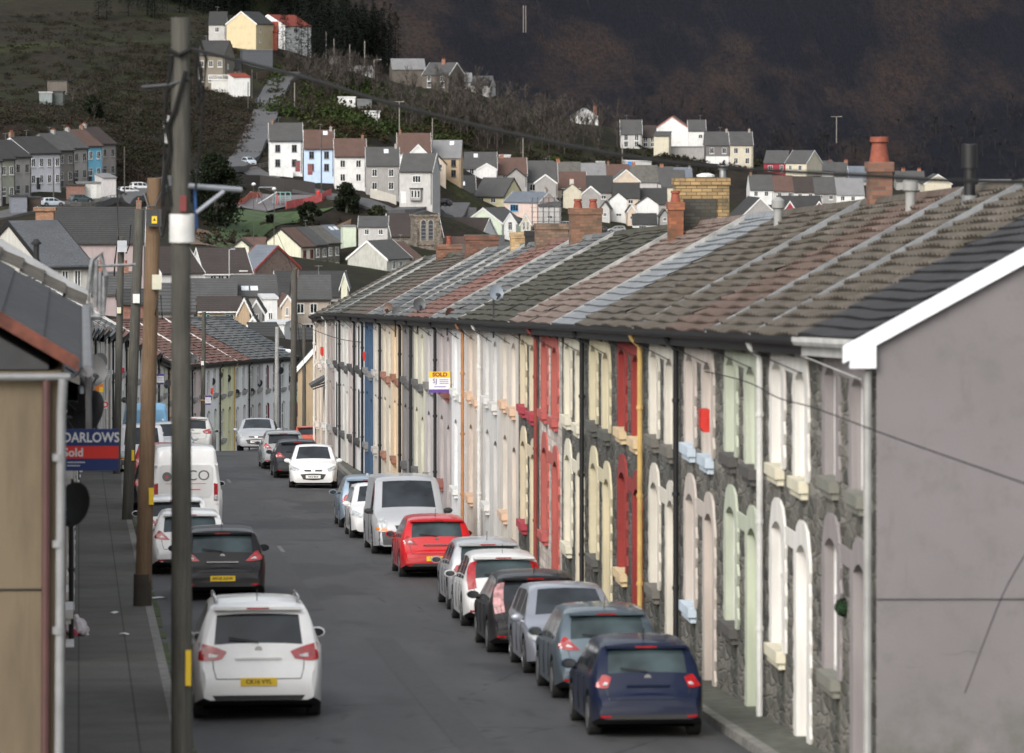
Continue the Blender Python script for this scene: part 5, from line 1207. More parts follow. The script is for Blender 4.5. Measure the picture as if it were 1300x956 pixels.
# top houses
B('cream gabled house beside the pine wood at the top', 287, 325, 60, 30, 15, 1215, -18, 12, render((.55, .46, .29), .1), rD, ridge='y', barge=bW, wins=[], gw=[('r', 3, 1.6, .9, 1.1), ('r', 3, 4.2, .9, 1.1)])
B('white cottage with dark roof left of the cream gabled house', 265, 287, 48, 31, 15, 1225, 0, 9, wLG, rD, n=1, wins=[(2, 2.0, 1, 1.2)], barge=None)
B('white house with a bright red tiled roof at the top of the hill road', 318, 362, 62, 33, 19, 1238, -25, 14, wW, rR, ridge='y', barge=bW, wins=[(4.6, -1.2, 2.6, 1.6), (2.5, 2, 1, 1.2)], gw=[('r', 3, 1.8, .9, 1.2), ('r', 8, 1.8, .9, 1.2), ('r', 5.5, 4.6, 2, 1.0)])
B('red roofed low wing joining the cream and the white house', 325, 352, 52, 40, 28, 1226, 0, 6, render((.3, .08, .06), .1), rR, n=1, wins=[(3.2, 1.2, .9, 1.8)])
B('dark timber garage below the cream gabled house', 308, 346, 80, 64, 62, 1200, 8, 7, plain((.06, .065, .075), .7), plain((.12, .12, .12), .7), ridge='flat', wins=[], cat='garage', name='garage')
def balcony(T, w, dep, he, hr, ro):
    m = MB(); m.box(w * .5, w + 3, -2.2, 0, 1.9, 2.05)
    for i in range(18): x = w * .5 + i * (w * .5 + 3) / 17; m.box(x - .03, x + .03, -2.2, -2.15, 2.05, 3.0)
    m.box(w * .5, w + 3, -2.22, -2.13, 3.0, 3.1); m.build('balcony', TRIMW, T)
    m = MB(); m.box(w * .6, w + 3, -2.0, .0, -3, 1.9); m.build('balcony_base', render((.5, .5, .48), .2), T)
B('grey stone house with a long white balcony beside the hill road', 250, 285, 112, 70, 52, 1150, -12, 9, render((.17, .15, .12), .2), rD, n=3, extra=balcony, gw=[('r', 3, 5, .9, 1.2)])
B('small dark roofed wing behind the white balcony', 284, 305, 108, 88, 76, 1158, 0, 7, wDk, rD, wins=[(1.6, 2.2, 2.2, 1.6)])
B('white flat lean-to below the balcony at the roadside', 296, 317, 119, 98, 94, 1142, 20, 4, wW, rR, ridge='mono', wins=[], cat='outbuilding', name='outbuilding')
B('grey slate roofed stone house half hidden by trees on the hill', 498, 540, 108, 88, 75, 1265, 6, 9, wDk, rP, wins=[])
B('dark roofed house with a white gable end in the hillside wood', 536, 570, 112, 95, 80, 1255, -25, 9, wDk, rS, barge=bW, n=2, chim=[(4, 4, .9)])
B('pale low house with chimney in the hillside wood', 574, 600, 112, 104, 93, 1270, 5, 8, wLG, rP, wins=[], chim=[(2, 4, .8)])
B('mossy grey roofed house at the right of the hillside wood', 598, 622, 118, 108, 97, 1262, -10, 8, wLG, rS, n=1)
B('long white boundary wall of the lane above the wood', 442, 476, 96, 84, 82, 1245, 3, .5, render((.42, .42, .42), .3), rP, ridge='flat', wins=[], cat='wall', name='boundary_wall')
B('grey shed between trees by the lane at the top', 418, 432, 84, 72, 70, 1255, 0, 4, wG, rP, ridge='flat', wins=[], cat='shed', name='shed')
B('small tin shed with white roof edge on the left hillside', 50, 66, 130, 118, 116, 1050, 6, 4, render((.22, .25, .25), .3), plain((.35, .35, .36), .7), ridge='flat', wins=[], cat='shed', name='shed')
B('dark green shed next to the tin shed on the left hillside', 67, 80, 133, 117, 115, 1052, 0, 4, plain((.07, .08, .075), .8), rD, ridge='flat', wins=[], cat='shed', name='shed')
B('ruined grey hut above the tin shed', 60, 85, 118, 103, 101, 1090, 0, 4, wDk, rD, ridge='flat', wins=[], cat='shed', name='shed')
B('white static caravan parked among the bushes', 431, 451, 137, 124, 123, 1130, 8, 3, wW, render((.6, .6, .6), .1), ridge='flat', cat='caravan', name='caravan', wins=[(1, 1.5, .8, .7), (2.5, 1.5, .8, .7)])
B('grey metal shed right of the white caravan', 454, 472, 140, 127, 126, 1128, 5, 4, plain((.12, .125, .13), .6), plain((.15, .15, .16), .6), ridge='flat', wins=[], cat='shed', name='shed')
B('white upturned trailer body below the white caravan', 461, 482, 147, 142, 141, 1118, 10, 3, wW, render((.55, .55, .55), .1), ridge='flat', wins=[], cat='trailer', name='trailer')
# hillside row
B('white detached house at the left end of the hillside row, beside the bend', 342, 384, 218, 178, 157, 1010, 4, 8, wW, rS, n=2, barge=bW, frame=plain((.10, .1, .1), .5), door=[(5.7, plain((.2, .05, .05), .5))], gut=gB)
B('light blue house with brown roof in the hillside row', 386, 424, 222, 188, 166, 1004, 3, 8, wBl, rB, n=2, barge=bW, frame=plain((.14, .13, .14), .5), door=[(1.2, plain((.2, .05, .05), .5))], gut=gB, sky=[(4.3, .8)])
B('white house with brown roof right of the blue one', 425, 465, 236, 198, 177, 998, 4, 8, wW, rB, n=2, barge=bW, gut=gB)
B('grey roofed house behind the bare tree', 465, 507, 246, 210, 188, 990, 3, 8, wG, rS, n=2, barge=bW, sky=[(4.0, .75)])
def bay(T, w, dep, he, hr, ro):
    m = MB(); m.prism([(w * .32, -.05), (w * .36, -.8), (w * .66, -.8), (w * .70, -.05)], .55, 2.7, 'z'); m.build('bay', wG, T)
    m = MB(); m.prism([(w * .30, -.02), (w * .35, -.95), (w * .67, -.95), (w * .72, -.02)], 2.7, 2.95, 'z'); m.build('bay_roof', rD, T)
    for x0, x1 in ((.375, .46), (.47, .555), (.565, .65)):
        m = MB(); m.box(w * x0, w * x1, -.86, -.8, 1.05, 2.55); o = m.build('window', TRIMW, T); m = MB(); m.box(w * x0 + .1, w * x1 - .1, -.88, -.85, 1.15, 2.45); m.build('pane', GLASS, o)
B('grey pebbledashed house with a white bay window at the end of the hillside row', 507, 549, 258, 217, 196, 972, -10, 8, wLG, rS, wins=[(3.4, -1.6, 1.6, 1.3)], barge=bW, door=[(.8, PWt)], gut=gB, extra=bay)
B('brown roofed house with small white gable behind the bay windowed house', 505, 547, 216, 194, 170, 1035, 3, 8, wW, rB, n=2, wins=[(2.0, 1.8, 2, 1)], barge=bW)
B('white gabled rear wing in front of the brown roof', 519, 543, 216, 196, 184, 1024, 0, 6, wW, rS, ridge='y', barge=bW, wins=[], cat='house wing', name='house_wing')
B('beige house with slate roof, second beyond the bay windowed house', 548, 585, 228, 200, 179, 1040, -3, 8, wT, rP, n=2, frame=plain((.05, .05, .05), .5), barge=gB, sky=[(4, .8)])
B('small beige porch wing with dark barge boards', 548, 566, 226, 208, 198, 1032, 0, 4, wPe, rS, ridge='y', barge=gB, wins=[(1.4, 2.4, 1.5, .9)], cat='house wing', name='house_wing')
# cluster, back row
back = 'houses at the back of the crowded hillside cluster'
B('grey roofed house with a skylight and white rear gable', 588, 631, 229, 214, 194, 1120, 2, 8, wW, rS, n=2, barge=bW, sky=[(2.9, .75)])
B('plain white rear gable below the skylight roof', 606, 630, 229, 215, 208, 1112, 0, 5, wW, rS, ridge='y', barge=bW, wins=[], cat='house wing', name='house_wing')
B('brown roofed house between two grey roofed ones', 632, 669, 236, 221, 201, 1125, 2, 8, wLG, rB, n=2, barge=bW, chim=[(1, 4, .6)])
B('grey pebbledash rear gable below the brown roof', 643, 667, 241, 224, 214, 1110, 0, 5, wG, rS, ridge='y', barge=gB, wins=[], cat='house wing', name='house_wing')
B('grey roofed house with white verge beside the brown roofed one', 668, 708, 247, 230, 208, 1130, 2, 8, wG, rS, n=2, wins=[(1.4, -1.4, 1.2, 1.5)], barge=bW)
B('grey rear gable with white barge boards', 679, 706, 250, 232, 222, 1110, 0, 5, wG, rS, ridge='y', barge=bW, wins=[], cat='house wing', name='house_wing')
B('dark brown roofed house behind the cream chimney gable', 706, 744, 252, 240, 219, 1140, 0, 8, wPe, rB, n=2, barge=bW)
B('cream rear gable with a tall chimney on its peak', 715, 738, 268, 243, 234, 1112, 0, 5, wC, rS, ridge='y', wins=[], chim=[(1.9, 2, 1.1, render((.5, .48, .42), .2))], cat='house wing', name='house_wing')
B('dark slate roofed house left of the peach gable', 745, 778, 262, 244, 224, 1135, 0, 8, wG, rD, n=2, wins=[(3.8, -1.1, 1.1, .9), (3.8, -4, 1.2, 1.8)])
B('grey clad rear gable with white barge boards beside the cream chimney gable', 739, 761, 272, 246, 237, 1108, 0, 5, wG, rS, ridge='y', barge=bW, wins=[], band=(.32, wW), cat='house wing', name='house_wing')
B('peach gable end house standing highest in the cluster', 778, 812, 250, 230, 216, 1150, 4, 9, wPe, rM, ridge='y', barge=bW, wins=[])
B('slate roofed house below the peach gable', 778, 812, 268, 251, 233, 1128, 0, 7, wPe, rD, n=2, wins=[(4, -.9, 1.1, .9)])
B('bright white rear gable with one small window, largest in the cluster', 774, 796, 286, 254, 245, 1105, 0, 6, wW, rD, ridge='y', wins=[(2, 2.3, 1.2, .6)], cat='house wing', name='house_wing')
B('dark slate roofed house behind the right-hand white gable', 813, 847, 272, 259, 240, 1130, 0, 8, wG, rD, n=2, wins=[])
B('white rear gable above a slate lean-to', 808, 836, 276, 260, 250, 1104, 0, 5, wW, rD, ridge='y', barge=None, wins=[], cat='house wing', name='house_wing')
B('slate lean-to with a white wall in front of the right-hand white gable', 803, 834, 292, 285, 273, 1096, 0, 4, wW, rD, ridge='mono', n=1, wins=[(2.2, .6, 1.6, .7)], cat='lean-to', name='lean_to')
B('off-white house with grey roof at the right of the cluster', 840, 868, 262, 237, 217, 1142, -4, 8, wC, rS, n=1, wins=[(2.6, 2.6, .8, .8)])
B('cream outhouse with a white wall beside the brick chimney', 846, 872, 292, 262, 256, 1110, 0, 5, render((.55, .53, .42), .2), rP, ridge='flat', wins=[(1.2, 1, .7, .7)], cat='outbuilding', name='outbuilding')
for k, (a_, b_, yb_, ye_, yr_, d_, wl_, rf_, nm_q) in enumerate(((654, 667, 264, 252, 245, 1100, wC, rS, 'small cream wing between the yellow house and the brown roof'), (690, 704, 270, 257, 249, 1095, wLG, rD, 'small light grey wing above the scaffolded wall'), (762, 774, 280, 264, 256, 1100, wLG, rS, 'narrow pale wing left of the largest white rear gable'), (797, 807, 284, 268, 261, 1100, wPe, rD, 'narrow peach wing right of the largest white rear gable'),
        (838, 850, 286, 274, 266, 1098, wG, rS, 'low grey wing behind the cream outhouse'), (722, 737, 293, 283, 275, 1070, wW, rD, 'low white wing under the cream chimney gable'), (744, 757, 296, 285, 277, 1068, wG, rS, 'low dark grey wing under the grey clad gable'), (618, 632, 262, 248, 240, 1080, wG, rD, 'small grey wing behind the yellow house'), (700, 712, 284, 272, 265, 1075, wPk, rB, 'small pinkish wing at the right end of the scaffolding'))):
    B(nm_q, a_, b_, yb_, ye_, yr_, d_, R.choice((-6, 0, 4)), 5, wl_, rf_, ridge='y', barge=bW if k % 2 else gB, wins=[((b_ - a_) * d_ / FPX / 2, 1.3, .7, .8)], cat='house wing', name='house_wing')
# roofs of the row behind
for k, (a_, b_, rf, nm) in enumerate(((670, 704, rS, 'grey'), (704, 738, rM, 'mossy grey'), (738, 770, rP, 'pale grey with white aerials'), (770, 800, rB, 'pinkish brown'), (800, 836, rM, 'brown-grey'), (836, 856, rS, 'dark grey'), (856, 880, rBl, 'pale blue-grey'))):
    y_ = 205 + (a_ - 670) * .045; B('house with a %s roof in the back row behind the cluster' % nm, a_, b_, y_ + 34, y_ + 20, y_, 1190, 2, 8, wLG, rf, n=1, wins=[], group='back row of houses', chim=[(1, 4, .7)] if k in (1, 4, 5) else ())
B('flat roofed concrete garage with a bright blue door', 794, 827, 216, 205, 203, 1200, 4, 6, wLG, plain((.5, .5, .5), .7), ridge='flat', wins=[], cat='garage', name='garage', door=[(1.0, plain((.02, .2, .6), .5))])
B('cream flat hut between the roofs of the back row', 757, 768, 211, 206, 205.5, 1215, 0, 3, wC, plain((.4, .4, .38), .7), ridge='flat', wins=[], cat='shed', name='shed')
B('long white flat roofed shed above the brown roof', 632, 648, 201, 198, 197, 1150, 0, 4, wW, plain((.5, .5, .5), .7), ridge='flat', wins=[], cat='shed', name='shed')
# cluster, front
B('dark stone house with two white windows and moss dark roof', 564, 604, 266, 245, 224, 1060, 3, 8, wDk, rD, wins=[(2.3, -1.6, 1.1, 1.7), (5.5, -1.6, 1.1, 1.7)], barge=bW, sky=[(4, .5)])
B('yellow house with grey roof and brown gable end', 602, 640, 264, 249, 227, 1052, -30, 8, wYe, rS, wins=[(1.7, -.9, 1.2, 1), (4.6, -.9, 1.2, 1)], barge=gB, gut=gB)
B('white house with a blue slate roof and blue window beside the scaffolding', 640, 684, 275, 257, 245, 1042, -35, 7, wPk, rBl, wins=[(2.6, -1.2, 2.0, 1.3)], frame=plain((.05, .3, .6), .4), barge=bW)
B('grey rendered rear wing covered by scaffolding', 684, 712, 300, 262, 258, 1040, 0, 6, wLG, rS, ridge='mono', wins=[(2.3, 4, 1, .7)], barge=None, cat='house wing', name='house_wing')
B('pale green gable ended house with slate roof', 590, 637, 310, 283, 265, 1010, -28, 9, wPG, rS, ridge='y', barge=bW, wins=[])
B('white gabled bay beside the pale green house', 640, 655, 306, 282, 271, 1000, 0, 5, wW, rS, ridge='y', barge=bW, wins=[(1.2, 3, .8, 1.7)], cat='house wing', name='house_wing')
B('cream gabled bay at the right of the pale green house', 661, 674, 306, 284, 273, 1000, 0, 5, wC, rS, ridge='y', barge=bW, wins=[(.65, 3, .5, 1.7), (1.4, 3, .5, 1.7)], cat='house wing', name='house_wing')
B('low slate roof left of the pale green gable', 560, 604, 292, 279, 265, 1018, 0, 8, wLG, rS, wins=[], barge=None)
B('brown roofed chapel hall with a white gable end', 556, 611, 308, 300, 278, 985, -20, 9, wW, rDB, wins=[], barge=bW, name='chapel_hall', cat='hall')
# church
B('long brown roofed church nave behind the tower', 497, 562, 320, 300, 273, 940, 10, 12, wSt, rDB, wins=[], barge=bW, name='church', cat='church')
B('slate roofed house with red ridge tiles above the near chimney', 640, 690, 330, 321, 309, 900, 0, 8, wLG, rS, wins=[], chim=[(1.5, 4, .5)])
B('grey roofed house partly behind the broad orange brick chimney', 695, 752, 322, 310, 297, 960, 3, 8, wLG, rS, n=2, wins=[], barge=bW)
B('low grey workshop roof behind the near ridge, right of the white gable', 752, 800, 318, 308, 298, 980, -3, 9, wLG, rP, wins=[])
B('white rendered house behind the small yellow brick chimney', 612, 640, 326, 312, 300, 930, 0, 7, wW, rS, wins=[(1.2, -.9, .8, 1), (3, -.9, .8, 1)])
B('brown roofed cottage between the church and the pale green gable', 562, 590, 322, 312, 302, 950, 0, 7, wPe, rB, wins=[])
B('grey roofed house right of the church tower', 584, 612, 330, 322, 312, 900, 0, 7, wLG, rS, wins=[], barge=bW)
B('slate roofed house above the mottled grey gable', 455, 492, 300, 288, 276, 900, 0, 8, wLG, rS, wins=[(1.5, -.9, .8, 1), (4, -.9, .8, 1)], barge=bW)
# far right
B('white gabled house alone among trees above the cluster', 728, 760, 155, 148, 138, 1290, 5, 8, wW, rP, ridge='y', wins=[(2, .6, .8, .6)], chim=[(6, 4, .6)])
B('grey roofed house with white verge at the left of the upper right row', 788, 815, 188, 170, 153, 1250, 0, 8, wLG, rS, n=2, barge=bW)
B('dark roofed wing between the white verge and the cream lean-to', 815, 833, 186, 174, 160, 1255, 0, 8, render((.35, .33, .3), .2), rDB, n=2)
B('cream lean-to annex left of the big white gable', 830, 849, 195, 173, 168, 1235, -8, 6, wC, rS, ridge='mono', wins=[])
B('big white gable end house above the upper right row', 832, 875, 186, 163, 148, 1262, -5, 10, wW, rB, ridge='y', barge=plain((.25, .1, .08), .6), wins=[])
B('white walled house with dark roof right of the big white gable', 874, 896, 188, 166, 153, 1258, 0, 8, wW, rS, n=1, barge=bW, wins=[(3, -1.4, 1.0, 1.0)])
B('grey stone retaining wall under the big white gable', 848, 894, 200, 187, 186, 1240, 2, 1, wG, rP, ridge='flat', wins=[], cat='wall', name='retaining_wall')
B('semi-detached house with a dark upper and white lower front', 896, 927, 212, 184, 168, 1240, 2, 8, render((.15, .14, .14), .15), rS, n=2, band=(.48, wW))
B('cream semi-detached house with white window frames on the upper right', 927, 956, 212, 184, 168, 1240, 2, 8, wC, rS, n=2, barge=bW)
B('maroon fronted house at the far right', 970, 998, 220, 207, 192, 1230, -12, 9, wMa, rS, wins=[(1.6, -1.3, 1.1, 1.4), (4.4, -1.3, .8, 1.6)])
B('cream fronted house with grey gable at the far right', 998, 1024, 220, 207, 192, 1225, -28, 9, wC, rS, wins=[(1.3, -1.2, .8, 1.2), (3.9, -1.2, .9, 1.3)], barge=bW)
B('pale low building right of the grey gable', 1043, 1058, 224, 217, 205, 1245, 0, 6, wLG, rS, wins=[])
B('dark roofed house behind the low pale building', 1050, 1077, 228, 222, 207, 1262, 0, 8, wG, rS, wins=[], chim=[(1, 4, .6), (5, 4, .6)])
B('blue-grey slate roofed house left of the tall chimney', 1078, 1106, 236, 229, 212, 1250, 0, 8, wG, rBl, wins=[], barge=bW)
B('long dark roofed house right of the tall chimney', 1138, 1174, 240, 230, 218, 1255, 0, 8, wG, rS, wins=[], chim=[(2, 4, .6), (6, 4, .6)])
B('cream gable house peeping over the near roofs', 1174, 1208, 248, 233, 222, 1230, 3, 9, wC, rS, ridge='y', barge=bW, wins=[])
B('low grey roof barely showing over the near ridge at the right', 1245, 1285, 245, 236, 229, 1250, 0, 8, wG, rP, wins=[])
for k, (a_, b_, rf, nm, wl) in enumerate(((952, 982, rS, 'grey roofed', wW), (982, 1008, rB, 'reddish roofed', wLG), (1008, 1034, rDB, 'dark brown roofed', wW), (1034, 1062, rS, 'plain grey roofed', wG), (1062, 1098, rP, 'paler grey roofed', wW))):
    B('%s house in the long low row on the right' % nm, a_, b_, 258, 241 + k * 1.5, 223 + k, 1150, 3, 8, wl, rf, n=2, wins=[(1.4, -.9, .9, 1.1), (3.8, -.9, .9, 1.1)], group='long low row of houses', ctrl=True)
B('large grey gable with white barge boards in front of the low row', 941, 990, 300, 276, 252, 1060, 8, 14, wG, rD, ridge='y', barge=bW, wins=[])
B('slate roofed house with red trimmed dormer gable', 990, 1046, 292, 270, 250, 1058, 6, 9, wG, rD, wins=[], barge=bW)
for px_, rw_ in ((1003, 'left'), (1040, 'right')):
    B('small dormer gable with white barge and dark red infill, the %s one' % rw_, px_ - 8, px_ + 8, 276, 268, 256, 1050, 0, 5, wMa, rD, ridge='y', barge=bW, wins=[], cat='dormer', name='dormer', ctrl=False)
# mid valley
vr = 'row of four stone houses in the valley'
yy = [(382, 399, 'cream end house with brown roof', wPY, rB, plain((.25, .08, .1), .5)), (399, 415, 'stone house with grey roof', wSt, rS, None), (415, 431, 'stone house with a pale green door', wSt, rM, None), (431, 447, 'stone house with slate blue roof and maroon ground floor', wSt, rBl, None)]
for k, (a_, b_, nm, wl, rf, fr) in enumerate(yy):
    B('%s in the valley row of four' % nm, a_, b_, 352 - k * .5, 313 - k * 2.2, 291 - k * 1.2, 850 + 20 * k, 60, 8.0, wl, rf, n=2, gut=gB, frame=fr, barge=gB if k == 0 else None, band=(.5, wMa) if k == 3 else None, door=[(.9, plain((.2, .4, .32), .5))] if k == 2 else None, group=vr, sky=[(2, .75), (3.6, .75)] if k == 3 else ())
B('mottled grey gable ended house right of the valley row', 491, 521, 350, 329, 307, 800, 58, 7.5, render((.42, .42, .38), .4), rS, barge=bW, n=3, wins=[(2, -1, .9, 1.3), (4, -1, .9, 1.3), (6, -1, .9, 1.3)])
B('brown-red roofed house joining the mottled grey gable', 520, 536, 350, 329, 309, 815, 58, 7.5, wLG, rB, wins=[])
B('pale green-yellow shed behind the valley row', 436, 452, 304, 288, 286, 905, 10, 3.5, wPG, rP, ridge='flat', wins=[], cat='shed', name='shed')
B('long white hall with a dark brown roof in mid valley', 259, 319, 366, 347, 318, 640, 14, 10, wW, rDB, barge=bW, gut=bW, wins=[(1.2, -.8, .8, 1), (2.2, -.8, .8, 1), (3.2, -.8, .8, 1), (4.2, -.8, .8, 1)], door=[(5.1, plain((.12, .04, .03), .6))], name='hall', cat='hall')
B('blue-grey roofed hall with a red trimmed brick gable', 297, 324, 360, 342, 314, 665, -38, 9, brick((.14, .09, .075)), rBl, barge=plain((.3, .05, .04), .5), wins=[], name='hall', cat='hall')
B('cream gable with a brown roof behind the halls', 297, 316, 318, 312, 304, 760, 0, 6, wPY, rB, ridge='y', barge=gB, wins=[])
B('brown tiled roof house behind the cream gable end', 306, 336, 318, 316, 303, 770, 0, 6, wPY, rB, wins=[])
B('wide dark grey roofed workshop in mid valley', 232, 300, 386, 379, 357, 600, 3, 10, wDk, rS, wins=[], ctrl=True, name='workshop', cat='workshop')
B('grey striped roof with a pale panel in mid valley', 296, 352, 384, 376, 352, 605, 6, 9, wG, rS, wins=[], sky=[(1.5, .3), (2.6, .3)])
B('large slate roofed block right of the striped roof', 350, 440, 395, 377, 348, 640, 4, 12, wG, rD, wins=[], barge=bW)
B('tan rendered house with teal window frames', 251, 305, 420, 395, 380, 520, 3, 8, wT, rDB, wins=[(.9, 1.1, .8, 1.2), (3.3, 1.1, .9, 1.2)], frame=plain((.3, .5, .5), .5), gut=bW)
B('small tan gable wing with white barge boards', 303, 317, 420, 394, 380, 516, 0, 5, wT, rD, ridge='y', barge=bW, wins=[])
B('grey clad gable with white barge boards, right of the tan wing', 318, 333, 418, 394, 382, 520, 0, 5, wG, rD, ridge='y', barge=bW, wins=[(.6, 1, .5, 1.2)])
B('tall narrow white rendered house in mid valley', 334, 352, 432, 380, 377, 540, 6, 8, wW, plain((.5, .5, .5), .6), ridge='flat', n=1, wins=[(.8, 2.6, .5, .8), (1.1, .9, .5, .6)])
B('stepped white outbuilding in front of the tall white house', 334, 361, 432, 412, 409, 505, -5, 5, wW, plain((.5, .5, .5), .6), ridge='flat', wins=[(.7, .9, .6, .5)], cat='outbuilding', name='outbuilding')
B('little white gable in front of the grey clad gable', 314, 328, 434, 414, 403, 480, 0, 4, wW, rD, ridge='y', barge=bW, wins=[], cat='outbuilding', name='outbuilding')
B('low white walled yard store with sloping slate roof', 325, 360, 450, 430, 416, 470, 10, 6, wW, rD, ridge='mono', wins=[], cat='outbuilding', name='outbuilding')
B('buff gabled house with tall windows right of the white house', 358, 372, 425, 386, 376, 600, 8, 7, wPe, rB, ridge='y', barge=bW, wins=[(.6, 1.3, .4, 1.2), (.6, -.9, .4, 1)])
B('grey-beige house with white framed windows behind the tall dark pole', 371, 420, 430, 379, 352, 610, 4, 8, render((.36, .31, .26), .25), rS, wins=[(1.0, -1.2, .9, 1.2), (2.6, -1.2, .9, 1.2), (1.9, 1.3, 1.6, 1.0)], gut=gB)
B('cream gable behind the right terrace roofs', 433, 441, 372, 360, 347, 640, 0, 6, wPY, rP, ridge='y', barge=bW, wins=[])
B('orange rendered house with white bargeboard at the end of the street', 378, 428, 600, 468, 440, 300, 0, 8, wOr, rS, ridge='y', barge=bW, wins=[])
B('shopfront with green fascia and maroon shutter below the orange house', 374, 397, 590, 497, 494, 310, 4, 5, wOr, rP, ridge='flat', wins=[], band=None, cat='shop', name='shop', ctrl=False,
  extra=lambda T, w, dep, he, hr, ro: ([(lambda m: m.build('fascia_sign', plain((.22, .33, .2), .5), T))((lambda m: (m.box(0, w, -.12, 0, he - .65, he), m)[1])(MB())), (lambda m: m.build('shutter', plain((.12, .04, .04), .5), T))((lambda m: (m.box(.1, w - .1, -.06, 0, he - 1.55, he - .75), m)[1])(MB()))]))
B('lower white roofed shed beyond the street end', 360, 384, 470, 441, 438, 420, 0, 5, wDk, rS, ridge='flat', wins=[], cat='shed', name='shed')
B('dark slate extension behind the thin pole', 374, 402, 452, 432, 424, 400, 5, 6, wDk, rD, ridge='mono', wins=[])
# left mid
B('wide dark roofed building with a mauve wall above the left terrace', 46, 182, 345, 309, 267, 470, 3, 12, wMv, rD, wins=[], barge=bW, chim=[])
B('white rendered house with a smooth grey roof at the left', 56, 113, 402, 338, 286, 330, 30, 11, render((.5, .49, .45), .25), tiles((.085, .09, .098), .05), n=4, wins=[(.7, -1.0, .5, 1.4), (1.5, -1.0, .5, 1.4), (2.4, -1, .5, 1.4)], barge=gB, gut=gB)
B('orange-brown brick chimney stack house top at the left', 0, 12, 330, 296, 272, 340, 0, 3, brick((.25, .11, .05)), brick((.25, .11, .05)), ridge='flat', wins=[], cat='chimney stack', name='chimney_stack', ctrl=False)
B('isolated orange brick chimney stack rising from the grey roof', 45, 68, 310, 268, 266, 338, 0, 1.0, brick((.25, .11, .05)), brick((.2, .09, .04)), ridge='flat', wins=[], cat='chimney stack', name='chimney_stack', ctrl=False)
B('red brick outhouse between the wooden poles', 150, 215, 420, 386, 372, 330, 5, 6, brick((.2, .06, .04)), rD, wins=[], cat='outbuilding', name='outbuilding')
B('slate roofed house with pale flashing behind the brown pole', 196, 246, 420, 396, 366, 300, 5, 8, wG, rS, wins=[], ctrl=True)
B('white gabled house right of the brown pole', 205, 256, 372, 347, 316, 620, 35, 8, wW, rDB, barge=bW, wins=[(2, -1, .8, 1.1)])
B('cluttered grey roofed house behind the thin dark poles', 110, 168, 400, 374, 350, 400, 6, 8, wMv, rS, wins=[], chim=[(1, 4, .7), (3, 4, .7)])

# ------------------------------------------------------------------ terrain
def cp(x, y, d): p = U(x, y, d); CTRL.append((p.x, p.y, p.z))
for c in [(420, 352, 860), (480, 362, 800), (560, 335, 900), (340, 350, 830), (300, 302, 900), (250, 310, 880), (380, 300, 905), (445, 285, 930), (310, 275, 965), (370, 283, 950), (430, 268, 965), (350, 258, 1000), (300, 262, 985), (400, 252, 1000), (450, 245, 985), (330, 242, 1012), (300, 240, 1000),
          (340, 221, 1006), (430, 240, 992), (600, 304, 960), (315, 213, 1020), (300, 200, 1035), (322, 178, 1065), (340, 150, 1105), (343, 128, 1150), (352, 112, 1185), (365, 104, 1210), (290, 215, 1010), (240, 235, 960), (200, 240, 930), (150, 250, 890), (100, 263, 850), (60, 270, 835), (0, 285, 815), (-60, 300, 800), (150, 262, 860), (220, 300, 800), (100, 330, 700), (0, 360, 560), (60, 420, 420), (200, 420, 480), (300, 440, 500), (400, 450, 470), (450, 430, 520), (550, 420, 600), (700, 400, 700), (900, 380, 800), (1200, 360, 800), (1400, 380, 700),
          (0, 175, 930), (80, 160, 960), (160, 170, 985), (220, 190, 1000), (270, 180, 1040), (0, 120, 1080), (100, 120, 1090), (200, 120, 1110), (260, 125, 1135), (-80, 100, 1150), (0, 60, 1190), (100, 50, 1230), (200, 40, 1270), (240, 60, 1230), (-80, 0, 1300), (0, -20, 1350), (150, -30, 1400), (300, -40, 1450), (400, -50, 1500), (400, 40, 1330), (450, 60, 1310), (480, 130, 1450), (440, 60, 1480), (300, 70, 1205), (360, 78, 1225), (400, 100, 1215), (380, 130, 1150), (430, 150, 1110), (500, 165, 1100), (560, 175, 1110), (620, 190, 1135), (480, 100, 1260), (540, 118, 1245), (600, 128, 1255), (660, 150, 1250), (720, 160, 1290), (700, 198, 1200), (760, 200, 1215), (780, 192, 1245), (850, 204, 1235), (940, 216, 1235), (1010, 226, 1220), (1100, 242, 1240), (1250, 250, 1240), (1400, 260, 1260),
          (700, 300, 1050), (740, 290, 1080), (800, 298, 1070), (880, 300, 1080), (900, 250, 1180), (1000, 300, 1040), (1100, 290, 1100), (520, 190, 1400), (600, 210, 1400), (700, 230, 1400), (900, 250, 1400), (1100, 265, 1400), (1300, 275, 1400), (560, 230, 1500), (800, 270, 1500), (1200, 300, 1500), (1600, 300, 1200), (1700, 330, 1500), (-300, 150, 1000), (-300, 330, 500), (-350, -60, 1400), (300, 222, 1000), (270, 226, 985), (-200, 280, 800)]: cp(*c)
for Y in range(0, 330, 30):
    for X in (-30, -10, 3, 12, 30, 70): CTRL.append((X + (lwx(Y) if X in (3, 12) else 0), Y, zr(Y) - 1.6))
for X in (-150, -90, 120, 200): 
    for Y in (0, 100, 200, 300): CTRL.append((X, Y, zr(Y) - 3))
P_ = np.array(CTRL); sc_ = 300.0
XY = P_[:, :2] / sc_; Z_ = P_[:, 2]; n_ = len(XY)
def kern(a, b):
    r2 = ((a[:, None, :] - b[None, :, :]) ** 2).sum(-1); return .5 * r2 * np.log(r2 + 1e-12)
K_ = kern(XY, XY) + np.eye(n_) * .0035
A_ = np.zeros((n_ + 3, n_ + 3)); A_[:n_, :n_] = K_; A_[:n_, n_] = 1; A_[:n_, n_ + 1:] = XY; A_[n_, :n_] = 1; A_[n_ + 1:, :n_] = XY.T
W_ = np.linalg.solve(A_, np.concatenate([Z_, [0, 0, 0]]))
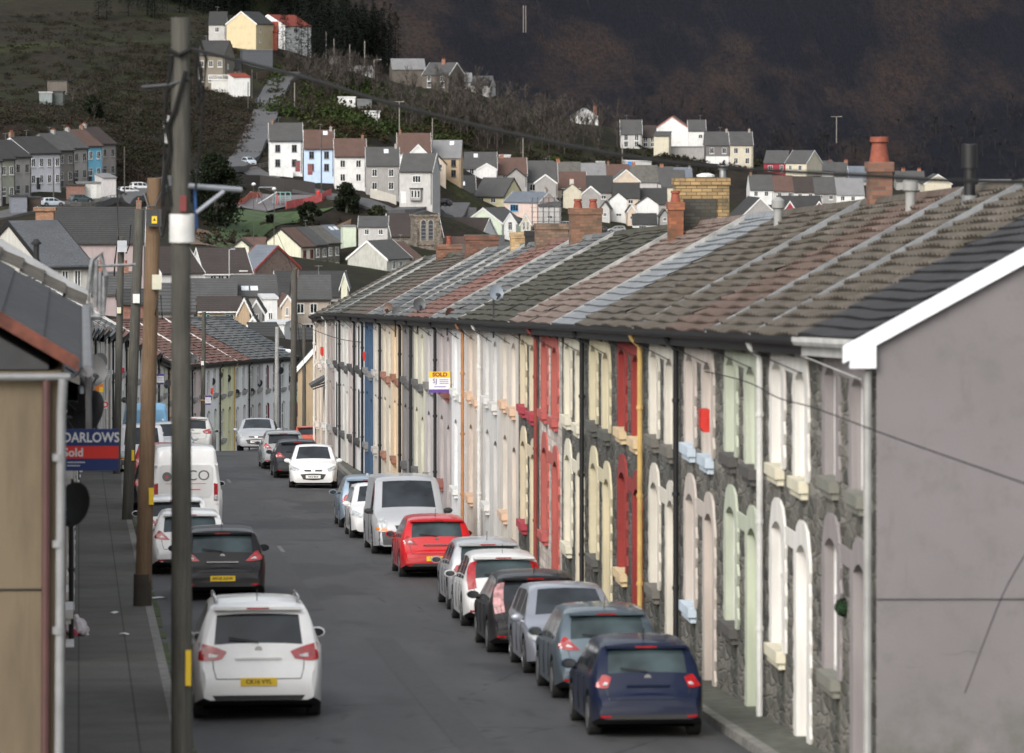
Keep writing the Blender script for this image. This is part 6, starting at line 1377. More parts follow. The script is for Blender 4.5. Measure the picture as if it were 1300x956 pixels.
def tz(pts):
    q = np.asarray(pts, float)[:, :2] / sc_; out = np.empty(len(q))
    for i in range(0, len(q), 4000): s_ = q[i:i + 4000]; out[i:i + 4000] = kern(s_, XY) @ W_[:n_] + W_[n_] + s_ @ W_[n_ + 1:]
    return out
GX = np.arange(-240, 460, 4.0); GY = np.arange(-20, 1560, 4.0)
gx, gy = np.meshgrid(GX, GY); gz = tz(np.stack([gx.ravel(), gy.ravel()], 1)).reshape(gx.shape)
far_ = np.clip((gy - 700) / 200, 0, 1)
gz = gz + far_ * (.35 * np.sin(gx * .31 + 1.3 * np.sin(gy * .11)) * np.sin(gy * .17 + gx * .05) + .2 * np.sin(gx * .9) * np.sin(gy * .63))
# keep the sheet under the street and its houses
street = (gy < 330) & (np.abs(gx - np.vectorize(lwx)(gy) - 5) < 16); zz_ = np.vectorize(zr)(gy) - 1.2
gz = np.where(street, np.minimum(gz, zz_), gz)
def gh(x, y):
    i = (y - GY[0]) / 4; j = (x - GX[0]) / 4; i0 = int(np.clip(i, 0, len(GY) - 2)); j0 = int(np.clip(j, 0, len(GX) - 2)); a = i - i0; b_ = j - j0
    return float((gz[i0, j0] * (1 - b_) + gz[i0, j0 + 1] * b_) * (1 - a) + (gz[i0 + 1, j0] * (1 - b_) + gz[i0 + 1, j0 + 1] * b_) * a)
def npmesh(name, v, f, mat, k=None, smooth=False):
    me = bpy.data.meshes.new(name); v = np.asarray(v, np.float32).reshape(-1, 3); f = np.asarray(f, np.int32); nf, c = f.shape
    me.vertices.add(len(v)); me.vertices.foreach_set('co', v.ravel()); me.loops.add(nf * c); me.loops.foreach_set('vertex_index', f.ravel())
    me.polygons.add(nf); me.polygons.foreach_set('loop_start', np.arange(0, nf * c, c, dtype=np.int32)); me.polygons.foreach_set('loop_total', np.full(nf, c, np.int32))
    me.update(calc_edges=True); me.materials.append(mat)
    if smooth: me.polygons.foreach_set('use_smooth', np.ones(nf, bool))
    o = bpy.data.objects.new(name, me); C.objects.link(o)
    if k: o['kind'] = k
    return o
def grid(name, X, Y, Z, mat):
    ny, nx = X.shape; v = np.stack([X, Y, Z], -1).reshape(-1, 3); i = np.arange(ny - 1)[:, None] * nx + np.arange(nx - 1)[None]
    f = np.stack([i, i + 1, i + nx + 1, i + nx], -1).reshape(-1, 4); return npmesh(name, v, f, mat, 'structure', True)
def hillm():
    m, nt, b = nodes('hillside'); v = coords(nt)
    f1 = noise(nt, v, .022, 6, .65); f2 = noise(nt, v, .07, 6, .7); f3 = noise(nt, v, .5, 5, .7); f4 = noise(nt, v, .012, 4)
    c = mixc(nt, ramp(nt, f1, .42, .6), (.026, .029, .012), (.030, .022, .017))
    c = mixc(nt, ramp(nt, f2, .5, .66), c, (.014, .013, .011))
    c = mixc(nt, ramp(nt, f4, .55, .68), c, (.034, .028, .018)); f5 = noise(nt, v, .035, 5); c = mixc(nt, ramp(nt, f5, .56, .68), c, (.042, .046, .016))
    c = mixc(nt, ramp(nt, f3, .35, .75), c, (.012, .012, .010))
    nt.links.new(c, b.inputs['Base Color']); b.inputs['Roughness'].default_value = .95; b.inputs['Specular IOR Level'].default_value = .1; bump(nt, b, f3, 1, .6); return m
grid('hillside', gx, gy, gz, hillm())
def farhill():
    m, nt, b = nodes('moorland'); v = coords(nt, (1, .33, .6))
    f1 = noise(nt, v, .022, 8, .62); f2 = noise(nt, v, .06, 7, .7); f3 = noise(nt, v, .9, 5, .75); f4 = noise(nt, v, .011, 4); fv = noise(nt, coords(nt, (1.6, .05, .05)), .5, 3)
    c = mixc(nt, ramp(nt, f1, .46, .57), (.0145, .016, .022), (.042, .031, .028))
    c = mixc(nt, ramp(nt, f2, .52, .64), c, (.013, .0145, .019))
    c = mixc(nt, ramp(nt, f4, .58, .66), c, (.052, .040, .034))
    c = mixc(nt, ramp(nt, f3, .4, .75), c, (.010, .010, .013)); c = mixc(nt, ramp(nt, fv, .6, .8), c, (.024, .025, .030))
    nt.links.new(c, b.inputs['Base Color']); b.inputs['Roughness'].default_value = .95; b.inputs['Specular IOR Level'].default_value = .05; bump(nt, b, f3, 1, 1.2); return m
hx, hy = np.meshgrid(np.linspace(-1400, 1800, 260), np.concatenate([np.linspace(1370, 1900, 120), np.linspace(1920, 3200, 40)]))
hz = -46 + .33 * (hy - 1370) + 2.2 * np.sin(hx * .021 + hy * .013) + 1.3 * np.sin(hx * .06 - hy * .04) + .6 * np.sin(hx * .17 + hy * .11) - .02 * (hx - 100)
hz = np.minimum(hz, 330 + 20 * np.sin(hx * .004))
grid('mountainside', hx, hy, hz, farhill())
ax_, ay_ = np.meshgrid(np.linspace(-4000, 4000, 20), np.linspace(-3000, 6000, 20)); grid('ground', ax_, ay_, ax_ * 0 - 75, plain((.04, .04, .025), .95, var=.4, scale=.02))

for b in BT: build_B(b)

def hit(px, py, d0=350, d1=1480):   # where the sight line through a pixel meets the terrain
    pd = d0
    for d in np.arange(d0, d1, 3.0):
        p = U(px, py, d)
        if p.z < gh(p.x, p.y): return Vector((p.x, p.y, gh(p.x, p.y))), d
    return U(px, py, d1), d1
# hill road and other lanes draped on the terrain
def lane(name, pts, wid, mat, dz=.12):
    W = [hit(x, y)[0] for x, y in pts]; Q = []
    for i in range(len(W) - 1):
        p0, p1, p2, p3 = W[max(0, i - 1)], W[i], W[i + 1], W[min(len(W) - 1, i + 2)]
        for k in range(10): t = k / 10; Q.append(.5 * ((2 * p1) + (p2 - p0) * t + (2 * p0 - 5 * p1 + 4 * p2 - p3) * t * t + (3 * p1 - p0 - 3 * p2 + p3) * t ** 3))
    Q.append(W[-1]); m = MB(); pr = None
    for i, p in enumerate(Q):
        t = (Q[min(i + 1, len(Q) - 1)] - Q[max(0, i - 1)]); nn = Vector((t.y, -t.x, 0)).normalized()
        zc = max(gh(p.x + nn.x * o * wid / 2, p.y + nn.y * o * wid / 2) for o in (-1, 0, 1)) + dz
        row = [(p.x + nn.x * o * wid / 2, p.y + nn.y * o * wid / 2, zc) for o in (-1, 0, 1)]
        if pr:
            for j in range(2): m.quad(pr[j], pr[j + 1], row[j + 1], row[j])
            for j, s_ in ((0, 0), (2, 1)): m.quad(pr[j], row[j], (row[j][0], row[j][1], row[j][2] - 1.2), (pr[j][0], pr[j][1], pr[j][2] - 1.2))
        pr = row
    o = m.build(name, mat, None, fix=False); kind(o, 'structure'); return Q
LANE = plain((.07, .07, .074), .85, var=.15, scale=.6)
lane('hill_road', [(240, 232), (275, 222), (303, 211), (316, 195), (327, 172), (336, 150), (341, 130), (350, 114), (362, 105), (385, 100)], 5.6, LANE)
lane('terrace_road', [(-40, 284), (20, 272), (70, 262), (120, 254), (170, 247), (210, 238), (240, 233)], 6.5, plain((.07, .07, .07), .85, var=.2))
lane('lower_road', [(303, 212), (340, 232), (390, 244), (450, 256), (520, 270), (580, 278)], 5.5, LANE)
# playing field
def patch(name, poly, mat, dz=.25, sub=10, k='structure'):
    W = [hit(x, y)[0] for x, y in poly]; a, b_, c_, d_ = W; m = MB(); g_ = []
    for i in range(sub + 1):
        r_ = []
        for j in range(sub + 1):
            u, v_ = j / sub, i / sub; p = (a * (1 - u) + b_ * u) * (1 - v_) + (d_ * (1 - u) + c_ * u) * v_; r_.append((p.x, p.y, gh(p.x, p.y) + dz))
        g_.append(r_)
    for i in range(sub):
        for j in range(sub): m.quad(g_[i][j], g_[i][j + 1], g_[i + 1][j + 1], g_[i + 1][j])
    o = m.build(name, mat, None, fix=False, smooth=False); kind(o, k); return o
patch('playing_field', [(222, 291), (352, 283), (425, 264), (300, 263)], plain((.038, .068, .018), .95, var=.3, scale=.15))
patch('playground_surface', [(300, 266), (372, 264), (408, 250), (318, 246)], plain((.13, .12, .125), .9, var=.15, scale=.4), dz=.32)
patch('dry_bank', [(230, 312), (440, 305), (446, 284), (250, 292)], plain((.12, .075, .045), .95, var=.5, scale=.5), dz=.2)
# ------------------------------------------------------------------ vegetation
def quads(cent, size, leaf, per, flat=.8, seed=1):
    r = np.random.default_rng(seed); n = len(cent); c = np.repeat(cent, per, 0); s = np.repeat(size, per, 0)
    d = r.normal(size=(n * per, 3)); d /= np.linalg.norm(d, axis=1)[:, None]; rad = r.random((n * per, 1)) ** .45
    p = c + d * rad * s; lf = leaf * r.uniform(.6, 1.5, (n * per, 1))
    t1 = r.normal(size=(n * per, 3)); t1 /= np.linalg.norm(t1, axis=1)[:, None]; t2 = np.cross(t1, r.normal(size=(n * per, 3))); t2 /= np.linalg.norm(t2, axis=1)[:, None] + 1e-9
    t1 *= lf; t2 *= lf * flat
    v = np.stack([p - t1, p - t2, p + t1, p + t2], 1).reshape(-1, 3); f = np.arange(len(v)).reshape(-1, 4); return v, f
def scatter(region, n, seed, jit=4, d0=600):
    """ground points inside a picture-space polygon hull given as list of (x,y) boxes"""
    r = random.Random(seed); out = []
    while len(out) < n:
        x0, x1, y0, y1 = r.choice(region); p, d = hit(r.uniform(x0, x1), r.uniform(y0, y1), d0)
        if d < 1475: out.append((p.x + r.uniform(-jit, jit), p.y + r.uniform(-jit, jit)))
    return out
def scrub(name, region, n, sr, hr_, leaf, per, mat, seed, flat=.8, zoff=.3, d0=600):
    pts = scatter(region, n, seed, d0=d0); r = np.random.default_rng(seed)
    c = np.array([(x, y, gh(x, y) + zoff) for x, y in pts]); s = np.stack([r.uniform(*sr, n), r.uniform(*sr, n), r.uniform(*hr_, n)], 1)
    v, f = quads(c, s, leaf, per, flat, seed); return npmesh(name, v, f, mat, 'stuff')
GS = islandm((.016, .016, .011), (.026, .026, .015), 'scrub', c3=(.024, .019, .015), patch=.03)
BR = islandm((.026, .019, .015), (.044, .033, .026), 'bracken', c3=(.02, .02, .012), patch=.04)
DK = islandm((.004, .007, .004), (.018, .024, .012), 'evergreen')
TW = islandm((.035, .03, .026), (.11, .095, .085), 'twigs')
scrub('hillside_scrub', [(-30, 260, 20, 165), (100, 300, 90, 200)], 1000, (1.0, 3.2), (.3, .9), .17, 60, GS, 3, d0=850)
scrub('bracken', [(0, 240, 130, 172), (235, 330, 130, 200), (170, 300, 60, 140), (140, 210, 185, 235)], 900, (.8, 2.4), (.25, .6), .16, 50, BR, 4, d0=850)
scrub('hedge_scrub', [(355, 480, 100, 150), (390, 600, 145, 185)], 320, (1.2, 3.0), (1.0, 2.3), .3, 90, islandm((.010, .016, .005), (.045, .065, .02), 'hedge', c3=(.03, .022, .013), patch=.05), 5, d0=1000)
scrub('bank_scrub', [(250, 330, 297, 312), (390, 440, 290, 302)], 90, (.6, 1.6), (.4, .9), .22, 40, BR, 6, d0=800)
scrub('valley_hedges', [(560, 900, 192, 215), (760, 960, 196, 220)], 260, (.8, 2.0), (.6, 1.4), .25, 50, GS, 8, d0=1150)
# bare wood on the slope : trunks with upswept twigs
def wood(name, region, n, H, seed, mat, tw=150, wid=.05, d0=900, spread=.3, pts=None, zf=None):
    r = random.Random(seed); V = []; 
    pts = pts or scatter(region, n, seed, 5, d0)
    for x, y in pts:
        z = (zf or gh)(x, y) - .3; h = r.uniform(*H); a0 = np.array([x, y, z]); R_ = np.random.default_rng(int(abs(x * 31 + y * 17)) + seed)
        w = .11; V.append([[x - w, y, z], [x + w, y, z], [x + .03, y, z + h * .75]]); V.append([[x, y - w, z], [x, y + w, z], [x, y + .03, z + h * .75]])
        nb = 14; bt = R_.uniform(.2, .8, nb) * h; ba = R_.uniform(0, 2 * PI, nb); bl = (h - bt) * R_.uniform(.5, .9, nb)
        el = R_.uniform(.7, 1.25, nb); ds = np.stack([np.cos(ba) * np.cos(el), np.sin(ba) * np.cos(el), np.sin(el)], 1)
        st = np.stack([np.full(nb, x), np.full(nb, y), z + bt], 1); en = st + ds * bl[:, None]
        for i in range(nb): V.append([st[i] - [.05, 0, 0], st[i] + [.05, 0, 0], en[i]])
        k = R_.integers(0, nb, tw); t = R_.random(tw)[:, None] ** .7; s2 = st[k] * (1 - t) + en[k] * t
        a2 = R_.uniform(0, 2 * PI, tw); e2 = R_.uniform(.1, 1.3, tw); L2 = h * R_.uniform(.08, .2, tw)[:, None]
        e3 = s2 + np.stack([np.cos(a2) * np.cos(e2), np.sin(a2) * np.cos(e2), np.sin(e2)], 1) * L2
        o = np.stack([-np.sin(a2) * wid, np.cos(a2) * wid, np.zeros(tw)], 1)
        V += list(np.stack([s2 - o, s2 + o, e3], 1))
    v = np.array([np.asarray(q, float) for q in V]).reshape(-1, 3); f = np.arange(len(v)).reshape(-1, 3); return npmesh(name, v, f, mat, 'stuff')
wood('bare_wood', [(480, 640, 112, 172), (600, 780, 145, 192), (640, 760, 150, 198), (380, 480, 95, 120), (560, 620, 120, 180)], 330, (4, 8.5), 21, TW, 150, .045, 1100)
wood('bare_hillside_bushes', [(60, 260, 60, 170), (355, 420, 110, 150)], 120, (2, 4.5), 22, islandm((.025, .022, .018), (.07, .06, .052), 'twigs2'), 110, .04, 900)
def mz(x, y): return -46 + .33 * (y - 1370) + 2.2 * math.sin(x * .021 + y * .013) + 1.3 * math.sin(x * .06 - y * .04) + .6 * math.sin(x * .17 + y * .11) - .02 * (x - 100)
r_ = random.Random(77); pp = [(r_.uniform(110, 330), r_.uniform(1395, 1470)) for q in range(420)]
wood('mountain_foot_wood', None, 0, (4, 8), 24, islandm((.016, .016, .018), (.045, .043, .045), 'far_twigs'), 110, .06, pts=pp, zf=mz)
pp = [(r_.uniform(-40, 110), r_.uniform(1395, 1450)) for q in range(200)]
wood('brown_mountain_scrub', None, 0, (2, 4), 25, islandm((.03, .022, .018), (.06, .045, .036), 'brown_twigs'), 90, .06, pts=pp, zf=mz)
# dark conifer plantation: ragged whorled trees
def conifers(name, pts, H, seed, mat):
    r = np.random.default_rng(seed); V = []
    for x, y in pts:
        z = gh(x, y) - .5; h = r.uniform(*H); n = 300; t = r.random(n) ** .8; rad = (1 - t) * h * .2 * r.uniform(.4, 1.1, n) + .12; a = r.uniform(0, 2 * PI, n)
        c = np.stack([x + np.cos(a) * rad, y + np.sin(a) * rad, z + h * (.08 + .92 * t)], 1); out = np.stack([np.cos(a), np.sin(a), -.35 * np.ones(n)], 1) * r.uniform(.35, .8, (n, 1)); sd = np.stack([-np.sin(a), np.cos(a), np.zeros(n)], 1) * .2
        V.append(np.stack([c - sd, c + sd, c + out], 1).reshape(-1, 3)); w = .12
        V.append(np.array([[x - w, y, z], [x + w, y, z], [x, y, z + h]]))
    v = np.concatenate(V); return npmesh(name, v, np.arange(len(v)).reshape(-1, 3), mat, 'stuff')
conifers('conifer_plantation', scatter([(365, 480, 20, 88), (240, 300, -20, 20), (130, 270, -30, 25), (440, 500, 60, 90), (300, 400, -30, 20), (370, 470, 0, 90), (200, 300, -20, 15)], 420, 31, 5, 1150), (9, 16), 31, islandm((.003, .005, .004), (.014, .018, .013), 'conifer'))
# single trees
def evergreen(label, px, pyb, d, wpx, hpx, n, leaf=.22, name='evergreen_tree', mat=None, cat='tree', lob=7):
    b, d = hit(px, pyb, 700); b.z -= .1; s = d / FPX; w = wpx * s; h = hpx * s
    T = thing(name, label, cat, b); r = random.Random(int(px)); rr = np.random.default_rng(int(px))
    m = MB(); m.tube([(0, 0, -1), (.1, 0, h * .4), (0, 0, h * .85)], [w * .04 + .05, w * .03 + .04, .03], 8)
    for k in range(8): a = k * .8; z = h * r.uniform(.2, .6); m.tube([(0, 0, z), (math.cos(a) * w * .3, math.sin(a) * w * .3, z + h * .2)], [.06, .02], 5)
    m.build('trunk', WK, T, smooth=True)
    c = []; sz = []
    for k in range(lob * 4):
        t = r.random(); a = r.uniform(0, 2 * PI); prof = math.sin(PI * min(1, .12 + t * .86)) ** .6; q = w * .5 * prof * r.uniform(.25, .8)
        c.append((math.cos(a) * q, math.sin(a) * q, h * (.1 + .82 * t))); g_ = w * r.uniform(.10, .2); sz.append((g_, g_, g_ * .8))
    v, f = quads(np.array(c), np.array(sz), leaf, n // (lob * 4), .7, int(px)); o = npmesh('crown', v, f, mat or DK); o.parent = T
    return T
evergreen('large dark evergreen tree standing right of the nearest pole beside the field', 273, 290, 950, 84, 94, 15000, lob=16)
evergreen('round dark bush at the edge of the playing field', 391, 286, 925, 34, 29, 3500, name='bush', cat='bush')
evergreen('tiny round bush on the bank left of the round dark bush', 343, 287, 920, 15, 11, 1200, name='bush', cat='bush')
evergreen('dark bushy tree beside the bare tree below the white houses', 440, 272, 960, 44, 38, 4000)
evergreen('mid green ivy covered tree behind the valley row', 478, 306, 915, 46, 42, 4000, mat=islandm((.012, .016, .007), (.04, .045, .022), 'ivy'))
evergreen('dark bush among the dry grass of the left hillside', 118, 152, 1010, 36, 32, 2600, name='bush', cat='bush')
evergreen('bush with bright green leaves behind the back row roofs', 706, 212, 1210, 22, 13, 1500, name='bush', cat='bush', mat=islandm((.02, .035, .006), (.06, .09, .02), 'laurel'))
def baretree(label, px, pyb, d, hpx, spread=.55, seed=1, lev=5, thick=.16):
    s = d / FPX; b = U(px, pyb, d); b.z = min(b.z, gh(b.x, b.y) + .1); h = hpx * s; T = thing('bare_tree', label, 'tree', b); r = random.Random(seed)
    tr, br = MB(), MB()
    def grow(p, dr, L, rad, l):
        e = p + dr * L; mb = tr if l == 0 else br; mid = p + dr * L * .5 + Vector((r.uniform(-1, 1), r.uniform(-1, 1), 0)) * L * .06
        mb.tube([p, mid, e], [rad, rad * .8, rad * .6], 5 if l < 3 else 3, caps=False)
        if l >= lev: return
        for k in range(3 if l else 5):
            a = r.uniform(0, 2 * PI); nd = (dr + Vector((math.cos(a), math.sin(a), r.uniform(-.1, .35))) * spread * r.uniform(.7, 1.3)).normalized()
            grow(p + (e - p) * r.uniform(.55, 1), nd, L * r.uniform(.6, .82), rad * .58, l + 1)
    grow(Vector((0, 0, -.3)), Vector((.03, 0, 1)), h * .32, thick, 0)
    tr.build('trunk', WK, T, smooth=True); br.build('branches', islandm((.045, .038, .032), (.09, .075, .065), 'bark'), T, fix=False)
baretree('large bare tree in front of the grey roofed house', 482, 264, 955, 50, .6, 3, 5, .2)
baretree('bare tree by the red roofed white house at the top', 366, 92, 1195, 50, .45, 5, 5, .18)
baretree('bare tree in front of the white cottage at the top', 285, 60, 1205, 26, .7, 8, 5, .13)
baretree('slender pale bare tree on the left hillside', 92, 120, 1060, 32, .35, 9, 4, .12)
baretree('leaning pale bare tree right of the slender one', 117, 118, 1062, 30, .4, 10, 4, .12)
baretree('bare tree by the grey roofed stone house on the hill', 510, 128, 1230, 38, .5, 12, 5, .14)
baretree('bare tree in front of the dark roofed house with white gable', 548, 130, 1225, 34, .5, 13, 5, .14)
baretree('bare tree standing below the pale low house', 590, 140, 1215, 30, .5, 14, 5, .14)

# ------------------------------------------------------------------ street furniture of the hill
def post(label, px, yb, yt, d, wpx=1.3, arm=0, name='utility_pole', cat='pole', mat=None, head=False, tb=False):
    p = U(px, yb, d); s = d / FPX; h = (yb - yt) * s; T = thing(name, label, cat, p); m = MB(); m.tube([(0, 0, -1.5), (0, 0, h)], wpx * s / 2, 6); m.build('pole', mat or WD, T)
    if arm: m = MB(); m.tube([(0, 0, h), (arm * s, 0, h + .1)], .04, 4); m.build('arm', mat or WD, T)
    if head: m = MB(); m.box(arm * s - .25, arm * s + .25, -.12, .12, h + .02, h + .16); m.build('lamp_head', GALV, T)
    if tb: m = MB(); m.box(-arm * s, arm * s, -.06, .06, h - .1, h + .05); m.build('crossbar', mat or WD, T)
PL = plain((.22, .2, .18), .8)
post('tall pale pole beside the hill road bushes', 374, 153, 105, 1110, mat=PL)
post('dark pole at the kerb of the hill road', 320, 138, 88, 1140)
post('second dark pole lower down the hill road', 315, 155, 104, 1110)
post('short post on the bank left of the hill road', 275, 168, 150, 1080)
post('pole in front of the blue house', 408, 236, 170, 990, 1.6)
post('tall T-topped pole above the row of houses', 507, 205, 129, 1050, 1.4, arm=6, tb=True, mat=PL)
post('thin pole behind the beige house', 549, 185, 150, 1080, mat=PL)
post('street lamp by the white boundary wall', 475, 96, 76, 1235, 1.2, arm=8, name='street_lamp', cat='street lamp', head=True, mat=PL)
post('pole left of the lane lamp', 444, 82, 56, 1240, mat=PL); post('taller pole in front of the pine wood', 463, 84, 52, 1238, mat=PL); post('pole among bare trees near the pine wood', 414, 70, 40, 1245, mat=PL); post('second pole among bare trees near the pine wood', 424, 72, 49, 1245, mat=PL)
post('thin pole over the back row garage', 790, 215, 183, 1200, mat=PL); post('thin mast over the brown roof', 664, 205, 174, 1160, mat=PL)
post('left of the twin poles high on the mountainside', 664.5, 35, 7, 1535, 1.1, mat=PL); post('right of the twin poles high on the mountainside', 667.5, 35, 7, 1535, 1.1, mat=PL)
post('crossarmed pole in the dark wood at the far right', 1062, 175, 148, 1420, 1.2, arm=7, tb=True, mat=PL)
post('dark pole by the parked cars of the left terrace', 158, 240, 186, 905, 1.6); post('pole at the front gardens of the left terrace', 68, 262, 200, 842, 1.6)
post('white lamp column beside the long white hall', 291, 350, 317, 630, 1.3, arm=5, name='street_lamp', cat='street lamp', head=True, mat=plain((.4, .4, .4), .6))
for lb, x, y in (('white globe lamp hanging left over the playground wall', 322, 234), ('white globe lamp right over the playground wall', 348, 240), ('pale globe lamp in mid valley', 261, 384)):
    d_ = 560 if y > 300 else 700; p = U(x, y, d_); T = thing('globe_lamp', lb, 'street lamp', p); s = d_ / FPX; m = MB(); m.lathe([(.02, -2.4 * s), (2.2 * s, -1.5 * s), (3 * s, 0), (2.2 * s, 1.5 * s), (.02, 2.4 * s)], (0, 0, 0), 12); m.build('globe', plain((.6, .6, .6), .4), T, smooth=True)
    g0 = gh(p.x, p.y) - p.z; m = MB(); m.tube([(0, 0, -2.4 * s), (0, 0, min(-2, g0))], .05, 6); m.build('column', WK, T)
# fences and walls
def fence(name, label, pts, h, mat, wid=.04, posts=1.2, solid=True, d0=700, pm=None, cat='fence'):
    W = [hit(x, y, d0)[0] for x, y in pts]; T = thing(name, label, cat, W[0]); o = W[0]; Q = []
    for a, b_ in zip(W, W[1:]):
        n = max(1, int((b_ - a).length / 3))
        for k in range(n): p = a + (b_ - a) * k / n; Q.append(Vector((p.x, p.y, gh(p.x, p.y))))
    Q.append(Vector((W[-1].x, W[-1].y, gh(W[-1].x, W[-1].y)))); m = MB()
    for a, b_ in zip(Q, Q[1:]):
        a, b2 = a - o, b_ - o
        if solid: m.add([a + Vector((0, 0, -1)), b2 + Vector((0, 0, -1)), b2 + Vector((0, 0, h)), a + Vector((0, 0, h)), a + Vector((0, wid, -1)), b2 + Vector((0, wid, -1)), b2 + Vector((0, wid, h)), a + Vector((0, wid, h))], [(0, 1, 2, 3), (7, 6, 5, 4), (3, 2, 6, 7), (0, 3, 7, 4), (1, 5, 6, 2)])
        else:
            for zz in (.35, .7, 1.0): m.tube([a + Vector((0, 0, h * zz)), b2 + Vector((0, 0, h * zz))], wid, 4, caps=False)
    m.build('panel' if solid else 'rails', mat, T, fix=False)
    if posts:
        m = MB(); 
        for a, b_ in zip(Q, Q[1:]):
            for k in range(max(1, int((b_ - a).length / posts))): p = a + (b_ - a) * k / max(1, int((b_ - a).length / posts)) - o; m.box(p.x - .05, p.x + .05, p.y - .05, p.y + .05, p.z - .5, p.z + h + .06)
        m.build('posts', pm or mat, T, fix=False)
fence('post_and_rail_fence', 'dark post and rail fence below the cars of the left terrace', [(74, 272), (110, 268), (150, 258), (190, 249)], 1.3, plain((.10, .09, .075), .8), .05, 1.6, False)
fence('retaining_wall', 'dark stone retaining wall above the playground', [(296, 236), (330, 242), (360, 245), (400, 250)], 2.6, render((.035, .032, .03), .2), .4, 0, True, cat='wall')
fence('barrier_netting', 'orange barrier netting left of the playground', [(303, 262), (318, 256), (332, 254)], 1.5, plain((.38, .10, .06), .7, var=.3), .03, 2.5, True)
fence('barrier_netting', 'pink-red barrier netting right of the playground', [(363, 266), (385, 262), (408, 256), (421, 250)], 1.5, plain((.42, .09, .09), .7, var=.3), .03, 2.5, True)
fence('roadside_fence', 'thin dark fence on the outer side of the hill road bend', [(296, 224), (312, 219), (330, 218), (340, 214)], 1.1, plain((.12, .1, .09), .8), .05, 1.5, False)
fence('garden_wall', 'white garden wall in front of the white end house', [(344, 222), (372, 226)], 1.4, wW, .3, 0, True, cat='wall')
fence('garden_wall', 'cream garden wall below the grey roofed house', [(470, 252), (503, 262)], 1.8, render((.45, .43, .38), .2), .3, 0, True, cat='wall')
fence('board_fence', 'brown board fence below the red roofed house', [(326, 103), (362, 100)], 1.8, plain((.07, .05, .035), .85), .1, 1.5, True)
# playground
p, d_ = hit(339, 262, 700); T = thing('swing_frame', 'grey climbing and swing frame in the playground', 'playground frame', (p.x, p.y, p.z + .3)); m = MB()
for x in (-1.6, 1.6): m.tube([(x - .5, 0, 0), (x, 0, 3.1), (x + .5, 0, 0)], .09, 5)
m.tube([(-1.6, 0, 3.1), (1.6, 0, 3.1)], .09, 5); m.build('frame', GALV, T)
for x in (-.7, .6):
    m = MB(); m.tube([(x - .2, 0, 3.1), (x - .2, 0, .7)], .03, 4); m.tube([(x + .2, 0, 3.1), (x + .2, 0, .7)], .03, 4); m.box(x - .25, x + .25, -.12, .12, .64, .7); m.build('swing', BLACK, T)
p, d_ = hit(356, 263, 700); T = thing('climbing_frame', 'teal and grey climbing frame next to the slide', 'playground frame', (p.x, p.y, p.z + .3)); m = MB()
for x in (-1, 0, 1, 2):
    for y in (0, 1.2): m.tube([(x, y, 0), (x, y, 2.4)], .08, 5)
for z in (.9, 1.6, 2.4): m.tube([(-1, 0, z), (2, 0, z)], .06, 4); m.tube([(-1, 1.2, z), (2, 1.2, z)], .06, 4)
m.build('frame', plain((.2, .33, .32), .6), T); m = MB(); m.box(-1, 2, 0, 1.2, 1.2, 1.3); m.build('deck', GALV, T)
p, d_ = hit(328, 264, 700); T = thing('slide', 'long silver slide in the playground', 'slide', (p.x, p.y, p.z + .3)); m = MB()
m.add([(0, -.3, .1), (3.6, -.3, 2.3), (3.6, .3, 2.3), (0, .3, .1), (0, -.3, .3), (3.6, -.3, 2.5), (3.6, .3, 2.5), (0, .3, .3)], [(0, 1, 2, 3), (0, 1, 5, 4), (3, 2, 6, 7)]); m.build('chute', plain((.6, .62, .63), .3, .5), T)
m = MB(); m.tube([(3.6, 0, 0), (3.6, 0, 2.4)], .07, 5); m.tube([(4.2, 0, 0), (3.6, 0, 2.4)], .05, 5); m.build('ladder', REDB, T)
p, d_ = hit(404, 256, 700); T = thing('red_bin', 'red post-shaped bin at the end of the netting', 'bin', (p.x, p.y, p.z)); m = MB(); m.lathe([(.3, -.5), (.3, 1.6), (.36, 1.6), (.36, 1.9), (.1, 2.1)], (0, 0, 0), 10); m.build('body', REDB, T)
# scaffolding
p = U(676, 306, 1034); s = 1034 / FPX; T = thing('scaffolding', 'grey tube scaffolding with plank decks in front of the white wall', 'scaffolding', p); m = MB()
for i in range(6):
    for y in (0, 1.2): m.tube([(i * 1.15, y, -2), (i * 1.15, y, 9)], .05, 4)
for z in (2, 4, 6, 8):
    m.tube([(-.3, 0, z), (6.2, 0, z)], .05, 4); m.tube([(-.3, 0, z + .9), (6.2, 0, z + .9)], .04, 4)
m.build('tubes', plain((.16, .16, .17), .5, .5), T)
for z in (4, 6): m = MB(); m.box(-.2, 6, .05, 1.15, z - .04, z + .04); m.build('deck', plain((.3, .25, .18), .8), T)
p = U(681, 291, 1032); T = thing('digger_cab', 'small orange machine cab below the scaffolding', 'machine', p); m = MB(); m.prism([(-.4, -.6), (.5, -.6), (.45, .7), (-.3, .7)], 0, .8, 'y'); m.build('cab', plain((.7, .28, .03), .5), T); m = MB(); m.box(-.15, .25, -.03, 0, -.1, .5); m.build('window', GLASS, T); m = MB(); m.box(-.6, .7, -.1, .9, -1.0, -.6); m.build('track', BLACK, T)
